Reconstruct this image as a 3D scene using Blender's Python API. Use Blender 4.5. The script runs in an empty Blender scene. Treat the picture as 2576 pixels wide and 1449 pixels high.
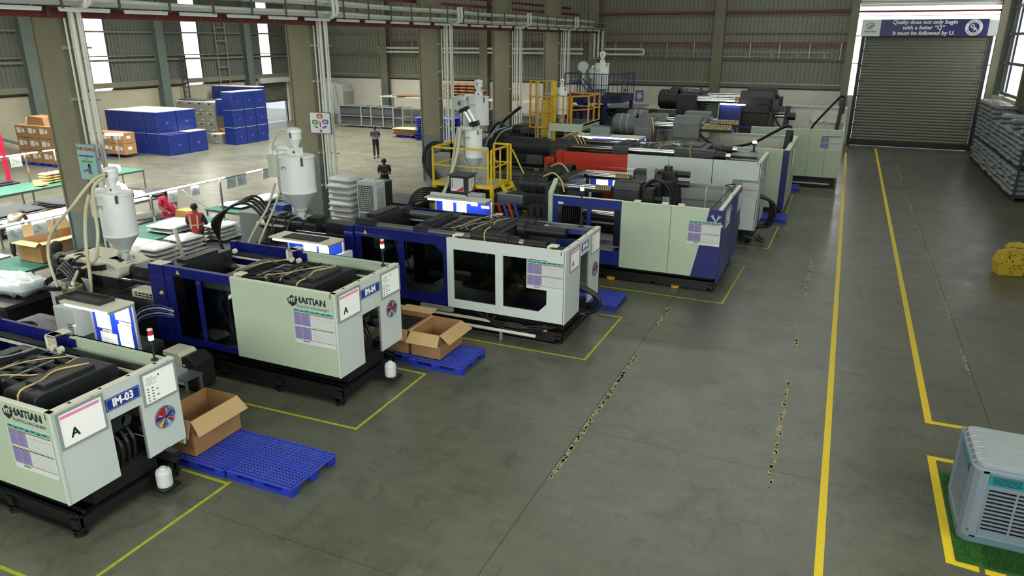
import bpy, bmesh, math, random
from mathutils import Vector, Matrix, Euler
random.seed(7)
R = random.Random(11)
PI = math.pi
S = bpy.context.scene
COL = S.collection
# ---------------------------------------------------------------- camera
cd = bpy.data.cameras.new('camera'); cam = bpy.data.objects.new('camera', cd); COL.objects.link(cam)
cd.sensor_width = 36.0; cd.lens = 36.0 * 1828.48 / 2576.0; cd.clip_end = 300
_p, _y, _r = 0.328748, 0.417838, 0.002422
_f = Vector((-math.sin(_y) * math.cos(_p), math.cos(_y) * math.cos(_p), -math.sin(_p)))
_rt = Vector((math.cos(_y), math.sin(_y), 0)); _up = _rt.cross(_f)
_r2 = _rt * math.cos(_r) + _up * math.sin(_r); _u2 = -_rt * math.sin(_r) + _up * math.cos(_r)
cam.matrix_world = Matrix(((_r2.x, _u2.x, -_f.x, 0), (_r2.y, _u2.y, -_f.y, 0), (_r2.z, _u2.z, -_f.z, 6.0), (0, 0, 0, 1)))
S.camera = cam
# ---------------------------------------------------------------- view and light
S.view_settings.view_transform = 'Standard'; S.view_settings.look = 'None'
S.view_settings.gamma = 1.0; S.view_settings.use_curve_mapping = False
S.view_settings.exposure = 0.0
W = bpy.data.worlds.new('world'); S.world = W; W.use_nodes = True
W.node_tree.nodes['Background'].inputs[0].default_value = (0.80, 0.88, 1.0, 1)
W.node_tree.nodes['Background'].inputs[1].default_value = 1.0
def area(name, loc, sx, sy, power, color=(1, 1, 1), rot=(0, 0, 0), spread=PI):
    d = bpy.data.lights.new(name, 'AREA'); d.shape = 'RECTANGLE'; d.size = sx; d.size_y = sy
    d.energy = power; d.color = color; d.spread = spread
    o = bpy.data.objects.new(name, d); COL.objects.link(o); o.location = loc; o.rotation_euler = rot
    return o
YF_ = -8.0
DAY = (0.93, 1.0, 0.90); WARM = (1.0, 0.96, 0.86)
# daylight through the translucent roof sheets: one strip per bay over the machine hall ...
for yy in (-4, 5, 14.5, 24, 33, 42):
    area('roof_daylight', (-3.5, yy, 10.9), 12.0, 1.3, 210, DAY)
# ... and the brighter strips over the packing bay on the left
for yy in (7, 15.5, 23.8, 32, 40.5):
    area('roof_daylight', (-27.5, yy, 10.9), 16.0, 1.6, 2500, WARM, spread=math.radians(112))
# fill light added behind the camera and at near right to brighten the machines
area('front_fill', (-6.0, YF_ + .4, 6.6), 17.0, 4.5, 1150, DAY, (math.radians(84), 0, 0))
area('side_fill', (7.5, 3.0, 6.3), 4.0, 14.0, 700, DAY, (0, math.radians(84), 0))
# ---------------------------------------------------------------- materials
def hx(h):
    v = [int(h[i:i + 2], 16) / 255 for i in (0, 2, 4)]
    return tuple((c / 12.92 if c <= .04045 else ((c + .055) / 1.055) ** 2.4) for c in v)
MAT = {}
def mat(key, col, rough=.5, metal=0., var=0., vs=4., bump=0., bs=40., emit=0., spec=.5, trans=0., stretch=(1, 1, 1), dirt=0.):
    m = bpy.data.materials.new(key); m.use_nodes = True; nt = m.node_tree; b = nt.nodes['Principled BSDF']
    c = hx(col) if isinstance(col, str) else col
    b.inputs['Base Color'].default_value = (*c, 1); b.inputs['Roughness'].default_value = rough
    b.inputs['Metallic'].default_value = metal; b.inputs['Specular IOR Level'].default_value = spec
    if emit:
        b.inputs['Emission Color'].default_value = (*c, 1); b.inputs['Emission Strength'].default_value = emit
    if trans: b.inputs['Transmission Weight'].default_value = trans
    if var or bump or dirt:
        tc = nt.nodes.new('ShaderNodeTexCoord'); mp = nt.nodes.new('ShaderNodeMapping'); mp.inputs['Scale'].default_value = stretch
        nt.links.new(tc.outputs['Object'], mp.inputs[0])
    if var:
        n = nt.nodes.new('ShaderNodeTexNoise'); n.inputs['Scale'].default_value = vs; n.inputs['Detail'].default_value = 6; n.inputs['Roughness'].default_value = .65
        nt.links.new(mp.outputs[0], n.inputs[0])
        r = nt.nodes.new('ShaderNodeMapRange'); r.inputs[1].default_value = .3; r.inputs[2].default_value = .7
        r.inputs[3].default_value = 1 - var; r.inputs[4].default_value = 1 + var * .6
        nt.links.new(n.outputs[0], r.inputs[0])
        h = nt.nodes.new('ShaderNodeMix'); h.data_type = 'RGBA'; h.blend_type = 'MULTIPLY'; h.inputs[0].default_value = 1
        h.inputs[6].default_value = (*c, 1); cc = nt.nodes.new('ShaderNodeCombineColor')
        for i in range(3): nt.links.new(r.outputs[0], cc.inputs[i])
        nt.links.new(cc.outputs[0], h.inputs[7]); nt.links.new(h.outputs[2], b.inputs['Base Color'])
    if bump:
        n2 = nt.nodes.new('ShaderNodeTexNoise'); n2.inputs['Scale'].default_value = bs; n2.inputs['Detail'].default_value = 4
        nt.links.new(mp.outputs[0], n2.inputs[0])
        bp = nt.nodes.new('ShaderNodeBump'); bp.inputs['Strength'].default_value = bump; bp.inputs['Distance'].default_value = .02
        nt.links.new(n2.outputs[0], bp.inputs['Height']); nt.links.new(bp.outputs[0], b.inputs['Normal'])
    MAT[key] = m; return m
def glassmat(key, tint, alpha, rough=.05):
    m = bpy.data.materials.new(key); m.use_nodes = True; nt = m.node_tree; nt.nodes.clear()
    o = nt.nodes.new('ShaderNodeOutputMaterial'); t = nt.nodes.new('ShaderNodeBsdfTransparent'); t.inputs[0].default_value = (*tint, 1)
    g = nt.nodes.new('ShaderNodeBsdfGlossy'); g.inputs['Roughness'].default_value = rough; g.inputs['Color'].default_value = (.75, .78, .76, 1)
    mx = nt.nodes.new('ShaderNodeMixShader'); fr = nt.nodes.new('ShaderNodeFresnel'); fr.inputs[0].default_value = 1.3
    ad = nt.nodes.new('ShaderNodeMath'); ad.inputs[1].default_value = alpha
    nt.links.new(fr.outputs[0], ad.inputs[0]); nt.links.new(ad.outputs[0], mx.inputs[0]); nt.links.new(t.outputs[0], mx.inputs[1]); nt.links.new(g.outputs[0], mx.inputs[2]); nt.links.new(mx.outputs[0], o.inputs[0])
    MAT[key] = m
mat('white', 'B8C2B5', .38, var=.05, vs=1.2)
mat('white2', 'C2CBCA', .38, var=.04, vs=1.2)
mat('green_white', 'AAB8A3', .4, var=.05, vs=1.0)
mat('cream', 'CFCDBB', .45, var=.05)
mat('navy', '0C1360', .35, var=.08, vs=3)
mat('navy2', '1A2A78', .35, var=.08, vs=3)
mat('platform_navy', '1C2058', .45, var=.1)
mat('red', 'B02A18', .4, var=.06)
mat('crimson', 'C01F43', .4)
mat('black', '0E0F11', .5, var=.2, vs=6)
mat('iron', '222527', .36, var=.25, vs=5, bump=.08)
mat('graphite', '292C2D', .45, var=.2, vs=4)
mat('iron_grey', '63686A', .42, var=.15, vs=4)
mat('grey', '8C9292', .45, var=.08)
mat('light_grey', 'B4BCBC', .45, var=.05)
mat('dark_grey', '45494A', .5, var=.12)
mat('chrome', 'C9CCCB', .16, 1.0)
mat('brass', '8D7F5C', .35, .8)
mat('steel', 'A4A8A6', .28, .85, var=.1, vs=8)
mat('alu', 'B3B8B8', .35, .6)
mat('rubber', '0B0C0D', .42)
mat('hose_clear', 'B9B59B', .3)
mat('hose_grey', '90948E', .4)
mat('hose_yellow', 'BFA46A', .45)
mat('hose_blue', '24358C', .4)
mat('yellow', 'D2B41E', .45, var=.08)
mat('orange_yellow', 'C48F22', .45, var=.08)
mat('tape', 'CDB30C', .5, var=.08, vs=20)
mat('tape_dull', '9A9C22', .6, var=.3, vs=14)
mat('tape_worn', 'A89A68', .8, var=.5, vs=30)
mat('column', '706E5A', .7, var=.12, vs=2.5)
mat('column_slate', '596661', .7, var=.1, vs=2.5)
mat('steel_dark', '474A41', .6, var=.15, vs=3)
mat('sheet', '77796B', .55, var=.10, vs=.9, stretch=(1, 1, .25))
mat('sheet_shade', '585D57', .6, var=.12, vs=.9, stretch=(1, 1, .25))  # copy of the sheeting with the left wall's backlit shade in its colour
mat('girt', '6B6C5E', .6, var=.1)
mat('hopper_white', 'DCE0E0', .38)
mat('wall_steel', '5C6152', .7, var=.1)
mat('daylight_door', (1.0, 1.0, .97), emit=7)
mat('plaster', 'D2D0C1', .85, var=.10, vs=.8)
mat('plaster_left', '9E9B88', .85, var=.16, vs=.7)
mat('poster_teal', '86B0A6', .5)
mat('pipe_white', 'C9CDC4', .45, var=.08, vs=3)
mat('pipe_red', '6B2A24', .5, var=.1)
mat('galv', '9DA19A', .4, .4)
mat('shutter', '66685A', .45, .0, var=.06, vs=2)
mat('frame_black', '1A1C1D', .5)
mat('blue_plastic', '1E32A8', .42, var=.06)
mat('blue_rib', '3B4CB4', .35)  # lighter copy of the pallet blue, rib highlights put into the colour
mat('blue_plastic_dark', '141F66', .5)
mat('blue_sheet', '10266E', .45, var=.06)
mat('blue_board', '17309A', .3, var=.1)
mat('box_grey', '7A7D74', .5, var=.1)
mat('box_lid', 'C9C7B5', .5, var=.05)
mat('cardboard', '96714A', .8, var=.08, vs=3)
mat('cardboard_light', 'AE9266', .8, var=.06, vs=3)
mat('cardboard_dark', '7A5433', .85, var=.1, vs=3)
mat('wood', 'B0824A', .7, var=.15, vs=6)
mat('foam', 'D8BE7E', .8, var=.1)
mat('felt', '8E6843', .9, var=.15)
mat('paper', 'F4F5F2', .6)
mat('board_white', 'FBFBFA', .25)
mat('paper_dim', 'C6CACC', .6)
mat('ink', '1B1D24', .6)
mat('ink_grey', '55595C', .6)
mat('logo', '23262E', .5)
mat('teal', '4E9A8E', .6)
mat('teal_cloth', '1B5A4A', .6, var=.1, vs=5)
mat('teal_sticker', '157C8A', .4)
mat('purple', '857FA8', .6, var=.12, vs=60)
mat('pink', 'E787BE', .6)
mat('green', '2E8B4B', .5)
mat('sky', '4FA6D8', .5)
mat('violet', '5A4C9E', .5)
mat('label_yellow', 'C9A72A', .6)
mat('sign_blue', '16308A', .4)
mat('banner', '201C58', .35)
mat('sack', 'B4B8B8', .5, var=.08, vs=6, bump=.4, bs=12)
mat('sack_grey', '777B7C', .35, var=.1, vs=5, bump=.4, bs=10)
mat('poly', 'B4C0C2', .25, var=.08, vs=5, bump=.5, bs=8)
mat('silver_wrap', '6B6F70', .25, .6, var=.4, vs=5, bump=.8, bs=9)
mat('slate_cloth', '2C3136', .7, var=.2, vs=8)
mat('conc_mat', '6F7480', .5)
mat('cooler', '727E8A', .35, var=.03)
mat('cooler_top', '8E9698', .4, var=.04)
mat('cooler_base', '5E737C', .4)
mat('bag_yellow', 'B79C24', .5, var=.1)
mat('skin', '6F4630', .6); mat('hair', '0B0A0A', .6)
mat('polo', '141A33', .8); mat('trouser', '20242E', .8); mat('pinkcloth', 'B02146', .7); mat('redcloth', 'A8322F', .7)
mat('plaid', '8F8E86', .8, var=.5, vs=14); mat('hood', '141B18', .8); mat('shoe', '33241C', .6); mat('reflect', 'B9B29A', .4)
mat('lamp', (1, 1, .97), emit=14); mat('lamp_green', (.25, 1, .75), emit=5); mat('lamp_orange', (1, .75, .35), emit=5)
mat('lens_red', 'B0221C', .3); mat('lens_clear', 'C9D0CC', .3)
mat('daylight', (1.0, 1.0, .97), emit=3.0); mat('daylight_side', (1.0, 1.0, .95), emit=4.5)
glassmat('glass_dark', (.50, .54, .52), .0); glassmat('glass', (.72, .76, .74), .03); glassmat('film', (.8, .84, .84), .18, .2)
# floor concrete
def floor_mat():
    m = bpy.data.materials.new('concrete'); m.use_nodes = True; nt = m.node_tree; b = nt.nodes['Principled BSDF']
    N = nt.nodes.new; L = nt.links.new
    tc = N('ShaderNodeTexCoord')
    def noise(sc, det=6, st=(1, 1, 1), ro=.6, dist=0.):
        mp = N('ShaderNodeMapping'); mp.inputs['Scale'].default_value = st; L(tc.outputs['Object'], mp.inputs[0])
        n = N('ShaderNodeTexNoise'); n.inputs['Scale'].default_value = sc; n.inputs['Detail'].default_value = det; n.inputs['Roughness'].default_value = ro; n.inputs['Distortion'].default_value = dist
        L(mp.outputs[0], n.inputs[0]); return n.outputs[0]
    def ramp(x, a, bb, lo, hi):
        r = N('ShaderNodeMapRange'); r.inputs[1].default_value = a; r.inputs[2].default_value = bb; r.inputs[3].default_value = lo; r.inputs[4].default_value = hi; L(x, r.inputs[0]); return r.outputs[0]
    def mul(a, bb):
        r = N('ShaderNodeMath'); r.operation = 'MULTIPLY'; L(a, r.inputs[0]); L(bb, r.inputs[1]); return r.outputs[0]
    v = mul(ramp(noise(.35, 5), .3, .7, .80, 1.16), ramp(noise(2.2, 8, (1, 1.6, 1), .7), .3, .7, .78, 1.16))
    v = mul(v, ramp(noise(5.5, 6, (1, .8, 1), .75, 1.2), .60, .66, 1.0, .78))     # dark scuffs
    v = mul(v, ramp(noise(14, 5, (1, .6, 1), .7, .8), .62, .67, 1.0, .72))         # small dark marks
    v = mul(v, ramp(noise(9, 4, (.5, 2.2, 1), .7, 1.5), .68, .74, 1.0, 1.22))       # pale scratches
    v = mul(v, ramp(noise(.8, 4, (1, 1, 1), .6, .5), .60, .66, 1.0, .90))
    v = mul(v, ramp(noise(1.1, 7, (1, 1, 1), .75, 1.0), .56, .60, 1.0, .80)); v = mul(v, ramp(noise(3.2, 6, (2.2, .5, 1), .7, .6), .60, .64, 1.0, .76))
    cc = N('ShaderNodeCombineColor')
    L(mul(v, ramp(noise(.6, 2), 0, 1, 1.0, 1.0)), cc.inputs[0]); L(v, cc.inputs[1]); L(v, cc.inputs[2])
    mx = N('ShaderNodeMix'); mx.data_type = 'RGBA'; mx.blend_type = 'MULTIPLY'; mx.inputs[0].default_value = 1
    mx.inputs[6].default_value = (*hx('56574B'), 1); L(cc.outputs[0], mx.inputs[7]); L(mx.outputs[2], b.inputs['Base Color'])
    L(ramp(noise(1.2, 3, (1, 1, 1)), .3, .7, .27, .38), b.inputs['Roughness']); b.inputs['Specular IOR Level'].default_value = .5
    bp = N('ShaderNodeBump'); bp.inputs['Strength'].default_value = .05; bp.inputs['Distance'].default_value = .006
    L(noise(2.2, 6, (1, 1.5, 1)), bp.inputs['Height'])
    MAT['concrete'] = m
floor_mat()
def grass_mat():
    m = mat('turf', '2C6A24', .8, var=.5, vs=60, bump=1.0, bs=120)
grass_mat()
# ---------------------------------------------------------------- mesh builder
class MB:
    def __init__(s): s.v = []; s.f = []; s.m = []; s.sm = []; s.k = []
    def _k(s, m):
        if m not in s.k: s.k.append(m)
        return s.k.index(m)
    def add(s, vs, fs, m, smooth=False):
        o = len(s.v); k = s._k(m); s.v += [tuple(p) for p in vs]
        for i, f in enumerate(fs):
            s.f.append([o + a for a in f]); s.m.append(k); s.sm.append(smooth if isinstance(smooth, bool) else smooth[i])
    def box(s, x0, x1, y0, y1, z0, z1, m='white'):
        if x0 > x1: x0, x1 = x1, x0
        if y0 > y1: y0, y1 = y1, y0
        if z0 > z1: z0, z1 = z1, z0
        s.add([(x0, y0, z0), (x1, y0, z0), (x1, y1, z0), (x0, y1, z0), (x0, y0, z1), (x1, y0, z1), (x1, y1, z1), (x0, y1, z1)],
              [(3, 2, 1, 0), (4, 5, 6, 7), (0, 1, 5, 4), (1, 2, 6, 5), (2, 3, 7, 6), (3, 0, 4, 7)], m); return s
    def obox(s, c, u, v, w, m='white'):      # centre and three half axes
        c, u, v, w = map(Vector, (c, u, v, w))
        P = [c + u * a + v * b + w * d for d in (-1, 1) for b in (-1, 1) for a in (-1, 1)]
        s.add(P, [(2, 3, 1, 0), (4, 5, 7, 6), (0, 1, 5, 4), (1, 3, 7, 5), (3, 2, 6, 7), (2, 0, 4, 6)], m); return s
    def bar(s, p, q, w, h, m='steel'):        # rectangular bar from p to q
        p, q = Vector(p), Vector(q); d = (q - p); L = d.length; d.normalize()
        up = Vector((0, 0, 1)) if abs(d.z) < .95 else Vector((0, 1, 0))
        sd = d.cross(up).normalized(); u2 = sd.cross(d)
        return s.obox((p + q) / 2, d * L / 2, sd * w / 2, u2 * h / 2, m)
    def cyl(s, p, q, r, m='steel', seg=14, r2=None):
        p, q = Vector(p), Vector(q); r2 = r if r2 is None else r2; d = (q - p).normalized()
        up = Vector((0, 0, 1)) if abs(d.z) < .95 else Vector((1, 0, 0))
        a = d.cross(up).normalized(); b = d.cross(a)
        A = [p + (a * math.cos(t) + b * math.sin(t)) * r for t in [2 * PI * i / seg for i in range(seg)]]
        B = [q + (a * math.cos(t) + b * math.sin(t)) * r2 for t in [2 * PI * i / seg for i in range(seg)]]
        s.add(A + B, [(i, i + seg, (i + 1) % seg + seg, (i + 1) % seg) for i in range(seg)], m, True)
        s.add(A, [tuple(range(seg))], m); s.add(B, [tuple(reversed(range(seg)))], m); return s
    def tube(s, pts, r, m='rubber', seg=7, sub=5):
        P = [Vector(p) for p in pts]
        if sub > 1 and len(P) > 2:
            Q = []
            for i in range(len(P) - 1):
                p0 = P[max(i - 1, 0)]; p1 = P[i]; p2 = P[i + 1]; p3 = P[min(i + 2, len(P) - 1)]
                for j in range(sub):
                    t = j / sub
                    Q.append(.5 * ((2 * p1) + (-p0 + p2) * t + (2 * p0 - 5 * p1 + 4 * p2 - p3) * t * t + (-p0 + 3 * p1 - 3 * p2 + p3) * t ** 3))
            Q.append(P[-1]); P = Q
        vs = []; pa = None
        for i, p in enumerate(P):
            d = (P[min(i + 1, len(P) - 1)] - P[max(i - 1, 0)]).normalized()
            if pa is None:
                up = Vector((0, 0, 1)) if abs(d.z) < .9 else Vector((1, 0, 0)); pa = d.cross(up).normalized()
            a = (pa - d * pa.dot(d)).normalized(); pa = a; b = d.cross(a)
            rr = r[i * (len(r) - 1) // max(1, len(P) - 1)] if isinstance(r, (list, tuple)) else r
            vs += [p + (a * math.cos(2 * PI * k / seg) + b * math.sin(2 * PI * k / seg)) * rr for k in range(seg)]
        n = len(P)
        fs = [(i * seg + k, (i + 1) * seg + k, (i + 1) * seg + (k + 1) % seg, i * seg + (k + 1) % seg) for i in range(n - 1) for k in range(seg)]
        fs = [tuple(reversed(f)) for f in fs]
        s.add(vs, fs, m, True); s.add(vs[:seg], [tuple(range(seg))], m); s.add(vs[-seg:], [tuple(reversed(range(seg)))], m); return s
    def prism(s, poly, ax, a, b, m='white'):   # polygon in the plane across axis ax, extruded a..b
        def P(u, w, t): return {'y': (u, t, w), 'x': (t, u, w), 'z': (u, w, t)}[ax]
        n = len(poly); A = [P(u, w, a) for u, w in poly]; B = [P(u, w, b) for u, w in poly]
        s.add(A + B, [tuple(range(n)), tuple(reversed(range(n, 2 * n)))] + [(i, i + n, (i + 1) % n + n, (i + 1) % n) for i in range(n)], m); return s
    def lathe(s, c, prof, m='white', seg=24, ax='z'):
        c = Vector(c); vs = []
        def T(r, h, t):
            if ax == 'z': return c + Vector((r * math.cos(t), r * math.sin(t), h))
            if ax == 'x': return c + Vector((h, r * math.cos(t), r * math.sin(t)))
            return c + Vector((r * math.cos(t), h, r * math.sin(t)))
        for i in range(len(prof) - 1):
            (r0, h0), (r1, h1) = prof[i], prof[i + 1]
            A = [T(r0, h0, 2 * PI * k / seg) for k in range(seg)]; B = [T(r1, h1, 2 * PI * k / seg) for k in range(seg)]
            s.add(A + B, [(k, (k + 1) % seg, (k + 1) % seg + seg, k + seg) for k in range(seg)], m, True)
        return s
    def quad(s, pts, m): s.add(pts, [tuple(range(len(pts)))], m); return s
    def blob(s, c, r, m, seg=10, rings=7):      # ellipsoid
        c = Vector(c); r = Vector(r); vs = []
        for i in range(rings + 1):
            ph = PI * i / rings
            for k in range(seg):
                t = 2 * PI * k / seg; vs.append(c + Vector((r.x * math.sin(ph) * math.cos(t), r.y * math.sin(ph) * math.sin(t), r.z * math.cos(ph))))
        s.add(vs, [(i * seg + k, (i + 1) * seg + k, (i + 1) * seg + (k + 1) % seg, i * seg + (k + 1) % seg) for i in range(rings) for k in range(seg)], m, True); return s
    def pillow(s, c, hx_, hy, hz, m, n=6, rz=0., seed=0, wr=.25):
        rr = random.Random(seed); c = Vector(c); vs = []; N = n * 2
        cs, sn = math.cos(rz), math.sin(rz)
        for sg in (1, -1):
            for j in range(n + 1):
                for i in range(N + 1):
                    u = 2 * i / N - 1; v = 2 * j / n - 1
                    e = (max(0, 1 - u ** 4) * max(0, 1 - v ** 4)) ** .5
                    z = sg * hz * (e * (1 + wr * (rr.random() - .5)) + .06)
                    k = 1 - .06 * (u * u * v * v); x, y = u * hx_ * k, v * hy * k
                    vs.append(c + Vector((x * cs - y * sn, x * sn + y * cs, z)))
        M = (N + 1) * (n + 1); fs = []
        for j in range(n):
            for i in range(N):
                a = j * (N + 1) + i; fs.append((a, a + 1, a + N + 2, a + N + 1)); fs.append((a + M, a + M + N + 1, a + M + N + 2, a + M + 1))
        for i in range(N): fs.append((i, i + M, i + 1 + M, i + 1)); a = n * (N + 1) + i; fs.append((a, a + 1, a + 1 + M, a + M))
        for j in range(n): a = j * (N + 1); b = a + N + 1; fs.append((a, b, b + M, a + M)); a += N; b += N; fs.append((a, a + M, b + M, b))
        s.add(vs, fs, m, True); return s
    def panel(s, ax, d0, d1, u0, u1, z0, z1, holes, m):   # slab across ax with rectangular holes (ua,ub,za,zb)
        us = sorted({u0, u1} | {h[0] for h in holes} | {h[1] for h in holes}); zs = sorted({z0, z1} | {h[2] for h in holes} | {h[3] for h in holes})
        for i in range(len(us) - 1):
            j = 0
            while j < len(zs) - 1:
                cu = (us[i] + us[i + 1]) / 2
                def solid(jj): cz = (zs[jj] + zs[jj + 1]) / 2; return not any(h[0] < cu < h[1] and h[2] < cz < h[3] for h in holes)
                if not solid(j): j += 1; continue
                k = j
                while k + 1 < len(zs) - 1 and solid(k + 1): k += 1
                if ax == 'y': s.box(us[i], us[i + 1], d0, d1, zs[j], zs[k + 1], m)
                else: s.box(d0, d1, us[i], us[i + 1], zs[j], zs[k + 1], m)
                j = k + 1
        return s
    def mesh(s, name, off=(0, 0, 0)):
        me = bpy.data.meshes.new(name); o = Vector(off)
        me.from_pydata([Vector(p) - o for p in s.v], [], s.f)
        for k in s.k: me.materials.append(MAT[k])
        me.polygons.foreach_set('material_index', s.m); me.polygons.foreach_set('use_smooth', s.sm); me.update(); return me
    def build(s, name, parent=None, off=None, bevel=0, kind=None, label=None):
        if off is None:
            off = Vector((0, 0, 0)); p = parent
            while p is not None: off = off + p.location; p = p.parent
        me = s.mesh(name, off); o = bpy.data.objects.new(name, me); COL.objects.link(o)
        if parent: o.parent = parent
        if bevel:
            b = o.modifiers.new('bevel', 'BEVEL'); b.width = bevel; b.segments = 2; b.limit_method = 'ANGLE'; b.harden_normals = False
        if kind: o['kind'] = kind
        if label: o['label'] = label
        return o
def tag(o, label, cat, group=None):
    o['label'] = label; o['category'] = cat
    if group: o['group'] = group
    return o
def thing(name, label, cat, loc=(0, 0, 0), rz=0., group=None):
    o = bpy.data.objects.new(name, None); COL.objects.link(o); o.location = loc; o.rotation_euler = (0, 0, rz); o.empty_display_size = .1
    return tag(o, label, cat, group)
def solo(mb, name, loc, label, cat, group=None, bevel=0, rz=0):   # a thing that is one mesh, verts in world space
    o = mb.build(name, None, off=loc, bevel=bevel); o.location = loc; o.rotation_euler = (0, 0, rz); return tag(o, label, cat, group)
def dup(root, loc, rz=None, label=None, group=None):
    r = root.copy(); COL.objects.link(r); r.location = loc
    if rz is not None: r.rotation_euler = (0, 0, rz)
    if label: r['label'] = label
    if group: r['group'] = group
    for ch in list(root.children):
        c = ch.copy(); COL.objects.link(c); c.parent = r
        for g in ch.children:
            d = g.copy(); COL.objects.link(d); d.parent = c
    return r
def ordn(i):
    return ('first', 'second', 'third', 'fourth', 'fifth', 'sixth', 'seventh', 'eighth', 'ninth', 'tenth', 'eleventh', 'twelfth', 'thirteenth', 'fourteenth', 'fifteenth', 'sixteenth', 'seventeenth', 'eighteenth', 'nineteenth', 'twentieth', 'twenty-first', 'twenty-second', 'twenty-third', 'twenty-fourth', 'twenty-fifth', 'twenty-sixth', 'twenty-seventh', 'twenty-eighth', 'twenty-ninth')[i]
def struct(mb, name, parent=None, bevel=0):
    o = mb.build(name, parent, bevel=bevel)
    if parent is None: o['kind'] = 'structure'
    return o
def text(body, size, m, loc, face, parent, name='lettering', bold=0., ext=.002, align='CENTER', shear=0., sx=1.):
    """flat lettering: face '-y' or '+x' tells which way it looks"""
    cu = bpy.data.curves.new('t', 'FONT'); cu.body = body; cu.size = size;  cu.extrude = ext; cu.align_x = align; cu.align_y = 'CENTER'; cu.shear = shear; cu.resolution_u = 2
    o = bpy.data.objects.new('t', cu); COL.objects.link(o); dg = bpy.context.evaluated_depsgraph_get()
    me = bpy.data.meshes.new_from_object(o.evaluated_get(dg)); bpy.data.objects.remove(o)
    Rm = Matrix(((1, 0, 0), (0, 0, -1), (0, 1, 0))) if face == '-y' else Matrix(((0, 0, 1), (1, 0, 0), (0, 1, 0)))
    off = Vector((0, 0, 0)); p = parent
    while p is not None: off = off + p.location; p = p.parent
    P0 = [Vector((v.co.x * sx, v.co.y, v.co.z)) for v in me.vertices]; F0 = [tuple(q.vertices) for q in me.polygons]
    sh = [(0, 0)] + ([(bold, 0), (-bold, 0), (0, bold * .7), (0, -bold * .7)] if bold else []); bpy.data.meshes.remove(me); me = bpy.data.meshes.new(name)
    V = []; F = []
    for i, (dx, dy) in enumerate(sh):
        o0 = len(V); V += [Rm @ (c + Vector((dx, dy, .0001 * i))) + Vector(loc) - off for c in P0]; F += [tuple(o0 + k for k in f) for f in F0]
    me.from_pydata(V, [], F)
    me.materials.clear(); me.materials.append(MAT[m]); me.name = name
    q = bpy.data.objects.new(name, me); COL.objects.link(q)
    if parent: q.parent = parent
    return q
# ================================================================ THE BUILDING
XL, XR, YB, YF, ZC = -39.5, 7.9, 49.6, -8.0, 11.2
fl = MB(); fl.box(XL, XR, YF, YB, -.25, -.02, 'dark_grey'); floor = struct(fl, 'floor')
xs = [XL, -33.7, -27.6, -21.5, -15.4, -9.32, -3.22, 2.9, XR]
ys = [YF, -6.5, -2.37, 1.76, 5.88, 10.04, 14.17, 18.27, 22.4, 26.5, 30.6, 34.8, 38.9, 43.0, 47.2, YB]
for i in range(len(xs) - 1):
    for j in range(len(ys) - 1):
        g = .004; b = MB(); b.box(xs[i] + g, xs[i + 1] - g, ys[j] + g, ys[j + 1] - g, -.02, 0, 'concrete'); b.build('concrete_slab', floor)
# outside apron beyond the open side door
ap = MB(); ap.box(-60, XL - .3, 36, 54, -.25, -.02, 'plaster'); o = struct(ap, 'ground')
# ---- floor tape
TZ = .0012
def tape(pts, w, m='tape', name='floor_line'):
    b = MB()
    global TZ
    for (x0, y0), (x1, y1) in pts:
        TZ += .00012; b.bar((x0, y0, TZ), (x1, y1, TZ), w, .002, m)
    return b.build(name, floor)
tape([((.465, -2), (.45, 45.6))], .10); tape([((.45, 47.3), (.45, 47.6))], .12)
tape([((1.985, 12.57), (2.02, 48.2))], .11); tape([((1.93, 12.62), (6.2, 12.78))], .10)
tape([((1.925, 8.80), (1.925, 11.42))], .11); tape([((1.87, 11.40), (5.0, 11.40))], .10); tape([((1.87, 8.86), (2.22, 8.82))], .11)
for k in range(5): tape([((2.28 + .27 * k, 8.81 - .01 * k), (2.50 + .27 * k, 8.80 - .01 * k))], .10)
for P in ([((-7.31, 1.5), (-7.31, 6.55)), ((-7.31, 6.5), (-8.2, 6.5)), ((-11, 4.02), (-7.6, 4.08))],
          [((-6.56, 8.5), (-6.58, 10.8)), ((-6.56, 8.53), (-9.6, 8.44)), ((-6.56, 10.77), (-7.3, 10.78))],
          [((-4.03, 12.61), (-4.01, 15.22)), ((-4.03, 12.64), (-8.2, 12.62)), ((-4.0, 15.2), (-4.5, 15.2))],
          [((-2.05, 17.06), (-1.96, 20.5)), ((-2.05, 17.1), (-6.6, 17.18)), ((-1.96, 20.46), (-2.3, 20.46))],
          [((-1.53, 22.6), (-1.50, 25.7)), ((-1.53, 22.66), (-2.6, 22.7))],
          [((-1.42, 28.0), (-1.44, 31.7))], [((-1.5, 33.4), (.1, 33.3))]):
    tape(P, .05, 'tape_dull')
def worn(x, y0, y1, w, n, seed):
    rr = random.Random(seed); b = MB()
    for i in range(n):
        y = rr.uniform(y0, y1); k = rr.uniform(.01, .05)
        if math.sin(y * 1.7) + math.sin(y * .63 + 1) < -.5: continue
        xo = x + rr.uniform(-w, w); b.box(xo - rr.uniform(.006, .022), xo + rr.uniform(.006, .022), y - k, y + k, 0, .0015, 'tape_worn')
    o = b.build('worn_line', floor); o['kind'] = 'stuff'
worn(-3.16, 8.5, 17.3, .03, 420, 1); worn(-.26, 9.5, 22, .03, 330, 2); worn(2.86, 14, 42, .03, 420, 3)
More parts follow.
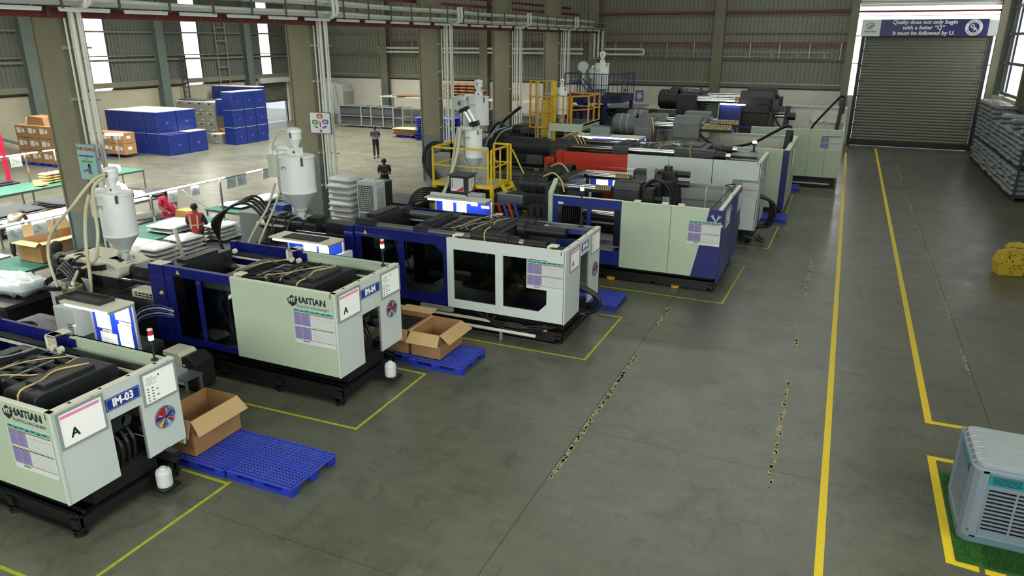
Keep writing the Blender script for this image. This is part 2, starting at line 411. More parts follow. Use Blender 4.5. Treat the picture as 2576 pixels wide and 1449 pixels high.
# ---- walls
def sheet(b, ax, u0, u1, z0, z1, pos, m, pitch=.25, dep=.04, inward=-1):
    n = max(1, round((u1 - u0) / pitch)); p = (u1 - u0) / n; P = []
    for i in range(n):
        a = u0 + i * p; P += [(a, 0), (a + p * .58, 0), (a + p * .66, dep), (a + p * .92, dep)]
    P.append((u1, 0)); V = []
    for u, d in P:
        t = pos + inward * (dep - d)
        for z in (z0, z1): V.append((u, t, z) if ax == 'y' else (t, u, z))
    F = [(2 * i, 2 * i + 1, 2 * i + 3, 2 * i + 2) for i in range(len(P) - 1)]
    b.add(V, F, m)
# back wall: plaster parapet, sheeting above, the big roller door at the right end
wb = MB(); wb.box(XL, -.25, YB, YB + .25, 0, 3.12, 'plaster'); wb.box(7.4, XR, YB, YB + .25, 0, 3.12, 'plaster')
wb.box(XL, -.25, YB + .2, YB + .25, 3.12, ZC, 'sheet_shade'); wb.box(-.25, 7.4, YB + .2, YB + .25, 8.1, ZC, 'sheet_shade'); wb.box(7.4, XR, YB + .2, YB + .25, 3.12, ZC, 'sheet_shade')
wall_back = struct(wb, 'wall_back')
b = MB(); sheet(b, 'y', XL, .1, 3.2, ZC, YB + .06, 'sheet'); sheet(b, 'y', .1, 7.4, 8.25, ZC, YB + .06, 'sheet'); b.build('corrugated_sheeting', wall_back)
for z, h, m in ((3.22, .18, 'girt'), (3.42, .06, 'galv'), (4.85, .10, 'girt'), (6.42, .08, 'girt'), (7.75, .12, 'girt'), (9.4, .12, 'girt')):
    b = MB(); b.box(XL, .05, YB - .12, YB, z, z + h, m); b.build('wall_girt', wall_back)
wl = MB(); DY0, DY1 = 43.0, 45.95
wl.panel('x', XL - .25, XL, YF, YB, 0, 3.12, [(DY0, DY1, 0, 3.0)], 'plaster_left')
SK = [(14.9, 16.2), (22.6, 23.9), (29.75, 31.05), (36.55, 37.95), (43.5, 44.7)]
a = YF
for y0, y1 in SK + [(YB, YB)]:
    wl.box(XL - .25, XL - .2, a, y0, 3.12, ZC, 'sheet_shade'); a = y1
wall_left = struct(wl, 'wall_left')
b = MB(); a = YF
for y0, y1 in SK + [(YB, YB)]:
    sheet(b, 'x', a, y0, 3.2, ZC, XL, 'sheet_shade', inward=1); a = y1
b.build('corrugated_sheeting', wall_left)
for y0, y1 in SK:
    b = MB(); b.box(XL - .16, XL - .14, y0, y1, 3.2, ZC, 'daylight_side'); b.build('translucent_sheet', wall_left)
for z, h in ((3.28, .3), (4.75, .12), (5.02, .06), (6.35, .1), (7.6, .1), (9.2, .12)):
    b = MB(); b.box(XL, XL + .14, YF, YB, z, z + h, 'girt'); b.build('wall_girt', wall_left)
wr = MB(); wr.box(XR, XR + .25, YF, YB, 0, 3.12, 'plaster')
a = YF
for y0, y1 in ((30, 31.5), (37, 38.5), (44.3, 48.6), (YB, YB)):
    wr.box(XR + .2, XR + .25, a, y0, 3.12, ZC, 'sheet_shade'); a = y1
wall_right = struct(wr, 'wall_right')
b = MB(); a = YF
for y0, y1 in ((30, 31.5), (37, 38.5), (44.3, 48.6), (YB, YB)):
    sheet(b, 'x', a, y0, 3.2, ZC, XR, 'sheet', inward=-1); a = y1
b.build('corrugated_sheeting', wall_right)
for y0, y1 in ((30, 31.5), (37, 38.5), (44.3, 48.6)):
    b = MB(); b.box(XR + .14, XR + .16, y0, y1, 3.2, ZC, 'daylight'); b.build('translucent_sheet', wall_right)
for z in (3.25, 4.8, 6.3, 7.7, 9.3):
    b = MB(); b.box(XR - .12, XR, YF, YB, z, z + .14, 'girt'); b.build('wall_girt', wall_right)
b = MB(); b.box(XL, XR, YF - .25, YF, 0, ZC, 'plaster'); wfr = struct(b, 'wall_front')
b = MB(); b.box(-14.5, 2.5, YF + .02, YF + .04, 4.35, 8.85, 'daylight'); b.build('translucent_sheet', wfr); b = MB(); b.box(XR - .06, XR - .03, -4, 10, 4.3, 8.3, 'daylight'); b.build('translucent_sheet', wall_right)  # glowing sheets added out of view to go with the fill lights
b = MB(); b.box(XL, XR, YF, YB, ZC, ZC + .2, 'sheet'); ceiling = struct(b, 'ceiling')
for yy in (-4, 5, 14.5, 24, 33, 42):
    b = MB(); b.box(-9.5, 2.5, yy - .65, yy + .65, ZC - .05, ZC - .01, 'daylight'); b.build('roof_light', ceiling)
for yy in (7, 15.5, 23.8, 32, 40.5):
    b = MB(); b.box(-35.5, -19.5, yy - .8, yy + .8, ZC - .05, ZC - .01, 'daylight'); b.build('roof_light', ceiling)
# ---- roof columns: I sections, web facing the aisle end
def icol(x0, x1, y, d, z1, name, slate=2.05, flip=False):
    b = MB(); f = .05
    for za, zb, m in ((0, slate, 'column_slate'), (slate, z1, 'column')):
        if flip:
            b.box(x0, x1, y, y + f, za, zb, m); b.box(x0, x1, y + d - f, y + d, za, zb, m); b.box((x0 + x1) / 2 - .02, (x0 + x1) / 2 + .02, y + f, y + d - f, za, zb, m)
        else:
            b.box(x0, x0 + f, y, y + d, za, zb, m); b.box(x1 - f, x1, y, y + d, za, zb, m); b.box(x0 + f, x1 - f, y + .03, y + .06, za, zb, m)
    b.box(x0 - .08, x1 + .08, y - .08, y + d + .08, 0, .03, 'column_slate')
    o = b.build(name); o['kind'] = 'structure'; return o
CY = [3.2, 11.35, 19.75, 28.0, 35.3, 42.4]
for y in CY:
    c = icol(-16.80, -15.86, y, .36, ZC, 'roof_column')
    b = MB()                                     # service pipes down the column face
    for k, (dx, r) in enumerate(((.16, .022), (.27, .035), (.42, .05), (.57, .055), (.68, .02))):
        b.cyl((-15.86 + dx, y + .05 + .05 * (k % 2), .4 if k > 1 else 1.2), (-15.86 + dx, y + .05 + .05 * (k % 2), 6.6), r, 'pipe_white', 10)
    b.build('service_pipe', c)
    b = MB()
    for z in (1.3, 2.4, 3.6, 4.7, 5.8): b.box(-15.86, -15.12, y + .12, y + .16, z, z + .04, 'galv'); b.box(-15.86, -15.80, y - .02, y + .16, z - .02, z + .06, 'galv')
    b.build('pipe_bracket', c)
for x in (-32.9, -24.4, -16.2, -8.05): icol(x, x + .62, YB - .5, .34, ZC, 'wall_column', 2.9, True)
icol(-.32, .10, YB - .5, .34, ZC, 'wall_column', 2.9, True); icol(7.12, 7.45, YB - .5, .34, ZC, 'wall_column', 2.9, True)
for y in (25.8, 34.1, 41.6): icol(XL + .02, XL + .5, y, .6, ZC, 'wall_column', ZC - .01)
icol(7.5, 7.88, 42.3, .4, ZC, 'wall_column', 2.9)
# diagonal brace by the near left wall column
b = MB(); b.bar((XL + .35, 18.5, 3.3), (XL + .35, 25.6, .4), .16, .12, 'column_slate'); o = b.build('trim_2'); o['kind'] = 'structure'
# ---- big roller door (door_1)
d = MB()
d.box(.40, .60, YB - .40, YB - .18, 0, 6.3, 'frame_black'); d.box(6.78, 6.98, YB - .40, YB - .18, 0, 6.3, 'frame_black'); d.box(.5, 6.9, YB - .33, YB - .27, .02, .10, 'frame_black')
d.box(.6, 6.8, YB - .30, YB - .24, .10, .32, 'frame_black'); d.box(.40, 6.98, YB - .42, YB - .18, 6.2, 6.3, 'frame_black')
door1 = struct(d, 'door_1')
n = 35; p = (6.22 - .32) / n
for i in range(n):
    z = .32 + i * p; b = MB(); e = .62; f = 6.76
    b.prism([(YB - .29, z), (YB - .325, z + p * .3), (YB - .335, z + p * .55), (YB - .31, z + p * .82), (YB - .27, z + p), (YB - .25, z + p * .5)], 'x', e, f, 'shutter')
    b.build('shutter_slat', door1)
b = MB()
for i in range(0, n, 5):
    z = .32 + i * p + p * .2; w = .32 if i < n - 5 else .28
    b.box(.60, .60 + w, YB - .345, YB - .33, z, z + p * .5, 'steel_dark'); b.box(6.78 - w, 6.78, YB - .345, YB - .33, z, z + p * .5, 'steel_dark')
b.build('end_gap', door1)  # added dark strips standing in for gaps at the slat ends
# strips of daylight round the door, roll box and rails above
tr = MB()
for x0, x1 in ((.10, .42), (6.96, 7.14)):
    tr.box(x0, x1, YB + .05, YB + .07, 2.9, 7.2, 'daylight_door'); tr.box(x0, x1, YB, YB + .1, 0, 2.9, 'plaster')
tr.box(.1, 7.14, YB + .05, YB + .07, 7.1, 8.0, 'daylight')
window_1 = struct(tr, 'window_1')
b = MB()
for z in (4.7, 6.25): b.box(.10, .42, YB - .02, YB + .05, z, z + .06, 'girt'); b.box(6.96, 7.14, YB - .02, YB + .05, z, z + .06, 'girt')
for z in (7.36, 7.62): b.box(.1, 7.14, YB - .05, YB + .05, z, z + .035, 'cream')
b.build('glazing_bar', window_1)
b = MB()
b.box(.12, 7.2, YB - .1, YB, 7.88, 8.0, 'cream'); b.box(.12, 7.2, YB - .16, YB - .05, 8.02, 8.12, 'galv'); b.box(.12, 7.2, YB - .1, YB, 8.16, 8.26, 'cream')
struct(b, 'trim_1')
bn = thing('banner_sign', 'long dark blue banner sign with slogan and round badge above the big roller door', 'sign', (3.4, YB - .7, 6.2))
b = MB(); b.box(.33, 7.08, YB - .62, YB - .05, 6.28, 7.10, 'light_grey'); b.build('roller_box', bn)
b = MB(); b.box(1.31, 6.62, YB - .66, YB - .62, 6.26, 7.16, 'banner'); b.build('banner_panel', bn)
b = MB(); b.box(.33, 1.31, YB - .66, YB - .62, 6.26, 7.16, 'white2')
b.tube([(.62, YB - .67, 6.70), (.60, YB - .67, 6.86), (.74, YB - .67, 6.97), (.92, YB - .67, 6.96), (.98, YB - .67, 6.86), (.92, YB - .67, 6.76)], .014, 'ink', 6)
b.bar((.62, YB - .67, 6.62), (.86, YB - .67, 6.90), .01, .03, 'ink'); b.bar((.72, YB - .67, 6.64), (.92, YB - .67, 6.88), .01, .03, 'ink'); b.bar((.80, YB - .67, 6.62), (.98, YB - .67, 6.84), .01, .025, 'ink_grey')
b.box(.48, .80, YB - .67, YB - .66, 6.50, 6.54, 'ink_grey'); b.box(.82, 1.14, YB - .67, YB - .66, 6.50, 6.54, 'pinkcloth'); b.box(.48, 1.14, YB - .67, YB - .66, 6.46, 6.47, 'ink_grey')
b.build('logo_panel', bn)
Yb = YB - .665
text('Qualty does not only begin', .30, 'white2', (3.50, Yb, 7.00), '-y', bn, bold=.012, shear=.15, sx=.98)
text('with a letter \u201cQ\u201d', .30, 'white2', (3.48, Yb, 6.71), '-y', bn, bold=.012, shear=.15, sx=1.0)
text('It must be followed by U.', .30, 'white2', (3.50, Yb, 6.42), '-y', bn, bold=.012, shear=.15, sx=1.0)
b = MB(); b.lathe((5.93, Yb, 6.71), [(.26, 0), (.26, -.006), (.42, -.006), (.42, 0)], 'white2', 32, 'y'); b.build('badge_ring', bn)
text('Q', .26, 'white2', (5.86, Yb, 6.77), '-y', bn, bold=.012); text('A', .26, 'white2', (6.01, Yb, 6.63), '-y', bn, bold=.012)
for wd, up in (('QUALITY', 1), ('ASSURANCE', -1)):
    for i, ch in enumerate(wd):
        t = (i - (len(wd) - 1) / 2) * .26; xx = 5.93 + .335 * math.sin(t); zz = 6.71 + up * .335 * math.cos(t)
        text(ch, .10, 'banner', (xx, Yb - .008, zz), '-y', bn, bold=.004)
# ---- side door in the left wall, half open
d = MB(); d.box(XL - .1, XL + .1, DY0 - .12, DY0, 0, 3.2, 'galv'); d.box(XL - .1, XL + .12, DY1, DY1 + .15, 0, 3.2, 'plaster'); d.box(XL - .05, XL + .35, DY0 - .1, DY1 + .1, 2.95, 3.3, 'light_grey')
door2 = struct(d, 'door_2')
for i in range(11):
    b = MB(); z = 1.62 + i * .12; b.prism([(XL + .02, z), (XL + .06, z + .06), (XL + .02, z + .12), (XL, z + .06)], 'y', DY0, DY1, 'shutter'); b.build('shutter_slat', door2)
b = MB(); b.box(XL + .01, XL + .06, DY0, DY1, 1.52, 1.62, 'steel_dark'); b.build('bottom_bar', door2)
# ---- fire main, conduit rails and white pipes on the back wall
tr = MB(); tr.cyl((-15.7, YB - .3, 7.60), (7.6, YB - .3, 7.60), .055, 'pipe_red', 10); tag(tr.build('fire_pipe'), 'long thin red fire pipe high across the back wall, crossing above the roller door', 'pipe')
tr = MB(); tr.box(-33, .0, YB - .32, YB - .22, 5.78, 5.90, 'pipe_red'); tag(tr.build('steel_rail'), 'dull red steel rail across the back wall sheeting, ending at the door column', 'rail')
cr = thing('conduit_rack', 'grey conduit rails on hangers below the red rail of the back wall', 'rack', (-6, YB - .3, 5.3))
b = MB()
for z in (5.32, 5.05): b.cyl((-15.4, YB - .3, z), (-1.2, YB - .3, z), .025, 'galv', 8)
b.build('conduit', cr)
for x in [-14.4 + 1.72 * i for i in range(9)]:
    b = MB(); b.box(x, x + .05, YB - .36, YB - .2, 4.95, 5.86, 'galv'); b.build('hanger', cr)
wp = thing('white_pipe_run', 'pair of thick white insulated pipes along the back wall, left of the sealed pipe loop', 'pipe', (-22, YB - .4, 5.2))
for z in (5.42, 5.14):
    b = MB(); b.cyl((-33, YB - .42, z), (-16.6, YB - .42, z), .075, 'pipe_white', 12); b.build('pipe', wp)
for x in [-32 + 1.9 * i for i in range(9)]:
    b = MB(); b.box(x, x + .05, YB - .34, YB - .2, 5.0, 5.86, 'galv'); b.build('hanger', wp)
lp = MB(); lp.tube([(-15.2, YB - .5, 5.44), (-12.7, YB - .5, 5.44), (-12.45, YB - .5, 5.36), (-12.45, YB - .5, 5.2), (-12.7, YB - .5, 5.12), (-15.2, YB - .5, 5.12)], .075, 'pipe_white', 10)
tag(lp.build('pipe_loop'), 'white insulated pipe loop closed by a U bend on the back wall', 'pipe')
st = thing('pipe_riser', 'white pipes dropping through a wire cage at the far end of the pipe run', 'pipe', (-15.3, YB - .7, 5.0))
b = MB()
for i in range(3): b.cyl((-15.75 + .28 * i, YB - .7, 4.9), (-15.75 + .28 * i, YB - .7, 6.6), .07, 'pipe_white', 10)
b.build('pipe', st)
b = MB()
for z in (4.85, 5.5, 6.2):
    for (xa, ya, xb, yb) in ((-15.95, -.9, -15.0, -.9), (-15.95, -.55, -15.0, -.55), (-15.95, -.9, -15.95, -.55), (-15.0, -.9, -15.0, -.55)): b.bar((xa, YB + ya, z), (xb, YB + yb, z), .03, .03, 'galv')
for xa, ya in ((-15.95, -.9), (-15.0, -.9), (-15.95, -.55), (-15.0, -.55)): b.bar((xa, YB + ya, 4.8), (xa, YB + ya, 6.7), .03, .03, 'galv')
b.build('cage', st)
# little wall brackets under the middle girt
wk = MB()
for i in range(22):
    x = -33 + i * 1.5
    if x < -.5: wk.box(x, x + .05, YB - .2, YB - .12, 4.95, 5.0 + .25, 'galv')
wk.build('girt_stub', wall_back)
# ---- overhead services along the column line
rb = MB(); rb.box(-15.80, -15.66, 2, YB - .4, 6.43, 6.60, 'pipe_red'); rb.box(-15.76, -15.70, 2, YB - .4, 6.60, 6.7, 'pipe_red')
tag(rb.build('crane_rail'), 'dark red steel rail running the whole length of the column row', 'rail')
for k, (z, lab) in enumerate(((6.80, 'lower thick white insulated pipe of the overhead run along the columns'), (7.12, 'upper thick white insulated pipe of the overhead run along the columns'))):
    P = []; y = 2.
    while y < YB - .5:
        P.append((-15.2, y, z - .05 * math.sin(PI * ((y - 3.2) / 8.2 % 1)))); y += 2.05
    b = MB(); b.tube(P, .07, 'pipe_white', 9, 3); tag(b.build('overhead_pipe'), lab, 'pipe')
ct = thing('cable_tray', 'galvanised tray and hangers carrying the overhead white pipes', 'tray', (-15.2, 20, 6.6))
for z in (6.68, 7.00):
    b = MB(); b.box(-15.42, -14.98, 2, YB - .5, z - .02, z, 'galv'); b.box(-15.42, -15.40, 2, YB - .5, z, z + .06, 'galv'); b.box(-15.0, -14.98, 2, YB - .5, z, z + .06, 'galv'); b.build('tray', ct)
y = 4.
while y < YB - 1:
    b = MB(); b.box(-15.44, -15.41, y, y + .05, 6.45, 7.35, 'steel_dark'); b.box(-14.99, -14.96, y, y + .05, 6.6, 7.25, 'steel_dark'); b.box(-15.42, -14.98, y, y + .05, 6.62, 6.66, 'steel_dark'); b.build('hanger', ct); y += 1.37
lt = None
for k, y in enumerate([5.2 + 1.55 * i for i in range(28)]):
    if lt is None:
        lt = thing('batten_light', 'slim unlit batten light hanging under the overhead pipe run', 'light', (-15.0, y, 6.57), 0, 'unlit battens under the pipe run')
        b = MB(); b.box(-.035, .035, -.58, .58, 0, .05, 'light_grey'); b.build('housing', lt, (0, 0, 0)); b = MB(); b.box(-.03, .03, -.57, .57, -.03, 0, 'pipe_white'); b.build('diffuser', lt, (0, 0, 0))
        b = MB(); b.cyl((0, -.4, .05), (0, -.4, .18), .006, 'galv', 6); b.cyl((0, .4, .05), (0, .4, .18), .006, 'galv', 6); b.build('hanger', lt, (0, 0, 0))
    else: dup(lt, (-15.0, y, 6.57))
    bpy.context.scene.objects['batten_light' + ('.%03d' % k if k else '')]['label'] = 'unlit batten light under the overhead pipes, %s from the near end' % ordn(k)
for i, (x, z) in enumerate(((-17.0, 7.45), (-17.6, 7.85))):
    b = MB(); b.cyl((x, 14, z), (x, YB - .4, z + .15), .07, 'pipe_red', 10); tag(b.build('fire_pipe'), ('lower', 'upper')[i] + ' dark red fire pipe running above and behind the overhead white pipes', 'pipe')
for k, y in enumerate(CY[1:]):
    b = MB(); b.tube([(-15.29, y + .1, 6.55), (-15.29, y + .1, 6.62), (-15.05, y + .05, 6.66), (-14.85, y, 6.72), (-14.85, y, 7.25)], .06, 'pipe_white', 8, 4)
    b.tube([(-15.44, y + .1, 6.55), (-15.44, y + .1, 6.64), (-15.2, y + .05, 6.70), (-14.72, y, 6.74), (-14.72, y, 7.25)], .05, 'pipe_white', 8, 4)
    tag(b.build('drop_pipe'), 'white swan-neck pipes dropping at the %s overhead column' % ('nearest', 'second', 'third', 'fourth', 'farthest')[k], 'pipe')
# cable ladder down the left wall and light ladder frames
for k, (y, xo) in enumerate(((39.2, .17), (36.0, .17))):
    b = MB(); w = .9 if k == 0 else .4
    z0, z1 = (2.2, 8.2) if k == 0 else (.6, 5.)
    b.bar((XL + xo, y, z0), (XL + xo, y, z1), .06, .06, 'galv' if k == 0 else 'dark_grey'); b.bar((XL + xo, y + w, z0), (XL + xo, y + w, z1), .06, .06, 'galv' if k == 0 else 'dark_grey')
    z = z0 + .3
    while z < z1: b.bar((XL + xo, y, z), (XL + xo, y + w, z), .05, .05, 'galv' if k == 0 else 'dark_grey'); z += (.85 if k == 0 else .3)
    tag(b.build('cable_ladder'), ('tall pale cable ladder on the left wall, right of its middle light strip', 'short dark cable ladder standing behind the grey box stack')[k], 'ladder')
# ================================================================ INJECTION MOULDING MACHINES
def check_sheet(parent, x0, x1, y, z0, z1):
    """laminated check sheet on a panel facing -y"""
    w, h = x1 - x0, z1 - z0
    b = MB(); b.box(x0, x1, y - .004, y, z0, z1, 'paper_dim'); s = b.build('check_sheet', parent)
    b = MB(); X = lambda u: x0 + w * u; Zt = lambda v: z1 - h * v
    b.box(X(.02), X(.99), y - .006, y - .004, Zt(.10), Zt(.015), 'teal'); b.box(X(.02), X(.99), y - .006, y - .004, Zt(.135), Zt(.115), 'cardboard_dark')
    b.box(X(.02), X(.42), y - .006, y - .004, Zt(.47), Zt(.14), 'purple'); b.box(X(.02), X(.42), y - .006, y - .004, Zt(.86), Zt(.54), 'purple')
    for v, m, t in ((.22, 'label_yellow', .010), (.49, 'label_yellow', .008), (.52, 'ink', .012), (.87, 'cardboard_dark', .010)): b.box(X(.02), X(.98), y - .007, y - .004, Zt(v + t), Zt(v), m)
    for i in range(22):
        v = .15 + i * .033
        if v < .86: b.box(X(.44), X(.97), y - .0055, y - .004, Zt(v + .005), Zt(v), 'grey')
    for i in range(20):
        v = .155 + i * .0355
        if abs(v - .5) > .03: b.box(X(.04), X(.16 + .03 * (i * 7 % 3)), y - .007, y - .006, Zt(v + .008), Zt(v), 'violet'); b.box(X(.21), X(.34 + .03 * (i * 5 % 3)), y - .007, y - .006, Zt(v + .008), Zt(v), 'violet')
    b.box(X(.205), X(.21), y - .0065, y - .004, Zt(.86), Zt(.14), 'paper_dim')
    for i in range(7): b.box(X(.06 + .13 * i), X(.13 + .13 * i), y - .007, y - .006, Zt(.06 + .02 * (i % 2)), Zt(.035 + .02 * (i % 2)), 'ink')
    b.box(X(.2), X(.36), y - .006, y - .004, Zt(.94), Zt(.91), 'ink_grey'); n_ = b.build('print', s); n_['kind'] = 'stuff'; return s
def whiteboard(parent, x, y0, y1, z0, z1, kind, s=1.):
    """framed board on a panel facing +x; kind 'A' or 'notes'"""
    f = .03 * s; b = MB()
    b.box(x, x + .02, y0, y1, z0, z0 + f, 'grey'); b.box(x, x + .02, y0, y1, z1 - f, z1, 'grey'); b.box(x, x + .02, y0, y0 + f, z0 + f, z1 - f, 'grey'); b.box(x, x + .02, y1 - f, y1, z0 + f, z1 - f, 'grey')
    b.cyl((x + .01, (y0 + y1) / 2 + .18, z1), (x + .01, (y0 + y1) / 2 + .18, z1 + .03), .006, 'grey', 6)
    w = b.build('notice_frame', parent)
    b = MB(); b.box(x, x + .012, y0 + f, y1 - f, z0 + f, z1 - f, 'board_white'); b.build('notice_sheet', w)
    b = MB(); H = z1 - z0; L = y1 - y0; q = x + .0135
    if kind == 'A':
        b.box(x + .012, q, y0 + f * 1.6, y1 - f * 2, z1 - H * .20, z1 - H * .12, 'pink'); b.build('pink_strip', w)
        text('A', H * .34, 'ink', (x + .013, y0 + L * .32, z0 + H * .33), '+x', w, 'letter', bold=.006, ext=.001)
    else:
        rr = random.Random(int(y0 * 10))
        for i in range(5): b.box(x + .012, q, y0 + L * .13, y0 + L * rr.uniform(.3, .45), z1 - H * (.2 + i * .05), z1 - H * (.19 + i * .05), 'ink_grey')
        for i in range(5):
            for j in range(2 + i % 2): yy = y0 + L * (.13 + .13 * j); zz = z1 - H * (.5 + .09 * i); b.box(x + .012, q, yy, yy + L * .055, zz - H * .035, zz, 'ink_grey')
        b.box(x + .012, q, y0 + L * .48, y0 + L * .51, z1 - H * .24, z1 - H * .18, 'ink'); n_ = b.build('notes', w); n_['kind'] = 'stuff'
def wheel(parent, x, y, z, r):
    b = MB(); b.lathe((x, y, z), [(0, .02), (r, .02), (r * 1.04, .012), (r * 1.04, 0)], 'ink_grey', 32, 'x'); w = b.build('defect_wheel', parent)
    cols = ['red', 'red', 'red', 'sign_blue', 'sky', 'violet', 'pinkcloth', 'sky', 'purple', 'green', 'purple', 'violet', 'sky', 'purple', 'purple', 'ink_grey', 'label_yellow', 'purple', 'violet', 'sign_blue', 'red']
    cols = ['violet', 'purple', 'green', 'sign_blue', 'purple', 'pinkcloth', 'sky', 'purple', 'ink_grey', 'label_yellow', 'purple', 'sign_blue', 'red', 'red', 'red']
    b = MB(); n = len(cols)
    for i, c in enumerate(cols):
        t0 = PI / 2 - 2 * PI * i / n; t1 = PI / 2 - 2 * PI * (i + 1) / n - 0
        pts = [(y, z)] + [(y + r * math.cos(t0 + (t1 - t0) * k / 3), z + r * math.sin(t0 + (t1 - t0) * k / 3)) for k in range(4)]
        b.prism(list(reversed(pts)), 'x', x + .019, x + .024, c)
        tm = (t0 + t1) / 2; cy, cz = y + r * .62 * math.cos(tm), z + r * .62 * math.sin(tm)
        b.obox((x + .0245, cy, cz), (.0008, 0, 0), (0, r * .2 * math.cos(tm), r * .2 * math.sin(tm)), (0, -r * .035 * math.sin(tm), r * .035 * math.cos(tm)), 'paper_dim' if i % 3 == 0 else 'ink')
    b.build('colour_sectors', w)
    b = MB(); b.bar((x + .03, y - r * .1, z), (x + .03, y + r * .6, z + r * .25), .02, .02, 'banner'); b.build('pointer', w)
def plate(parent, x, y0, y1, z0, z1, body, h):
    b = MB(); b.box(x, x + .008, y0, y1, z0, z1, 'sign_blue'); p = b.build('number_plate', parent)
    b = MB(); e = .012
    for a, c, d, g in ((y0 + e, y1 - e, z0 + e, z0 + e + .004), (y0 + e, y1 - e, z1 - e - .004, z1 - e), (y0 + e, y0 + e + .004, z0 + e, z1 - e), (y1 - e - .004, y1 - e, z0 + e, z1 - e)): b.box(x + .008, x + .009, a, c, d, g, 'white2')
    b.build('border', p)
    text(body, h, 'paper', (x + .009, (y0 + y1) / 2, (z0 + z1) / 2), '+x', p, bold=.006, ext=.001, sx=.86)
def stack_light(parent, p, h, mods, r=.035, seg=12):
    x, y, z = p; b = MB(); b.cyl(p, (x, y, z + h), r * .45, 'frame_black', 8); b.cyl(p, (x, y, z + .02), r * 1.4, 'frame_black', 10); b.cyl((x, y, z + h - .06), (x, y, z + h), r, 'frame_black', seg)
    s = b.build('signal_tower', parent); zz = z + h
    for m in mods:
        b = MB(); hh = .07 if m != 'cap' else .02; b.cyl((x, y, zz), (x, y, zz + hh), r, {'cap': 'lens_clear', 'red': 'lens_red', 'green': 'lamp_green', 'orange': 'lamp_orange', 'clear': 'lens_clear'}[m], seg)
        b.build({'cap': 'cap', 'red': 'red_lens', 'green': 'lit_lens', 'orange': 'lit_lens', 'clear': 'clear_lens'}[m], s); zz += hh
def rounded(y0, y1, z0, z1, r, n=4):
    P = []
    for cy, cz, t in ((y1 - r, z0 + r, -90), (y1 - r, z1 - r, 0), (y0 + r, z1 - r, 90), (y0 + r, z0 + r, 180)):
        for i in range(n + 1): a = math.radians(t + 90 * i / n); P.append((cy + r * math.cos(a), cz + r * math.sin(a)))
    return P
def base_frame(parent, x0, x1, y0, y1, z, m='black'):
    b = MB()
    for y in (y0, y1 - .14):
        b.box(x0, x1, y, y + .14, z - .30, z - .26, m); b.box(x0, x1, y + .05, y + .09, z - .50, z - .26, m); b.box(x0, x1, y, y + .14, z - .54, z - .50, m)
    n = max(3, int((x1 - x0) / 1.1))
    for i in range(n + 1):
        x = x0 + (x1 - x0 - .12) * i / n; b.box(x, x + .12, y0, y1, z - .48, z - .34, m); b.box(x, x + .10, y0, y0 + .14, .09, z - .5, m); b.box(x, x + .10, y1 - .14, y1, .09, z - .5, m)
    b.box(x0 + .05, x1 - .05, y0 + .3, y1 - .3, z - .30, z - .02, m); b.build('base_frame', parent)
    for i in range(n + 1):
        x = x0 + (x1 - x0 - .12) * i / n
        for y in (y0 + .07, y1 - .07):
            if i in (0, n) or i % 2 == 0:
                b = MB(); b.cyl((x + .05, y, 0), (x + .05, y, .05), .085, 'rubber', 12); b.cyl((x + .05, y, .05), (x + .05, y, .12), .03, 'black', 8); b.build('levelling_foot', parent)
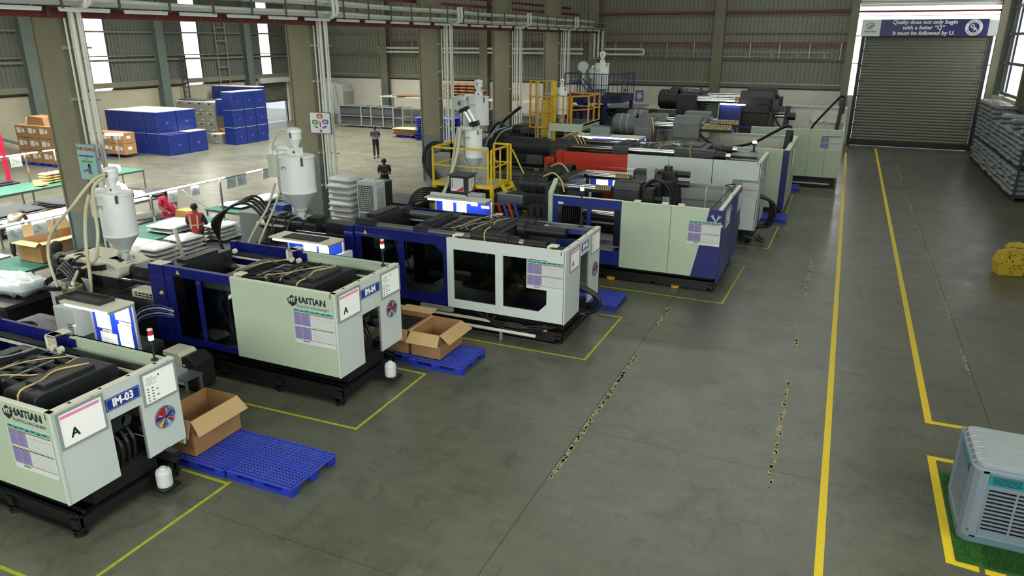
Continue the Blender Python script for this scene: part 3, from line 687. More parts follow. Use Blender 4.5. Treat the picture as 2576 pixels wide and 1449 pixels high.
def clamp_unit(parent, x0, x1, y0, y1, zt, s, links=True, m='iron', bar='steel', drop=.32):
    """toggle clamp seen from above: fixed platen, tie bars, moving platen, links, tail platen, tie-bar nuts"""
    yc = (y0 + y1) / 2; L = x1 - x0; hw = (y1 - y0) / 2
    def platen(name, a, w, hh, zz, grooves=True):
        b = MB(); b.prism([(p, q) for p, q in rounded(yc - hh, yc + hh, zz - 1.15 * s, zz, .10 * s)], 'x', a, a + w, m)
        b.box(a + w * .2, a + w * .8, yc - hh * .6, yc + hh * .6, zz - .01, zz + .05 * s, m)
        if grooves:
            for i in range(7): yy = yc - hh * .75 + i * hh * .25; b.box(a - .01, a, yy, yy + .03 * s, zz - 1.0 * s, zz - .12 * s, 'black'); b.box(a + w, a + w + .01, yy, yy + .03 * s, zz - 1.0 * s, zz - .12 * s, 'black')
        return b.build(name, parent, bevel=.012)
    platen('fixed_platen', x0, L * .10, hw * .86, zt)
    platen('moving_platen', x0 + L * .36, L * .09, hw * .84, zt - .03)
    tail = platen('tail_platen', x0 + L * .70, L * .16, hw * .84, zt + .02, False)
    for sy in (-1, 1):
        for zz in (zt - drop * s, zt - .95 * s):
            b = MB(); y = yc + sy * hw * .72; b.cyl((x0, y, zz), (x0 + L * .99, y, zz), .068 * s, bar, 14); t = b.build('tie_bar', parent)
            b = MB(); b.cyl((x0 + L * .86, y, zz), (x0 + L * .91, y, zz), .14 * s, m, 14); b.cyl((x0 + L * .91, y, zz), (x0 + L * .965, y, zz), .10 * s, 'black', 14); b.box(x0 + L * .86, x0 + L * .90, y - .17 * s, y + .17 * s, zz - .05 * s, zz + .05 * s, m); b.build('tie_bar_nut', parent)
            b = MB(); b.cyl((x0 + L * .10, y, zz), (x0 + L * .13, y, zz), .10 * s, m, 14); b.build('bar_collar', parent)
    if links:
        for k in range(5):
            y = yc + (k - 2) * hw * .26
            b = MB()
            b.bar((x0 + L * .45, y, zt - .16 * s), (x0 + L * .58, y, zt - .10 * s), .10 * s, .16 * s, m); b.bar((x0 + L * .57, y + hw * .10, zt - .10 * s), (x0 + L * .70, y + hw * .10, zt - .18 * s), .10 * s, .18 * s, m)
            b.cyl((x0 + L * .575, y - .10 * s, zt - .09 * s), (x0 + L * .575, y + .24 * s, zt - .09 * s), .05 * s, m, 10); b.build('toggle_link', parent, bevel=.01)
        b = MB(); b.box(x0 + L * .45, x0 + L * .70, yc - hw * .6, yc + hw * .6, zt - .85 * s, zt - .55 * s, m); b.build('crosshead', parent)
        for k in range(3):
            b = MB(); x = x0 + L * (.40 + .1 * k); b.box(x, x + .04 * s, yc - hw * .5, yc + hw * .5, zt - .06 * s, zt - .03 * s, 'steel'); b.build('grease_bar', parent)
    for k in range(5):
        rr = random.Random(k + int(x1 * 10)); xa = x0 + L * rr.uniform(.38, .7); P = [(xa, yc - hw * .7, zt + .0)]
        for j in range(4): P.append((xa + rr.uniform(-.1, .25) + j * .12, yc - hw * .6 + j * hw * .38, zt + rr.uniform(.03, .09)))
        b = MB(); b.tube(P, .009, ('hose_yellow', 'rubber', 'hose_grey')[k % 3], 6, 5); b.build('lube_line', parent)
    b = MB(); b.tube([(x0 + L * .80, yc - hw * .85, zt - .5), (x0 + L * .78, yc - hw * .82, zt), (x0 + L * .78, yc - hw * .4, zt + .06), (x0 + L * .76, yc, zt + .08), (x0 + L * .80, yc + hw * .5, zt + .06)], .014, 'hose_yellow', 6); b.build('lube_line', parent)
    b = MB(); b.cyl((x0 + L * .86, yc, zt - .5 * s), (x1 + .0, yc, zt - .5 * s), .20 * s, m, 16); b.cyl((x0 + L * .95, yc, zt - .5 * s), (x0 + L * .97, yc, zt - .5 * s), .24 * s, 'black', 16); b.build('clamp_cylinder', parent)
def roller_rail(parent, x0, x1, xs, y, z, m1, m2, s=1.):
    """rear guard: blue sliding part x0..xs, pale fixed part xs..x1, rail and rollers inside"""
    b = MB(); b.box(x0, xs + .05, y - .05, y, z - .16 * s, z, m1); b.box(x0, xs + .05, y - .05, y - .02, z - .8, z - .16 * s, m1); b.box(x0 - .02, x0 + .12, y - .12, y, z - 1.2, z + .02, m1); b.build('rear_door', parent)
    b = MB(); b.box(xs, x1, y - .03, y, z - 1.35, z, m2); b.box(xs, x1, y - .09, y, z - .02, z, m2); b.box(xs, x1, y - .10, y - .03, z - .22 * s, z - .20 * s, m2); b.build('rear_guard', parent)
    b = MB(); b.box(x0, x1 - .3, y - .17, y - .12, z - .24 * s, z - .17 * s, 'graphite'); b.box(x0, x1 - .25, y - .23, y - .19, z - .28 * s, z - .25 * s, 'cream'); b.build('door_rail', parent)
    for k, x in enumerate((x0 + .25, xs - .12, xs + .05)):
        b = MB(); b.lathe((x, y - .24, z - .12), [(.0, 0), (.03, 0), (.05, -.01), (.05, -.03), (.035, -.035), (.035, -.045), (.05, -.05), (.05, -.07), (.0, -.07)], 'cream', 14, 'y'); b.build('door_roller', parent)
    b = MB(); b.prism([(xs - .24, z - .16), (xs - .24, z + .05), (xs - .21, z + .08), (xs - .02, z + .08), (xs - .02, z + .05), (xs - .19, z + .05), (xs - .19, z - .16)], 'y', y - .30, y - .16, 'cream'); b.box(xs - .2, xs - .02, y - .3, y - .02, z + .05, z + .08, 'cream'); b.build('roller_bracket', parent, bevel=.01)
def end_panel(parent, x, y0, y1, z0, z1, oy0, oy1, oz, m):
    b = MB(); b.panel('x', x - .03, x, y0, y1, z0, z1, [(oy0, oy1, z0 - .01, oz)], m); e = b.build('end_panel', parent)
    b = MB(); b.box(x - .10, x + .004, y0, y1, z1, z1 + .012, 'cream'); b.box(x - .10, x - .085, y0, y1, z1 - .09, z1, m); b.box(x - .03, x + .003, oy1 - .012, oy1, z0, oz, 'alu'); b.box(x - .012, x + .012, y0 - .012, y0 + .012, z0, z1 + .01, m); b.build('trim_edge', e)
    for k in range(4):
        b = MB(); yy = y0 + (y1 - y0) * (.15 + .23 * k); b.box(x - .07, x - .03, yy, yy + .035, z1 + .012, z1 + .016, 'black'); b.build('slot', e)
    return e
def big_hoses(parent, x, y, z0, z1, out, n=3, r=.035, m='rubber', dy=.11):
    for k in range(n):
        b = MB(); o = out * (1 - .18 * k); yy = y + dy * k
        b.tube([(x - .35, yy, z1 + .02), (x - .1, yy, z1 - .01), (x + o * .75, yy, z1 - .16), (x + o, yy, (z0 + z1) / 2), (x + o * .7, yy, z0 + .08), (x - .05, yy, z0), (x - .35, yy, z0)], r, m, 9); b.build('hydraulic_hose', parent)
def injection_unit(parent, xn, xe, yc, z, s=1., cover='cream', lx=None):
    """barrel, carriage, cover and hydraulics left of the clamp (nozzle at xn, tail at xe)"""
    L = xn - xe
    b = MB(); b.box(xe, xn, yc - .50 * s, yc + .50 * s, .12, z - .62 * s, 'black'); b.box(xe - .05, xn, yc - .6 * s, yc + .6 * s, z - .64 * s, z - .56 * s, 'iron'); b.build('injection_base', parent)
    b = MB(); b.cyl((xn - L * .02, yc, z - .12 * s), (xe + L * .42, yc, z - .12 * s), .12 * s, 'iron', 16); b.box(xn - L * .40, xn - L * .04, yc - .19 * s, yc + .19 * s, z - .34 * s, z + .03 * s, 'iron'); b.build('barrel', parent)
    b = MB(); x = xe + L * .40
    b.prism([(p, q) for p, q in rounded(yc - .36 * s, yc + .36 * s, z - .5 * s, z + .0 * s, .06)], 'x', x, x + .42 * s, 'iron'); b.box(x + .02, x + .38 * s, yc - .18 * s, yc + .18 * s, z, z + .10 * s, 'black'); b.build('feed_block', parent, bevel=.012)
    for sy in (-1, 1):
        b = MB(); y = yc + sy * .34 * s; b.cyl((xn - L * .05, y, z - .22 * s), (xn - L * .35, y, z - .22 * s), .055 * s, 'black', 12); b.cyl((xn - L * .35, y, z - .22 * s), (xe + L * .35, y, z - .22 * s), .03 * s, 'chrome', 10); b.build('traverse_cylinder', parent)
        b = MB(); b.cyl((xe + L * .05, y, z - .05 * s), (xe + L * .42, y, z - .05 * s), .075 * s, 'iron', 12); b.cyl((xe + L * .04, y, z - .05 * s), (xe + L * .06, y, z - .05 * s), .1 * s, 'black', 12); b.build('injection_cylinder', parent)
    b = MB(); b.box(xe + L * .02, xe + L * .20, yc - .28 * s, yc + .28 * s, z - .52 * s, z + .06 * s, 'iron'); b.cyl((xe - L * .10, yc, z - .2 * s), (xe + L * .03, yc, z - .2 * s), .18 * s, 'black', 16); b.build('screw_motor', parent, bevel=.015)
    rr = random.Random(int(abs(yc * 10)))
    for k in range(7):
        b = MB(); x = xe + L * rr.uniform(.12, .38); y = yc - .3 * s + rr.uniform(-.1, .5)
        b.tube([(x, y, z), (x - .10, y - .05, z + rr.uniform(.03, .14)), (x - .2, y - .25, z - .02), (x - .25, y - .4, z - .5)], .02 + .012 * (k % 2), 'rubber', 7); b.build('hydraulic_hose', parent)
def control_board(parent, x0, x1, y, zt, h, depth, papers, lamp=True, stuff=None, lit=False):
    """operator shelf: pale roof over a tube lamp and a blue document board"""
    b = MB(); b.box(x0 - .1, x1, y - depth, y + .04, zt, zt + .03, 'cream'); b.box(x1 - .02, x1 + .02, y - .02, y + .02, zt - h, zt, 'alu'); b.box(x0, x0 + .03, y - .02, y + .02, zt - h - .5, zt, 'alu'); b.box(x1 - .03, x1 + .01, y - depth, y, zt - .04, zt, 'alu'); r = b.build('shelf_roof', parent)
    b = MB(); b.box(x0 + .02, x1 - .02, y, y + .02, zt - h, zt - .02, 'blue_board'); bd = b.build('document_board', parent)
    for (u0, u1, v0, v1, m) in papers:
        b = MB(); W_ = x1 - x0; xa, xb, za, zb = x0 + u0 * W_, x0 + u1 * W_, zt - v1 * h, zt - v0 * h; b.box(xa, xb, y - .006, y, za, zb, m)
        for k in range(4): b.box(xa + .15 * (xb - xa), xb - .3 * (xb - xa), y - .008, y - .006, zb - (zb - za) * (.3 + .14 * k) - .006, zb - (zb - za) * (.3 + .14 * k), 'grey')
        b.build('document', bd)
    if lamp:
        b = MB(); b.cyl((x0, y - depth + .03, zt - .03), (x1 - .25, y - depth + .03, zt - .03), .022, 'lamp', 10); b.build('tube_lamp', parent)
        L = area('board_tube', (((x0 + x1) / 2), y - depth + .05, zt - .07), x1 - x0 - .3, .05, 18, (1, 1, .97)); L.rotation_euler = (math.radians(25), 0, 0)
    return r
def hopper(name, label, x, y, z, zc, zd, zt, R_, load=True, k=1.):
    """drying hopper: valve foot, cone, drum with lid and latches, hot-air canister with elbow, vacuum loader on top"""
    t = thing(name, label, 'hopper', (x, y, z)); s = R_ / .44; H = zt - zd
    b = MB(); b.box(x - .2 * s, x + .2 * s, y - .17 * s, y + .17 * s, z, z + .025, 'hopper_white'); b.cyl((x, y, z + .02), (x, y, zc + .02), .11 * s, 'light_grey', 14); b.box(x + .1 * s, x + .34 * s, y - .03, y + .03, z + .07, z + .10, 'alu'); b.box(x - .24 * s, x - .1 * s, y - .05, y + .05, z + .06, z + .15, 'alu'); b.cyl((x + .2 * s, y - .12, z + .05), (x + .2 * s, y + .1, z + .13), .012, 'chrome', 6); b.build('slide_valve', t)
    b = MB(); b.lathe((x, y, zc), [(.15 * s, 0), (.17 * s, .02), (.17 * s, .06), (R_, zd - zc - .01), (R_ * 1.03, zd - zc)], 'light_grey', 32); b.build('cone', t)
    b = MB(); b.lathe((x, y, zd), [(R_ * 1.03, 0), (R_ * 1.03, .04 * s), (R_, .05 * s), (R_, H), (R_ * 1.05, H), (R_ * 1.05, H + .04 * s), (R_ * .95, H + .06 * s), (0, H + .07 * s)], 'hopper_white', 32); dr = b.build('drum', t)
    for a in (-35, 75, 190):
        aa = math.radians(a); b = MB(); cx, cy = x + R_ * 1.06 * math.cos(aa), y + R_ * 1.06 * math.sin(aa); b.box(cx - .02, cx + .02, cy - .02, cy + .02, zt - .17 * s, zt + .05 * s, 'chrome'); b.build('latch', dr)
    b = MB(); u = x - .06; yy = y - R_ * .99
    b.tube([(u - .06, yy, zt - H * .30), (u - .06, yy - .006, zt - H * .24), (u, yy - .01, zt - H * .215), (u + .06, yy - .006, zt - H * .24), (u + .06, yy, zt - H * .30)], .008, 'ink_grey', 6); b.build('level_window', dr)
    xc = x - R_ * 1.42; yc = y - .05 * s; r2 = .215 * s; z2 = zd + H * .42; hc = .50 * s * k
    b = MB(); b.lathe((xc, yc, z2), [(0, 0), (r2, 0), (r2, hc), (r2 * 1.06, hc), (r2 * 1.06, hc + .04), (0, hc + .06)], 'white', 24); b.build('air_canister', t)
    b = MB(); b.tube([(xc, yc, z2 + hc), (xc, yc, z2 + hc + .15 * s), (xc + .09 * s, yc, z2 + hc + .23 * s), (x - R_ * .60, y, z2 + hc + .23 * s), (x - R_ * .50, y, z2 + hc + .14 * s), (x - R_ * .48, y, zt - .03)], .08 * s, 'hopper_white', 12); b.build('air_elbow', t)
    b = MB(); b.tube([(xc + .08 * s, yc, z2), (xc + .08 * s, yc, z2 - .35 * s), (xc + .12 * s, yc, zd - .12), (x - .2 * s, y, zc + .12)], .07 * s, 'light_grey', 10); b.build('air_duct', t)
    if load:
        b = MB(); b.box(x - .12 * s, x + .14 * s, y - .13 * s, y + .12 * s, zt + .05 * s, zt + .24 * s, 'hopper_white'); b.cyl((x + .05 * s, y - .14 * s, zt + .15 * s), (x + .05 * s, y - .12 * s, zt + .15 * s), .03 * s, 'ink', 10); b.build('receiver_box', t, bevel=.01)
        zl = zt + .24 * s
        b = MB(); b.lathe((x, y, zl), [(.07 * s, 0), (.16 * s, .20 * s), (.175 * s, .23 * s), (.175 * s, .38 * s), (.195 * s, .39 * s), (.185 * s, .46 * s), (.1 * s, .51 * s), (0, .52 * s)], 'hopper_white', 20); ld = b.build('vacuum_loader', t)
        b = MB(); b.box(x + .02, x + .06, y - .21 * s, y - .18 * s, zl + .26 * s, zl + .40 * s, 'chrome'); b.build('latch', ld)
    return t, zt
def haitian(name, label, X1, XS, XP, Y0, Y1, Z0, Z1, xsheet, xlogo, s, num, oy, oz, brd, left_sheet=True):
    """machine with pale fixed guard (XS..X1), blue sliding door (XP..XS) and post"""
    t = thing(name, label, 'machine', (X1 - 1.5, (Y0 + Y1) / 2, 0))
    b = MB(); b.box(XS, X1, Y0, Y0 + .03, Z0, Z1, 'green_white'); b.box(XS, X1, Y0, Y0 + .07, Z1, Z1 + .012, 'cream'); b.box(X1 - .03, X1 + .004, Y0 - .006, Y0 + .03, Z0, Z1 + .012, 'white'); fp = b.build('guard_panel', t, bevel=.004)
    check_sheet(t, *xsheet)
    lx, lz, k = xlogo
    b = MB(); d = .105 * k; b.prism([(lx, lz + d), (lx - d, lz + .02), (lx - d * .8, lz - d * .5), (lx, lz - d), (lx + d * .8, lz - d * .5), (lx + d, lz + .02)], 'y', Y0 - .004, Y0, 'logo'); lg = b.build('logo_badge', t)
    text('HT', .105 * k, 'white', (lx, Y0 - .005, lz + .01), '-y', lg, bold=.005, ext=.001)
    text('HAITIAN', .155 * k, 'logo', (lx + .38 * k, Y0 - .003, lz + .03 * k), '-y', lg, bold=.006, ext=.002, sx=1.02)
    text('PLASTICS MACHINERY', .066 * k, 'ink_grey', (lx + .42 * k, Y0 - .003, lz - .085 * k), '-y', lg, ext=.001)
    b = MB()
    for i in range(7): b.obox((lx + (.12 + .085 * i) * k, Y0 - .0055, lz + .045 * k), (.008 * k, 0, -.03 * k), (0, .0004, 0), (.003, 0, .0015), 'green_white')
    b.build('logo_stripe', lg)
    w0 = XP + .20 * s; wm = (XP + XS) / 2
    zs0, zs1 = Z0 + .13, Z1 - .17
    b = MB(); b.panel('y', Y0 + .035, Y0 + .07, XP, XS + .06, Z0 - .0, Z1 - .005, [(w0, wm - .05, zs0, zs1), (wm + .06, XS + .03, zs0, zs1)], 'navy'); b.box(XP, XS + .06, Y0 + .035, Y0 + .12, Z1 - .005, Z1 + .008, 'navy2'); dr = b.build('safety_door', t)
    b = MB(); b.box(w0, wm - .05, Y0 + .05, Y0 + .055, zs0, zs1, 'glass_dark'); b.build('window_pane', dr); b = MB(); b.box(wm + .06, XS + .03, Y0 + .05, Y0 + .055, zs0, zs1, 'glass_dark'); b.build('window_pane', dr)
    b = MB()
    for a, c in ((w0, wm - .05), (wm + .06, XS + .03)): b.box(a, c, Y0 + .06, Y0 + .09, zs1 - .12 * s, zs1 - .01, 'cream'); b.box(a, c, Y0 + .06, Y0 + .09, zs0, zs0 + .03, 'cream')
    b.build('inner_rail', dr)
    b = MB(); b.prism([(XP + .30, Z1 - .12), (XP + .345, Z1 - .04), (XP + .39, Z1 - .12)], 'y', Y0 + .030, Y0 + .036, 'label_yellow'); b.build('warning_label', dr); b = MB(); b.cyl((XP + .06, Y0 + .0, Z0 + .55), (XP + .06, Y0 + .035, Z0 + .62), .012, 'chrome', 8); b.build('door_latch', dr)
    b = MB(); b.box(XP - .38 * s, XP - .02, Y0 + .02, Y0 + .30, Z0 - .02, Z1, 'navy'); b.box(XP - .36 * s, XP - .04, Y0 + .04, Y0 + .28, Z1, Z1 + .01, 'cream'); b.build('door_post', t, bevel=.008); b = MB(); b.lathe((XP - .12, Y0 + .02, Z0 + .95 * s), [(0, -.03), (.025, -.03), (.03, -.01), (.04, 0)], 'label_yellow', 14, 'y'); b.build('stop_button', t)
    end_panel(t, X1, Y0, Y1, Z0, Z1, oy[0], oy[1], oz, 'white2')
    roller_rail(t, XP - .1, X1 - .02, XS + .10, Y1, Z1, 'navy', 'green_white', s)
    for k2, (xx, yy) in enumerate(((XS + .05, Y0 + .08), (X1 - .45, Y0 + .08))):
        b = MB(); b.prism([(xx, Z1 - .1), (xx, Z1 + .05), (xx + .03, Z1 + .08), (xx + .2, Z1 + .08), (xx + .2, Z1 + .05), (xx + .04, Z1 + .05), (xx + .04, Z1 - .1)], 'y', yy - .02, yy + .12, 'cream')
        if k2 == 0: b.build('roller_bracket', t, bevel=.008)
    rr = random.Random(int(abs(X1) * 10))
    for k in range(9):
        x = XP + .35 + .14 * k; b = MB(); b.tube([(x, Y0 + .30, Z1 - .35), (x + rr.uniform(-.1, .2), Y0 + .22, Z1 - .7), (x + rr.uniform(-.1, .3), Y0 + .2, Z0 + .35), (x + rr.uniform(-.2, .3), Y0 + .25, Z0 + .15)], .011, ('hose_grey', 'graphite', 'grey')[k % 3], 6); b.build('cooling_hose', t)
    b = MB(); b.box(XP + .5, XP + 1.15, Y0 + .35, Y1 - .5, Z0 + .45, Z0 + .75, 'iron'); b.box(XP + .9, XP + 1.25, Y0 + .3, Y0 + .5, Z0 + .55, Z0 + .9, 'dark_grey'); b.cyl((XP + .3, Y0 + .4, Z0 + .3), (XS + .2, Y0 + .4, Z0 + .3), .045, 'chrome', 12); b.build('mould', t, bevel=.01)
    base_frame(t, XP - .3, X1 - .12, Y0 + .10, Y1 - .10, Z0, 'black')
    clamp_unit(t, XP - .25, X1 - .12, Y0 + .12, Y1 - .25, Z1 - .06, s)
    b = MB(); b.box(X1 - .8, X1 - .18, oy[0] - .3, oy[1] + .35, Z0 - .1, Z0 + .02, 'black'); b.box(X1 - .5, X1 - .2, oy[0] + .02, oy[0] + .3, Z0, Z0 + .8 * s, 'iron'); b.cyl((X1 - .2, oy[0] + .2, Z0 + .42), (X1 - .5, oy[0] + .2, Z0 + .42), .10, 'black', 14); b.cyl((X1 - .12, oy[0] + .3, oz - .18), (X1 - .4, oy[0] + .3, oz - .18), .08, 'graphite', 14); b.build('pump_block', t, bevel=.01)
    big_hoses(t, X1 - .20, oy[0] + .12, Z0 + .02, oz - .25, .14, 3, .032)
    if brd:
        ya, yb2 = oy[1] + .05, Y1
        whiteboard(t, X1 + .002, Y0 + .05, Y0 + .05 + .62 * brd, Z1 - .05 - .46 * brd, Z1 - .02, 'A'); whiteboard(t, X1 + .002, oy[1] + .05, Y1 - .01, Z1 - .50 * brd, Z1 - .02, 'notes')
        plate(t, X1 + .001, Y0 + .05 + .62 * brd + .02, oy[1] + .02, Z1 - .31, Z1 - .14, num, .155); wheel(t, X1 + .001, (oy[1] + Y1) / 2 + .02, Z1 - .77 - .13 * (brd - 1), .155)
    return t
# ---- machine IM-03 (nearest, cut by the frame)
m3 = haitian('moulding_machine', 'pale green machine with plate IM-03 and an open carton beside its end', -8.0, -10.1, -11.7, 4.71, 6.50, .60, 1.84, (-8.88, -8.07, 4.708, .93, 1.56), (-8.80, 1.71, .92), .92, 'IM-03', (5.43, 5.88), 1.41, 1.0, True)
stack_light(m3, (-8.12, 6.30, 1.86), .30, ('green', 'red', 'cap'))
b = MB(); b.lathe((-7.92, 5.98, .14), [(0, 0), (.10, 0), (.105, .03), (.105, .20), (.09, .24), (.05, .25), (.04, .28), (0, .28)], 'paper_dim', 18); solo(b, 'oil_bucket', (-7.92, 5.98, .14), 'white plastic bucket strapped with a black cord on the foot tray of machine IM-03', 'bucket')
b = MB(); b.box(-8.2, -7.78, 5.84, 6.12, .10, .14, 'black'); b.build('bucket_tray', m3); b = MB(); b.box(-8.2, -7.80, 6.1, 6.2, .45, .60, 'black'); b.build('bracket', m3)
# ---- machine IM-04
m4 = haitian('moulding_machine', 'pale green machine with plate IM-04, its blue sliding door at left', -7.12, -9.35, -10.96, 8.96, 10.88, .61, 2.09, (-8.01, -7.16, 8.958, 1.12, 1.75), (-8.00, 1.87, 1.0), 1.0, 'IM-04', (9.67, 10.20), 1.50, 1.0)
stack_light(m4, (-7.28, 10.62, 2.10), .34, ('green', 'red', 'cap'), .035)
b = MB(); b.lathe((-6.98, 10.22, .14), [(0, 0), (.10, 0), (.105, .03), (.105, .20), (.09, .24), (.05, .25), (.04, .28), (0, .28)], 'paper_dim', 18); solo(b, 'oil_bucket', (-6.98, 10.22, .14), 'white plastic bucket on the foot tray of machine IM-04', 'bucket')
b = MB(); b.box(-7.3, -6.82, 10.1, 10.36, .10, .14, 'black'); b.build('bucket_tray', m4)
injection_unit(m4, -11.35, -14.9, 9.93, 1.62, 1.0)
b = MB(); b.prism([(-14.6, 1.40), (-14.6, 1.60), (-14.45, 1.72), (-13.2, 1.72), (-12.95, 1.62), (-12.95, 1.48), (-13.0, 1.40)], 'y', 9.55, 10.35, 'cream'); b.build('feed_cover', m4, bevel=.02)
b = MB(); b.box(-14.35, -13.75, 9.0, 9.5, .75, 1.32, 'light_grey'); b.build('pump_cover', m4, bevel=.03)
b = MB(); b.box(-12.25, -11.45, 9.25, 9.75, 1.22, 1.38, 'cream'); hc = b.build('heater_cover', m4, bevel=.02)
b = MB()
for i in range(7):
    for j in range(2): b.box(-12.15 + .1 * i, -12.09 + .1 * i, 9.235, 9.25, 1.27 + .05 * j, 1.29 + .05 * j, 'black')
b.build('vent', hc)
b = MB(); b.box(-13.75, -13.0, 8.7, 9.2, .2, 1.18, 'graphite'); b.prism([(-13.5, 1.0), (-13.46, 1.08), (-13.42, 1.0)], 'y', 8.69, 8.70, 'label_yellow'); b.build('valve_cabinet', m4, bevel=.02)
for k in range(4):
    b = MB(); b.tube([(-14.2, 9.3 - .05 * k, 1.35), (-13.9, 9.15 - .05 * k, 1.75 - .03 * k), (-13.2, 8.95 - .05 * k, 1.45), (-12.85 + .05 * k, 8.8, .8), (-12.9, 8.75, .3)], .03, 'rubber', 8); b.build('hydraulic_hose', m4)
for k in range(3):
    b = MB(); b.tube([(-12.8, 9.2, 1.80 - .03 * k), (-13.4, 9.1, 1.70 - .03 * k), (-13.9, 9.0, 1.55 - .03 * k), (-14.3, 8.95, 1.36 - .03 * k), (-14.2, 8.9, 1.24 - .02 * k), (-13.7, 8.95, 1.32 - .03 * k)], .03, 'rubber', 8); b.build('hydraulic_hose', m4)
for k, m in enumerate(('hose_blue', 'hose_grey', 'hose_blue', 'hose_clear', 'hose_blue')):
    b = MB(); b.tube([(-11.55, 8.5 + .03 * k, .75 + .05 * k), (-11.3, 8.6, 1.1 + .05 * k), (-11.0, 8.75, 1.2 + .05 * k), (-10.75, 8.9, 1.15 + .04 * k)], .014, m, 6); b.build('cooling_hose', m4)
h1, _ = hopper('material_hopper', 'tall white drying hopper stained beige, nearest, beside the goals poster column', -13.14, 9.93, 1.66, 1.86, 2.22, 3.05, .325)
b = MB(); b.tube([(-13.05, 9.75, 3.50), (-13.18, 9.6, 3.42), (-13.3, 9.4, 3.2), (-13.4, 9.2, 2.95), (-13.9, 9.0, 2.4), (-14.0, 8.9, 1.9), (-13.75, 8.8, 1.35)], .03, 'hose_clear', 9); b.build('suction_hose', h1)
b = MB(); b.tube([(-12.98, 8.6, 1.60), (-13.35, 8.95, 1.60), (-13.44, 9.1, 1.67), (-13.12, 9.1, 1.79), (-12.88, 9.1, 1.97), (-12.80, 9.12, 2.22), (-12.82, 9.2, 2.54), (-12.95, 9.3, 2.85), (-13.15, 9.5, 3.25), (-13.1, 9.75, 3.45)], .032, 'hose_clear', 9); b.build('suction_hose', h1)
b = MB(); b.tube([(-13.17, 9.0, .95), (-13.02, 9.0, 1.57), (-12.98, 9.0, 2.07), (-13.05, 9.1, 2.47), (-13.2, 9.3, 2.85), (-13.3, 9.5, 3.1)], .034, 'hose_clear', 9); b.build('suction_hose', h1)
# document board of IM-04's side
cb = thing('document_shelf', 'lit shelf with blue document board beside the blue post of machine IM-04', 'shelf', (-11.2, 8.0, 0))
control_board(cb, -11.7, -10.6, 7.98, 1.74, 1.05, .46, [(.10, .42, .08, .55, 'paper'), (.14, .52, .62, .98, 'paper_dim'), (.56, .90, .02, .34, 'paper'), (.58, .88, .42, .84, 'paper'), (.62, .9, .36, .41, 'hose_yellow'), (.2, .42, .57, .61, 'hose_yellow'), (.58, .94, .88, .92, 'hose_yellow')])
b = MB(); b.box(-11.70, -11.64, 7.94, 8.02, 0, .7, 'alu'); b.box(-10.62, -10.56, 7.94, 8.02, 0, .7, 'alu'); b.build('leg', cb)
b = MB(); b.box(-11.85, -10.95, 7.62, 7.92, 1.775, 1.795, 'graphite'); b.box(-11.85, -10.95, 7.62, 7.64, 1.795, 1.84, 'graphite'); b.box(-11.85, -10.95, 7.90, 7.92, 1.795, 1.84, 'graphite'); b.box(-11.87, -11.85, 7.62, 7.92, 1.775, 1.84, 'graphite'); b.box(-10.95, -10.93, 7.62, 7.92, 1.775, 1.84, 'graphite')
solo(b, 'parts_tray', (-11.4, 7.77, 1.775), 'dark grey plastic tray lying on the lit shelf near machine IM-04', 'tray')
# ---- machine IM-05: both guards glazed
Y0 = 13.03; Y1 = 15.32; X1 = -4.63; Z0, Z1 = .50, 2.04
m5 = thing('moulding_machine', 'grey and blue machine with plate IM-05 and four large dark windows', 'machine', (-7, 14.2, 0))
WA, WB = (-7.16, -6.17, .69, 1.81), (-6.00, -5.02, .70, 1.81)
b = MB(); b.panel('y', Y0, Y0 + .04, -7.31, X1, Z0, Z1, [WA, WB], 'white2'); b.box(-7.31, X1, Y0, Y0 + .08, Z1, Z1 + .01, 'cream'); b.box(X1 - .02, X1 + .004, Y0 - .006, Y0 + .03, Z0, Z1 + .01, 'cream')
b.prism([(-5.20, .70), (-5.02, .70), (-5.02, .88)], 'y', Y0, Y0 + .04, 'white2'); g = b.build('guard_panel', m5, bevel=.004)
for (a, c, d, e) in (WA, WB): b = MB(); b.box(a, c, Y0 + .045, Y0 + .05, d, e, 'glass_dark'); b.build('window_pane', g)
check_sheet(m5, -5.46, -4.66, Y0 - .002, 1.19, 1.80)
BA, BB = (-9.54, -8.57, .71, 1.83), (-8.41, -7.43, .71, 1.84)
b = MB(); b.panel('y', Y0 + .05, Y0 + .085, -9.69, -7.28, Z0, Z1 + .01, [BA, BB], 'navy'); b.box(-9.69, -7.28, Y0 + .05, Y0 + .12, Z1 + .01, Z1 + .02, 'navy2')
b.prism([(-7.61, .71), (-7.43, .71), (-7.43, .89)], 'y', Y0 + .05, Y0 + .085, 'navy'); b.prism([(-7.63, 1.84), (-7.43, 1.66), (-7.43, 1.84)], 'y', Y0 + .05, Y0 + .085, 'navy'); g = b.build('safety_door', m5, bevel=.004)
for (a, c, d, e) in (BA, BB): b = MB(); b.box(a, c, Y0 + .09, Y0 + .095, d, e, 'glass_dark'); b.build('window_pane', g)
b = MB(); b.prism([(-9.45, 1.90), (-9.40, 1.99), (-9.35, 1.90)], 'y', Y0 + .044, Y0 + .05, 'label_yellow'); b.build('warning_label', g)
b = MB(); b.box(-9.95, -9.71, Y0 + .0, Y0 + .36, .45, Z1 + .01, 'navy'); b.build('door_post', m5, bevel=.01)
end_panel(m5, X1, Y0, Y1, Z0, Z1, 13.97, 14.54, 1.70, 'white2')
whiteboard(m5, X1 + .002, 13.27, 13.87, 1.53, 2.00, 'A'); whiteboard(m5, X1 + .002, 14.64, 15.26, 1.55, 2.02, 'notes'); plate(m5, X1 + .001, 14.03, 14.47, 1.79, 1.96, 'IM-05', .15); wheel(m5, X1 + .001, 14.99, 1.15, .16)
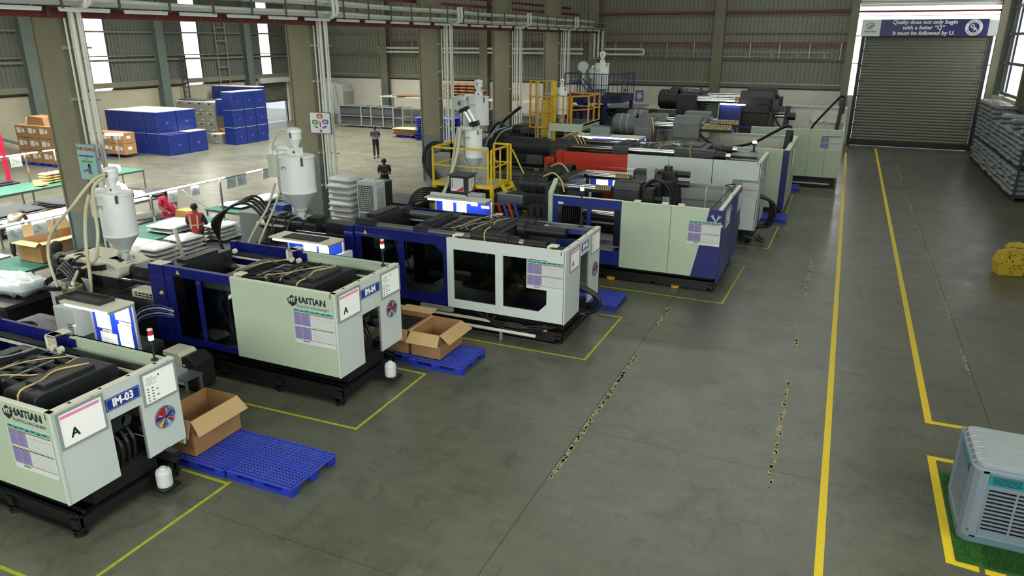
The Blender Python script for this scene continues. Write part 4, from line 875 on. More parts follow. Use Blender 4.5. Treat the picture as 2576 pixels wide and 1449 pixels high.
roller_rail(m5, -9.7, X1 - .02, -7.0, Y1, Z1, 'navy', 'grey', 1.)
base_frame(m5, -9.9, X1 - .1, Y0 + .12, Y1 - .1, Z0)
clamp_unit(m5, -9.8, X1 - 1.0, Y0 + .10, Y1 - .22, Z1 + .12, 1.15, drop=.12)
for (xa, xb, yy, zz, r) in ((-6.05, -5.07, 14.3, 2.07, .115), (-5.9, -5.19, 13.5, 1.97, .10)):
    b = MB(); b.cyl((xa, yy, zz), (xb, yy, zz), r, 'black', 20); b.cyl((xa - .12, yy, zz), (xa + .05, yy, zz), r * 1.5, 'iron', 18); b.box(xa - .1, xa, yy - r * 1.7, yy + r * 1.7, zz - r * 1.3, zz - r, 'iron'); b.build('guard_tube', m5)
for (x, z) in ((-7.2, Z1), (-5.05, Z1)):
    b = MB(); b.prism([(x, z - .1), (x, z + .06), (x + .04, z + .09), (x + .22, z + .09), (x + .22, z + .05), (x + .05, z + .05), (x + .05, z - .1)], 'y', Y0 + .06, Y0 + .20, 'cream'); b.build('roller_bracket', m5, bevel=.008)
b = MB(); b.box(-9.4, -5.0, Y0 - .02, Y0 + .05, .30, .34, 'cream'); b.cyl((-7.6, Y0 - .12, .20), (-5.2, Y0 - .12, .20), .035, 'pipe_white', 10); b.box(-6.0, -5.96, Y0 - .16, Y0 - .08, 0, .17, 'galv'); b.box(-8.0, -7.2, Y0 - .02, Y0 + .06, .38, .48, 'galv'); b.build('drain_rail', m5)
for k in range(3): b = MB(); b.tube([(-6.6 + .2 * k, Y0 + .05, .45), (-6.2, Y0 - .02, .36 - .05 * k), (-5.5, Y0 - .02, .34 - .06 * k), (-5.0 + .1 * k, Y0 + .0, .42)], .028, 'rubber', 7); b.build('hydraulic_hose', m5)
big_hoses(m5, X1 + .02, 14.05, .42, 1.02, .42, 2, .040, dy=.13)
b = MB(); b.tube([(X1 - .3, 14.3, .85), (X1 + .15, 14.3, .80), (X1 + .22, 14.32, .6), (X1 - .2, 14.3, .45)], .03, 'rubber', 8); b.build('hydraulic_hose', m5)
b = MB(); b.box(X1 - .4, X1 + .02, 13.98, 14.2, .40, .48, 'black'); b.cyl((X1 - .1, 14.06, .42), (X1 + .12, 14.06, .42), .05, 'steel', 12); b.build('hose_coupling', m5)
stack_light(m5, (-5.02, 15.1, 2.05), .82, ('green', 'cap'), .045)
for k in range(6):
    b = MB(); x = -9.2 + .15 * k; b.tube([(x, 13.5, 1.7), (x + .1 * (k % 3), 13.35, 1.3), (x + .25, 13.4, .95), (x + .1 + .1 * k, 13.5, .75)], .012, ('hose_grey', 'rubber')[k % 2], 6); b.build('cooling_hose', m5)
for k in range(6):
    b = MB(); x = -6.9 + .1 * k; b.tube([(x + .5, 13.35, 1.78), (x + .45, 13.3, 1.3), (x + .2, 13.3, .95 + .03 * k), (-7.1, 13.35, .9 + .04 * k)], .018, 'graphite', 6); b.build('cable', m5)
b = MB(); b.box(-8.3, -7.6, 13.5, 13.9, 1.1, 1.5, 'iron'); b.box(-7.0, -6.3, 13.6, 14.2, .8, 1.1, 'graphite'); b.cyl((-6.0, 13.7, 1.0), (-5.1, 13.7, 1.0), .14, 'black', 14); b.build('mould', m5, bevel=.02)
b = MB(); b.box(-5.35, -4.75, 14.4, 14.8, 1.75, 2.05, 'blue_sheet'); b.box(-5.32, -4.78, 14.43, 14.77, 2.04, 2.06, 'blue_plastic_dark'); b.prism([(-5.35, 1.95), (-5.33, 2.16), (-4.77, 2.16), (-4.75, 1.95)], 'y', 14.4, 14.41, 'blue_sheet'); b.build('blue_crate', m5)
injection_unit(m5, -9.95, -13.0, 14.15, 1.75, 1.0)
b = MB(); b.box(-12.0, -9.95, 13.1, 13.9, .1, 1.30, 'navy'); b.box(-12.0, -9.96, 13.6, 14.7, 1.30, 1.42, 'navy2'); b.build('injection_cover', m5, bevel=.02)
b = MB(); b.box(-12.4, -11.7, 13.95, 14.4, 1.50, 1.755, 'black'); b.box(-11.7, -10.9, 14.1, 14.4, 1.68, 1.76, 'graphite'); b.build('feed_block', m5, bevel=.01)
b = MB(); b.quad([(-13.2, 13.75, 1.62), (-12.35, 13.75, 1.62), (-12.35, 14.55, 1.72), (-13.2, 14.55, 1.72)], 'paper'); b.box(-13.2, -12.35, 13.75, 14.5, 1.58, 1.61, 'cream'); b.build('feed_cover', m5)
h2, _ = hopper('material_hopper', 'wide white drying hopper in front of the 3R sign column', -12.1, 14.2, 1.75, 1.95, 2.42, 3.27, .42)
for k in range(2):
    b = MB(); b.tube([(-12.75 + .25 * k, 14.1, 2.6), (-12.9 + .2 * k, 13.9, 2.0), (-13.1 + .3 * k, 13.6, 1.5), (-13.3 + .35 * k, 13.4, 1.0)], .03, 'hose_clear', 8); b.build('suction_hose', h2)
b = MB(); b.tube([(-12.15, 14.1, 3.9), (-12.3, 14.0, 3.95), (-12.5, 13.95, 3.7), (-12.6, 13.95, 3.45)], .03, 'hose_clear', 8); b.build('suction_hose', h2)
for k in range(4):
    b = MB(); b.tube([(-13.3, 14.2 + .1 * k, 1.6), (-13.6, 14.0 + .1 * k, 2.0 + .05 * k), (-14.0, 13.8, 1.95), (-14.3, 13.7 - .1 * k, 1.6), (-14.35, 13.6, 1.1), (-14.2, 13.6, .6)], .035, 'rubber', 8); b.build('hydraulic_hose', m5)
b = MB(); b.box(-14.3, -13.5, 14.3, 14.9, .2, 1.70, 'grey'); b.build('motor_cover', m5, bevel=.05)
b = MB(); b.box(-13.6, -12.2, 14.75, 14.79, .3, 1.55, 'hose_grey'); b.box(-12.2, -12.1, 14.7, 14.8, .2, 1.6, 'light_grey'); b.build('side_guard', m5, bevel=.01)
cb = thing('document_shelf', 'lit shelf with black mats on its pale roof, left of machine IM-05', 'shelf', (-10.4, 12.3, 0))
control_board(cb, -11.15, -9.62, 12.55, 1.85, .5, .5, [(.28, .52, .05, .95, 'paper'), (.56, .74, .05, .9, 'paper')])
b = MB(); b.box(-10.9, -9.9, 12.10, 12.45, 1.88, 1.90, 'black')
b.build('rubber_mat', cb); b = MB(); b.box(-11.1, -11.04, 12.5, 12.56, 0, 1.35, 'alu'); b.box(-9.70, -9.64, 12.5, 12.56, 0, 1.35, 'alu'); b.build('leg', cb)
b = MB(); b.box(-9.60, -9.25, 12.2, 12.7, 1.38, 1.42, 'white2'); b.box(-9.60, -9.50, 12.2, 12.7, 1.42, 1.6, 'white2')
for i in range(5):
    for j in range(4): b.cyl((-9.55 + .06 * j, 12.25 + .1 * i, 1.42), (-9.55 + .06 * j, 12.25 + .1 * i, 1.45), .02, 'paper', 6)
b.box(-9.45, -9.40, 12.4, 12.45, 0, 1.38, 'alu'); solo(b, 'perforated_tray', (-9.4, 12.4, 0), 'white perforated tray on a post in front of the blue post of machine IM-05', 'tray')
# ---- two platen machines
def big_clamp(parent, ya, yb, zu, zl, c0, c1, p1, bt, bt2, m0, m1, end, r, rc, zp, m, md):
    yc = (ya + yb) / 2
    for y in (ya, yb):
        for z in (zu, zl):
            b = MB(); b.lathe((c0, y, z), [(0, 0), (rc * .8, 0), (rc, .10), (rc, c1 - c0)], m, 20, 'x')
            for u in (.35, .62): b.lathe((c0 + (c1 - c0) * u, y, z), [(rc, 0), (rc * 1.03, .01), (rc * 1.03, .05), (rc, .06)], md, 20, 'x')
            c = b.build('lock_cylinder', parent)
            b = MB(); b.cyl((p1, y, z), (bt, y, z), r, 'chrome', 18); b.build('tie_bar', parent)
            if z == zu:
                b = MB()
                n = int((bt2 - bt) / .055)
                for i in range(n): b.cyl((bt + .055 * i, y, z), (bt + .055 * i + .035, y, z), r * 1.02, 'brass', 14); b.cyl((bt + .055 * i + .035, y, z), (bt + .055 * i + .055, y, z), r * .88, 'steel_dark', 14)
                o = b.build('threaded_end', parent); o['kind'] = 'stuff'
    b = MB(); b.box(c1, p1, ya - rc * 1.0, yb + rc * 1.0, .7, zp, m); b.box(c1 + .05, p1 + .12, ya + rc, yb - rc, zp - .6, zp + .06, m)
    for i in range(9): y = ya + rc + (yb - ya - 2 * rc) * i / 8; b.box(p1, p1 + .05, y - .02, y + .02, .9, zp - .05, md)
    b.build('fixed_platen', parent, bevel=.03)
    b = MB(); b.box(m0, m1, ya - rc * .95, yb + rc * .95, .8, zp - .08, m); b.box(m0 + .08, m1 - .08, ya + rc * 1.2, yb - rc * 1.2, zp - .5, zp + .02, m)
    for y in (ya, yb): b.prism([(y - rc * 1.1, zu - rc), (y + rc * 1.1, zu - rc), (y + rc * 1.1, zu + rc * .5), (y + rc * .6, zu + rc * 1.05), (y - rc * .6, zu + rc * 1.05), (y - rc * 1.1, zu + rc * .5)], 'x', m0 - .05, m1 + .05, m)
    b.build('moving_platen', parent, bevel=.03)
    for y in (ya + .1, yb - .1):
        b = MB(); b.box(m1 + .05, m1 + .35, y - .14, y + .14, zu - .38, zu + .12, md); b.box(m1 + .35, end, y - .05, y + .05, zu - .2, zu - .12, m); b.cyl((m1 + .1, y - .2, zu + .16), (m1 + .1, y + .2, zu + .16), .05, md, 10); b.build('lock_nut', parent, bevel=.02)
def hose_run(parent, pts, n, r, m='rubber', dy=.07, name='hydraulic_hose'):
    for k in range(n):
        b = MB(); b.tube([(x, y + dy * k, z - .02 * k) for x, y, z in pts], r, m, 8); b.build(name, parent)
X1, Y0, Y1, Z0, Z1 = -2.30, 17.70, 21.15, .40, 2.13
m6 = thing('moulding_machine', 'wide pale machine with a dark blue slanted corner and W emblem', 'machine', (-5, 19.4, 0))
b = MB(); b.box(-4.82, -3.565, Y0, Y0 + .05, Z0, Z1, 'green_white'); b.prism([(-3.555, Z0), (-2.97, Z0), (-2.63, Z1), (-3.555, Z1)], 'y', Y0, Y0 + .05, 'green_white'); b.box(-4.82, X1 - .35, Y0 + .0, Y0 + .06, Z1, Z1 + .02, 'cream'); b.build('guard_panel', m6, bevel=.004)
b = MB(); b.prism([(-2.97, Z0), (X1, Z0), (X1, Z1), (-2.63, Z1)], 'y', Y0 - .006, Y0 + .05, 'navy'); cp = b.build('corner_panel', m6)
b = MB()
for k in range(3):
    for sx in (-1, 1):
        cx = -2.47; o = .028 * k
        b.tube([(cx + sx * (.125 - o * 1.0), Y0 - .010, 1.985 + .012 * k), (cx + sx * (.085 - o * .8), Y0 - .010, 1.95 - .01 * k), (cx + sx * (.045 - o * .5), Y0 - .010, 1.90 - .01 * k), (cx - sx * (.002 + o * .2), Y0 - .010, 1.83 - .012 * k)], .0075, 'white2', 5, 4)
b.build('emblem', cp)
text('WINDSOR', .085, 'white2', (-2.47, Y0 - .009, 1.745), '-y', cp, bold=.004, sx=.92)
check_sheet(m6, -3.12, -2.33, Y0 - .008, 1.23, 1.83)
b = MB()
for x in (-4.5, -3.8, -3.4): b.box(x, x + .16, Y0 - .02, Y0 + .1, Z1 + .01, Z1 + .07, 'cream')
b.build('guard_hinge', m6, bevel=.006)
b = MB(); b.panel('y', Y0 + .03, Y0 + .08, -6.69, -4.80, Z0 + .02, Z1, [(-6.57, -5.75, .80, 1.89), (-5.64, -4.86, .80, 1.90)], 'navy2'); b.box(-6.69, -4.8, Y0 + .03, Y0 + .12, Z1, Z1 + .02, 'cream'); b.box(-6.55, -6.40, Y0 + .022, Y0 + .03, 1.92, 1.98, 'paper_dim'); b.build('safety_door', m6, bevel=.004)
b = MB(); b.prism([(Y0, .3), (Y0 + .12, .3), (Y0 + .12, 2.20), (Y0 + .45, 2.48), (Y0 + .42, 2.52), (Y0, 2.22)], 'x', -6.82, -6.70, 'green_white'); b.build('door_post', m6, bevel=.006)
b = MB()
for i, (a, c) in enumerate(((Y0, 18.90), (18.915, 19.75), (19.765, Y1))): b.box(X1 - .04, X1 + (.0 if i != 1 else -.012), a, c, Z0 - .1, Z1, 'navy2')
b.box(X1 - .12, X1 - .02, Y0, Y1, Z1, Z1 + .03, 'cream'); b.box(X1 - .1, X1 - .02, 19.2, 19.5, Z1 + .03, Z1 + .09, 'cream'); e = b.build('end_panel', m6, bevel=.004)
text('IM-06', .16, 'purple', (X1 - .01, 19.35, 1.86), '+x', e, bold=.004)
whiteboard(m6, X1 + .002, 18.12, 18.84, 1.58, 2.06, 'A'); whiteboard(m6, X1 + .002, 20.32, 21.08, 1.54, 2.04, 'notes'); wheel(m6, X1 + .001, 20.93, 1.10, .18)
b = MB(); b.box(-4.3, X1 - .04, Y1 - .05, Y1, .5, Z1 - .06, 'hose_grey'); b.box(-6.8, X1 - .04, Y1 - .12, Y1 + .02, Z1 - .06, Z1, 'grey')
for z in (.9, 1.15, 1.4, 1.65): b.box(-4.3, X1 - .05, Y1 - .08, Y1 - .05, z, z + .025, 'grey')
for x in (-3.3, -2.8): b.box(x, x + .05, Y1 - .09, Y1 - .05, .5, Z1, 'light_grey')
b.build('rear_guard', m6)
b = MB(); b.box(-4.4, X1 - .05, Y0 + .1, Y1 - .1, .42, .46, 'grey')
for i in range(6): b.box(-4.4, X1 - .05, Y0 + .3 + .5 * i, Y0 + .32 + .5 * i, .46, .48, 'dark_grey')
b.build('drip_floor', m6)
b = MB(); b.cyl((-4.5, 18.1, .87), (-3.9, 18.1, .87), .12, 'silver_wrap', 14); b.build('wrapped_pipe', m6)
for xa, xb, ya, yb in ((-6.8, -4.4, 17.95, 18.25), (-6.8, X1 - .2, 20.7, 20.95)): b = MB(); b.box(xa, xb, ya, yb, .45, .75, 'black'); b.build('bed', m6)
base_frame(m6, -6.8, X1 - .12, Y0 + .12, Y1 - .12, Z0 + .12)
for x in (-5.05, -3.35): b = MB(); b.cyl((x, Y0 + .15, .01), (x, Y0 + .15, .06), .11, 'orange_yellow', 16); b.build('yellow_pad', m6)
big_clamp(m6, 18.45, 20.35, 2.26, 1.12, -7.9, -7.05, -6.75, -5.75, -5.26, -5.15, -4.55, -4.0, .105, .27, 2.36, 'iron', 'black')
for k in range(5): b = MB(); yy = 18.8 + .3 * k; b.tube([(-4.6, yy, 2.2), (-4.3, yy, 2.55 - .08 * k), (-3.9, yy + .1, 2.3), (-3.8, yy + .1, 1.6)], .03, 'black', 7); b.build('hydraulic_hose', m6)
b = MB(); b.prism([(19.2, 1.4), (19.6, 1.4), (19.6, 2.3), (19.4, 2.6), (19.2, 2.3)], 'x', -4.4, -4.2, 'black'); b.box(-4.45, -3.95, 19.9, 20.3, 1.9, 2.6, 'black'); b.cyl((-4.2, 20.1, 2.6), (-4.2, 20.1, 2.72), .12, 'iron', 12); b.cyl((-3.95, 20.1, 2.52), (-3.6, 20.1, 2.52), .09, 'black', 12); b.cyl((-3.95, 20.1, 2.25), (-3.6, 20.1, 2.25), .09, 'iron', 12); b.box(-4.62, -4.4, 19.3, 19.6, 2.3, 2.75, 'hose_grey'); b.build('valve_block', m6, bevel=.02)
b = MB(); b.tube([(-3.4, 17.9, 1.95), (-2.9, 18.6, 1.8), (-2.6, 20.2, 2.1), (-2.45, 20.8, 2.22), (-2.75, 20.9, 2.16), (-2.6, 20.6, 2.18), (-2.4, 20.4, 2.0)], .014, 'rubber', 6); b.build('cable', m6)
for k, (yy, x0) in enumerate(((18.3, -7.2), (19.9, -7.6))):
    b = MB(); b.tube([(x0, yy, 2.5), (x0 + .3, yy - .05, 2.62), (x0 + .55, yy - .1, 2.45), (x0 + .65, yy - .12, 2.15)], .022, 'hose_yellow', 7); b.build('air_hose', m6)
b = MB()
for i in range(5):
    for j in range(2): b.cyl((-6.9 + .05 * j, 18.0 + .06 * i, 2.3 - .09 * i), (-6.74 + .05 * j, 17.98 + .06 * i, 2.3 - .09 * i), .02, 'brass', 8)
b.box(-7.0, -6.9, 17.95, 18.3, 1.85, 2.4, 'graphite'); b.build('manifold', m6)
injection_unit(m6, -7.2, -11.0, 19.4, 1.72, 1.25)
b = MB(); b.box(-9.1, -8.15, 19.1, 19.7, 1.42, 1.70, 'iron_grey'); b.box(-9.1, -8.15, 19.12, 19.68, 1.70, 1.74, 'grey'); b.cyl((-8.15, 19.4, 1.55), (-7.95, 19.4, 1.55), .17, 'grey', 18); b.cyl((-7.95, 19.4, 1.55), (-7.1, 19.4, 1.55), .10, 'chrome', 16); b.box(-9.12, -9.0, 19.0, 19.8, 1.36, 1.76, 'black'); b.build('barrel_cover', m6, bevel=.015)
b = MB()
for i in range(3): b.box(-7.6 + .2 * i, -7.48 + .2 * i, 18.3, 18.4, 1.35, 1.65, 'graphite'); b.tube([(-7.54 + .2 * i, 18.35, 1.35), (-7.5 + .2 * i, 18.3, 1.1), (-7.6 + .15 * i, 18.3, .8)], .025, 'rubber', 6)
b.box(-7.7, -7.0, 18.4, 18.9, .5, 1.6, 'iron'); b.build('valve_group', m6)
for k, m in enumerate(('red', 'blue_plastic', 'red', 'blue_plastic')):
    b = MB(); x = -8.35 + .17 * k; b.bar((x - .1, 18.0, 1.75 + .05 * (k % 2)), (x + .12, 17.95, 1.2), .05, .05, m)
    for j in range(6): b.bar((x - .1 + .035 * j, 17.96, 1.70 - .09 * j), (x + .0 + .035 * j, 17.9, 1.74 - .09 * j), .014, .014, 'brass')
    b.build('water_manifold', m6)
cb = thing('document_shelf', 'lit shelf with bright blue board and wrapped roll on its roof, behind machine IM-05', 'shelf', (-9.4, 17.5, 0))
control_board(cb, -10.27, -8.50, 17.75, 1.83, .62, .45, [(.13, .32, .03, .95, 'paper'), (.38, .56, .28, .98, 'paper'), (.41, .54, .12, .2, 'paper'), (.64, .76, .2, .33, 'paper'), (.82, .96, .28, .4, 'paper')])
b = MB(); b.box(-10.25, -10.2, 17.7, 17.75, 0, 1.2, 'alu'); b.box(-8.6, -8.55, 17.7, 17.75, 0, 1.2, 'alu'); b.build('leg', cb)
b = MB(); b.cyl((-10.25, 17.5, 1.92), (-9.15, 17.45, 1.92), .06, 'poly', 12); solo(b, 'wrapped_roll', (-9.7, 17.48, 1.86), 'grey film wrapped roll lying on the bright blue board shelf', 'roll')
# mould temperature unit with red corner decals, small grey box
b = MB(); tt = thing('control_cabinet', 'small black cabinet with white and red decals, in front of the yellow platform', 'cabinet', (-9.85, 18.6, 0))
b.box(-10.14, -9.55, 18.35, 18.85, .5, 2.30, 'graphite'); b.box(-10.18, -9.50, 18.30, 18.9, 2.30, 2.34, 'dark_grey'); b.box(-10.1, -9.6, 18.4, 18.8, 0, .5, 'black'); b.build('body', tt, bevel=.015)
b = MB(); b.box(-10.08, -9.68, 18.345, 18.35, 1.86, 2.24, 'paper_dim'); b.prism([(-9.93, 1.87), (-9.69, 1.87), (-9.69, 2.0)], 'y', 18.34, 18.345, 'red'); b.box(-10.05, -10.02, 18.34, 18.345, 1.95, 2.2, 'cardboard'); b.build('front_decal', tt)
b = MB(); b.box(-9.55, -9.545, 18.42, 18.78, 1.86, 2.24, 'paper_dim'); b.prism([(18.6, 1.87), (18.77, 1.87), (18.77, 2.0)], 'x', -9.545, -9.54, 'red'); b.build('side_decal', tt)
b = MB(); b.box(-9.55, -9.10, 18.35, 18.6, 1.56, 1.82, 'light_grey'); b.cyl((-9.28, 18.34, 1.68), (-9.28, 18.36, 1.68), .02, 'ink', 8); b.box(-9.5, -9.45, 18.45, 18.5, .0, 1.56, 'alu'); solo(b, 'switch_box', (-9.3, 18.5, 0), 'light grey switch box beside the small black decal cabinet', 'box')
# ---- red and white machine
X1, Y0, Y1, Z0, Z1 = -2.03, 22.92, 25.3, .45, 2.55
m7 = thing('moulding_machine', 'machine with bright red door and pale grey guard, behind the W emblem machine', 'machine', (-5, 24, 0))
b = MB(); b.box(-8.32, -6.13, Y0, Y0 + .05, .7, 2.51, 'red'); b.prism([(-7.8, 1.5), (-7.7, 1.6), (-7.0, 1.6), (-6.9, 1.5), (-6.9, 1.0), (-7.8, 1.0)], 'y', Y0 - .01, Y0, 'frame_black'); b.build('safety_door', m7, bevel=.004)
b = MB(); b.box(-8.58, -8.35, Y0, Y0 + .3, .5, 2.52, 'red'); b.build('door_post', m7, bevel=.02); b = MB(); b.box(-9.0, -8.62, Y0 - .05, Y0 + .35, 1.6, 2.28, 'red'); b.build('pump_cover', m7, bevel=.05)
b = MB()
for a, c in ((-6.13, -4.81), (-4.80, -3.45), (-3.43, X1)): b.box(a, c, Y0, Y0 + .05, Z0, Z1, 'white2')
b.build('guard_panel', m7, bevel=.004); check_sheet(m7, -2.83, -2.05, Y0 - .003, 1.42, 2.0)
end_panel(m7, X1, Y0, Y1, Z0, Z1, 23.8, 24.4, 1.9, 'white2'); whiteboard(m7, X1 + .002, 23.0, 23.65, 1.75, 2.4, 'A'); whiteboard(m7, X1 + .002, 24.5, 25.2, 1.9, 2.45, 'notes'); plate(m7, X1 + .001, 23.75, 24.4, 2.15, 2.35, 'IM-07', .15)
roller_rail(m7, -8.4, X1 - .05, -5.5, Y1, Z1, 'dark_grey', 'light_grey'); base_frame(m7, -8.6, X1 - .1, Y0 + .12, Y1 - .1, Z0)
clamp_unit(m7, -8.9, X1 - .9, Y0 + .15, Y1 - .2, Z1 + .22, 1.25, True, 'graphite', 'chrome', drop=.12)
big_hoses(m7, X1 + .02, 23.9, .35, 1.35, .48, 3, .045, dy=.14)
for k in range(4): b = MB(); r = .12 + .03 * k; b.tube([(X1 - .3, 22.8 - .02 * k, .3), (X1 + .1, 22.78 - .03 * k, .28 - .02 * k), (X1 + .12 + r, 23.1, .12), (X1 + .1, 23.5, .2)], .022, 'rubber', 7); b.build('hydraulic_hose', m7)
stack_light(m7, (-2.5, 25.05, 2.56), .28, ('orange',), .07)
injection_unit(m7, -9.1, -13.5, 24.1, 2.2, 1.4)
b = MB(); b.box(-13.5, -8.7, 22.95, 23.1, .7, 1.65, 'iron_grey')
for i in range(40):
    for j in range(4): b.box(-13.3 + .115 * i, -13.24 + .115 * i, 22.94, 22.95, 1.52 - .09 * j - (.35 if j > 1 else 0), 1.55 - .09 * j - (.35 if j > 1 else 0), 'black')
o = b.build('perforated_guard', m7)
b = MB(); b.cyl((-10.9, 24.0, 2.45), (-9.2, 24.0, 2.45), .30, 'graphite', 18); b.cyl((-11.3, 24.0, 2.45), (-10.9, 24.0, 2.45), .42, 'black', 18); b.box(-9.9, -9.3, 23.5, 24.5, 1.9, 2.2, 'dark_grey'); b.build('injection_drive', m7, bevel=.02)
for k in range(3): b = MB(); b.tube([(-11.3 + .15 * k, 23.6, 1.7), (-11.5 + .15 * k, 23.5, 2.3), (-11.2 + .15 * k, 23.5, 2.9), (-10.7 + .1 * k, 23.6, 3.1)], .03, ('hose_grey', 'rubber', 'hose_grey')[k], 8); b.build('hydraulic_hose', m7)
for k in range(3): b = MB(); b.tube([(-8.7, 24.3 - .3 * k, 2.7), (-8.5, 24.3 - .3 * k, 2.95), (-8.2, 24.2 - .3 * k, 2.95), (-7.9, 24.0 - .3 * k, 2.6)], .02, 'hose_yellow', 7); b.build('air_hose', m7)
cb = thing('document_shelf', 'lit cream roofed shelf in front of the red door machine', 'shelf', (-6.2, 21.9, 0))
control_board(cb, -7.15, -5.20, 22.2, 2.05, .6, .75, [(.12, .32, .05, .7, 'paper'), (.40, .6, .1, .7, 'paper'), (.7, .9, .1, .5, 'violet')])
b = MB(); b.box(-7.12, -7.06, 22.15, 22.2, 0, 1.45, 'alu'); b.box(-5.28, -5.22, 22.15, 22.2, 0, 1.45, 'alu'); b.build('leg', cb)
# ---- green and blue machine
X1, Y0, Y1, Z0, Z1 = -1.52, 27.34, 31.5, .3, 2.36
m8 = thing('moulding_machine', 'pale green machine with a dark blue edge stripe, second from the roller door', 'machine', (-5, 29.5, 0))
b = MB(); b.box(-8.2, -3.3, Y0, Y0 + .05, Z0, Z1, 'green_white'); b.box(-3.29, -1.73, Y0, Y0 + .05, Z0, Z1, 'green_white'); b.box(-8.2, X1, Y0, Y0 + .08, Z1, Z1 + .03, 'cream'); b.build('guard_panel', m8, bevel=.004)
b = MB(); b.box(-1.73, X1, Y0 - .01, Y0 + .05, Z0 - .03, Z1, 'navy'); b.build('edge_stripe', m8)
b = MB(); b.box(X1 - .05, X1, Y0 + .05, Y1, Z0 - .1, Z1, 'green_white'); b.box(X1 - .15, X1 + .01, Y0 + .05, Y1, Z1, Z1 + .04, 'cream'); b.box(X1, X1 + .02, 28.2, 28.24, .9, 1.8, 'cream'); b.box(X1, X1 + .04, 28.9, 28.94, 1.0, 1.5, 'steel'); b.build('end_panel', m8, bevel=.005)
whiteboard(m8, X1 + .002, 29.0, 30.6, 1.45, 2.2, 'notes')
b = MB(); b.box(-8.2, X1 - .05, Y1 - .05, Y1, .3, Z1, 'cream')
for x in (-4.6, -4.0, -3.3, -2.9, -2.2): b.box(x, x + .06, Y1 - .1, Y1 - .05, .3, Z1, 'paper_dim')
b.box(-8.2, X1 - .05, Y1 - .12, Y1, Z1, Z1 + .05, 'paper_dim'); b.build('rear_guard', m8)
base_frame(m8, -8.2, X1 - .1, Y0 + .12, Y1 - .1, Z0 + .22)
big_clamp(m8, 28.9, 30.9, 2.85, 1.5, -8.35, -7.42, -6.70, -5.92, -5.85, -5.85, -4.95, -4.6, .145, .40, 3.1, 'iron_grey', 'grey')
for y in (28.9, 30.9):
    b = MB()
    for i in range(20): b.cyl((-4.9 + .057 * i, y, 2.82), (-4.865 + .057 * i, y, 2.82), .15, 'brass', 14); b.cyl((-4.865 + .057 * i, y, 2.82), (-4.843 + .057 * i, y, 2.82), .13, 'steel_dark', 14)
    o = b.build('threaded_end', m8); o['kind'] = 'stuff'
hose_run(m8, [(-5.6, 28.7, 2.6), (-5.5, 28.7, 2.95), (-5.1, 28.7, 2.80), (-4.6, 28.8, 2.35), (-3.9, 28.9, 2.18), (-3.0, 29.1, 2.35), (-2.3, 29.4, 2.75), (-1.85, 29.5, 3.0), (-1.65, 29.5, 2.85), (-1.65, 29.5, 2.3)], 4, .035)
b = MB(); b.prism([(-1.95, 1.6), (-1.75, 1.6), (-1.65, 2.85), (-1.85, 2.85)], 'y', 29.45, 29.75, 'frame_black'); b.box(-1.9, -1.6, 29.4, 29.8, 2.85, 2.9, 'light_grey'); b.build('hose_post', m8)
b = MB(); b.tube([(-6.9, 28.6, 3.1), (-6.75, 28.5, 3.15), (-6.65, 28.45, 2.85), (-6.62, 28.45, 2.65)], .03, 'hose_yellow', 7); b.build('air_hose', m8); b = MB(); b.cyl((-6.62, 28.42, 2.5), (-6.62, 28.42, 2.62), .05, 'red', 10); b.build('air_valve', m8)
injection_unit(m8, -8.6, -13.2, 29.9, 2.4, 1.5)
b = MB(); b.box(-13, -8.7, 28.0, 28.15, .9, 2.2, 'iron_grey'); b.box(-12.6, -8.9, 29.2, 30.6, 2.2, 2.45, 'dark_grey'); b.build('injection_cover', m8, bevel=.02)
cb = thing('document_shelf', 'lit shelf with dark blue board under a clear bin, behind the red door machine', 'shelf', (-7.6, 27.0, 0))
control_board(cb, -8.95, -6.55, 26.9, 2.62, .7, .7, [(.02, .15, .1, .95, 'paper'), (.24, .38, .35, .98, 'paper'), (.8, .9, .1, .2, 'paper')])
b = MB(); b.box(-8.9, -8.84, 26.85, 26.9, 0, 1.92, 'alu'); b.box(-6.65, -6.59, 26.85, 26.9, 0, 1.92, 'alu'); b.build('leg', cb)
b = MB(); b.box(-8.5, -7.75, 26.3, 26.8, 2.65, 2.98, 'film'); b.box(-8.5, -7.75, 26.3, 26.32, 2.65, 2.98, 'poly'); solo(b, 'clear_bin', (-8.1, 26.55, 2.65), 'translucent plastic bin standing on the dark blue board shelf', 'bin')
# ---- far machine
X1, Y0, Y1, Z0, Z1 = .15, 33.8, 38.5, .45, 2.44
m9 = thing('moulding_machine', 'farthest machine with pale green guard reaching the yellow lane and black twin cylinders', 'machine', (-4, 36.2, 0))
b = MB()
for a, c in ((-3.58, -1.15), (-1.14, -.48), (-.47, X1)): b.box(a, c, Y0, Y0 + .05, Z0, Z1, 'green_white')
b.box(-3.58, X1, Y0, Y0 + .06, Z1, Z1 + .025, 'cream'); b.build('guard_panel', m9, bevel=.004); check_sheet(m9, -.72, .10, Y0 - .003, 1.60, 2.22)
b = MB(); b.box(X1 - .05, X1, Y0 + .05, Y1, Z0, Z1, 'green_white'); b.box(X1 - .1, X1 + .02, Y0 + .02, Y0 + .07, Z0, Z1, 'cream'); b.build('end_panel', m9)
b = MB(); b.box(-3.9, X1, Y1 - .05, Y1, .3, 3.03, 'cream'); b.box(X1 - .05, X1, Y1 - .8, Y1, Z1, 3.03, 'cream')
for x in (-3.6, -3.0, -2.9, -2.2, -1.5, -1.4, -.8, -.1): b.box(x, x + .05, Y1 - .12, Y1 - .05, .3, 3.0, 'paper_dim')
b.box(-3.9, X1, Y1 - .14, Y1, 3.0, 3.06, 'paper_dim'); b.box(-1.4, X1, Y1 - .12, Y1 - .05, 2.3, 2.36, 'paper_dim'); b.build('rear_guard', m9)
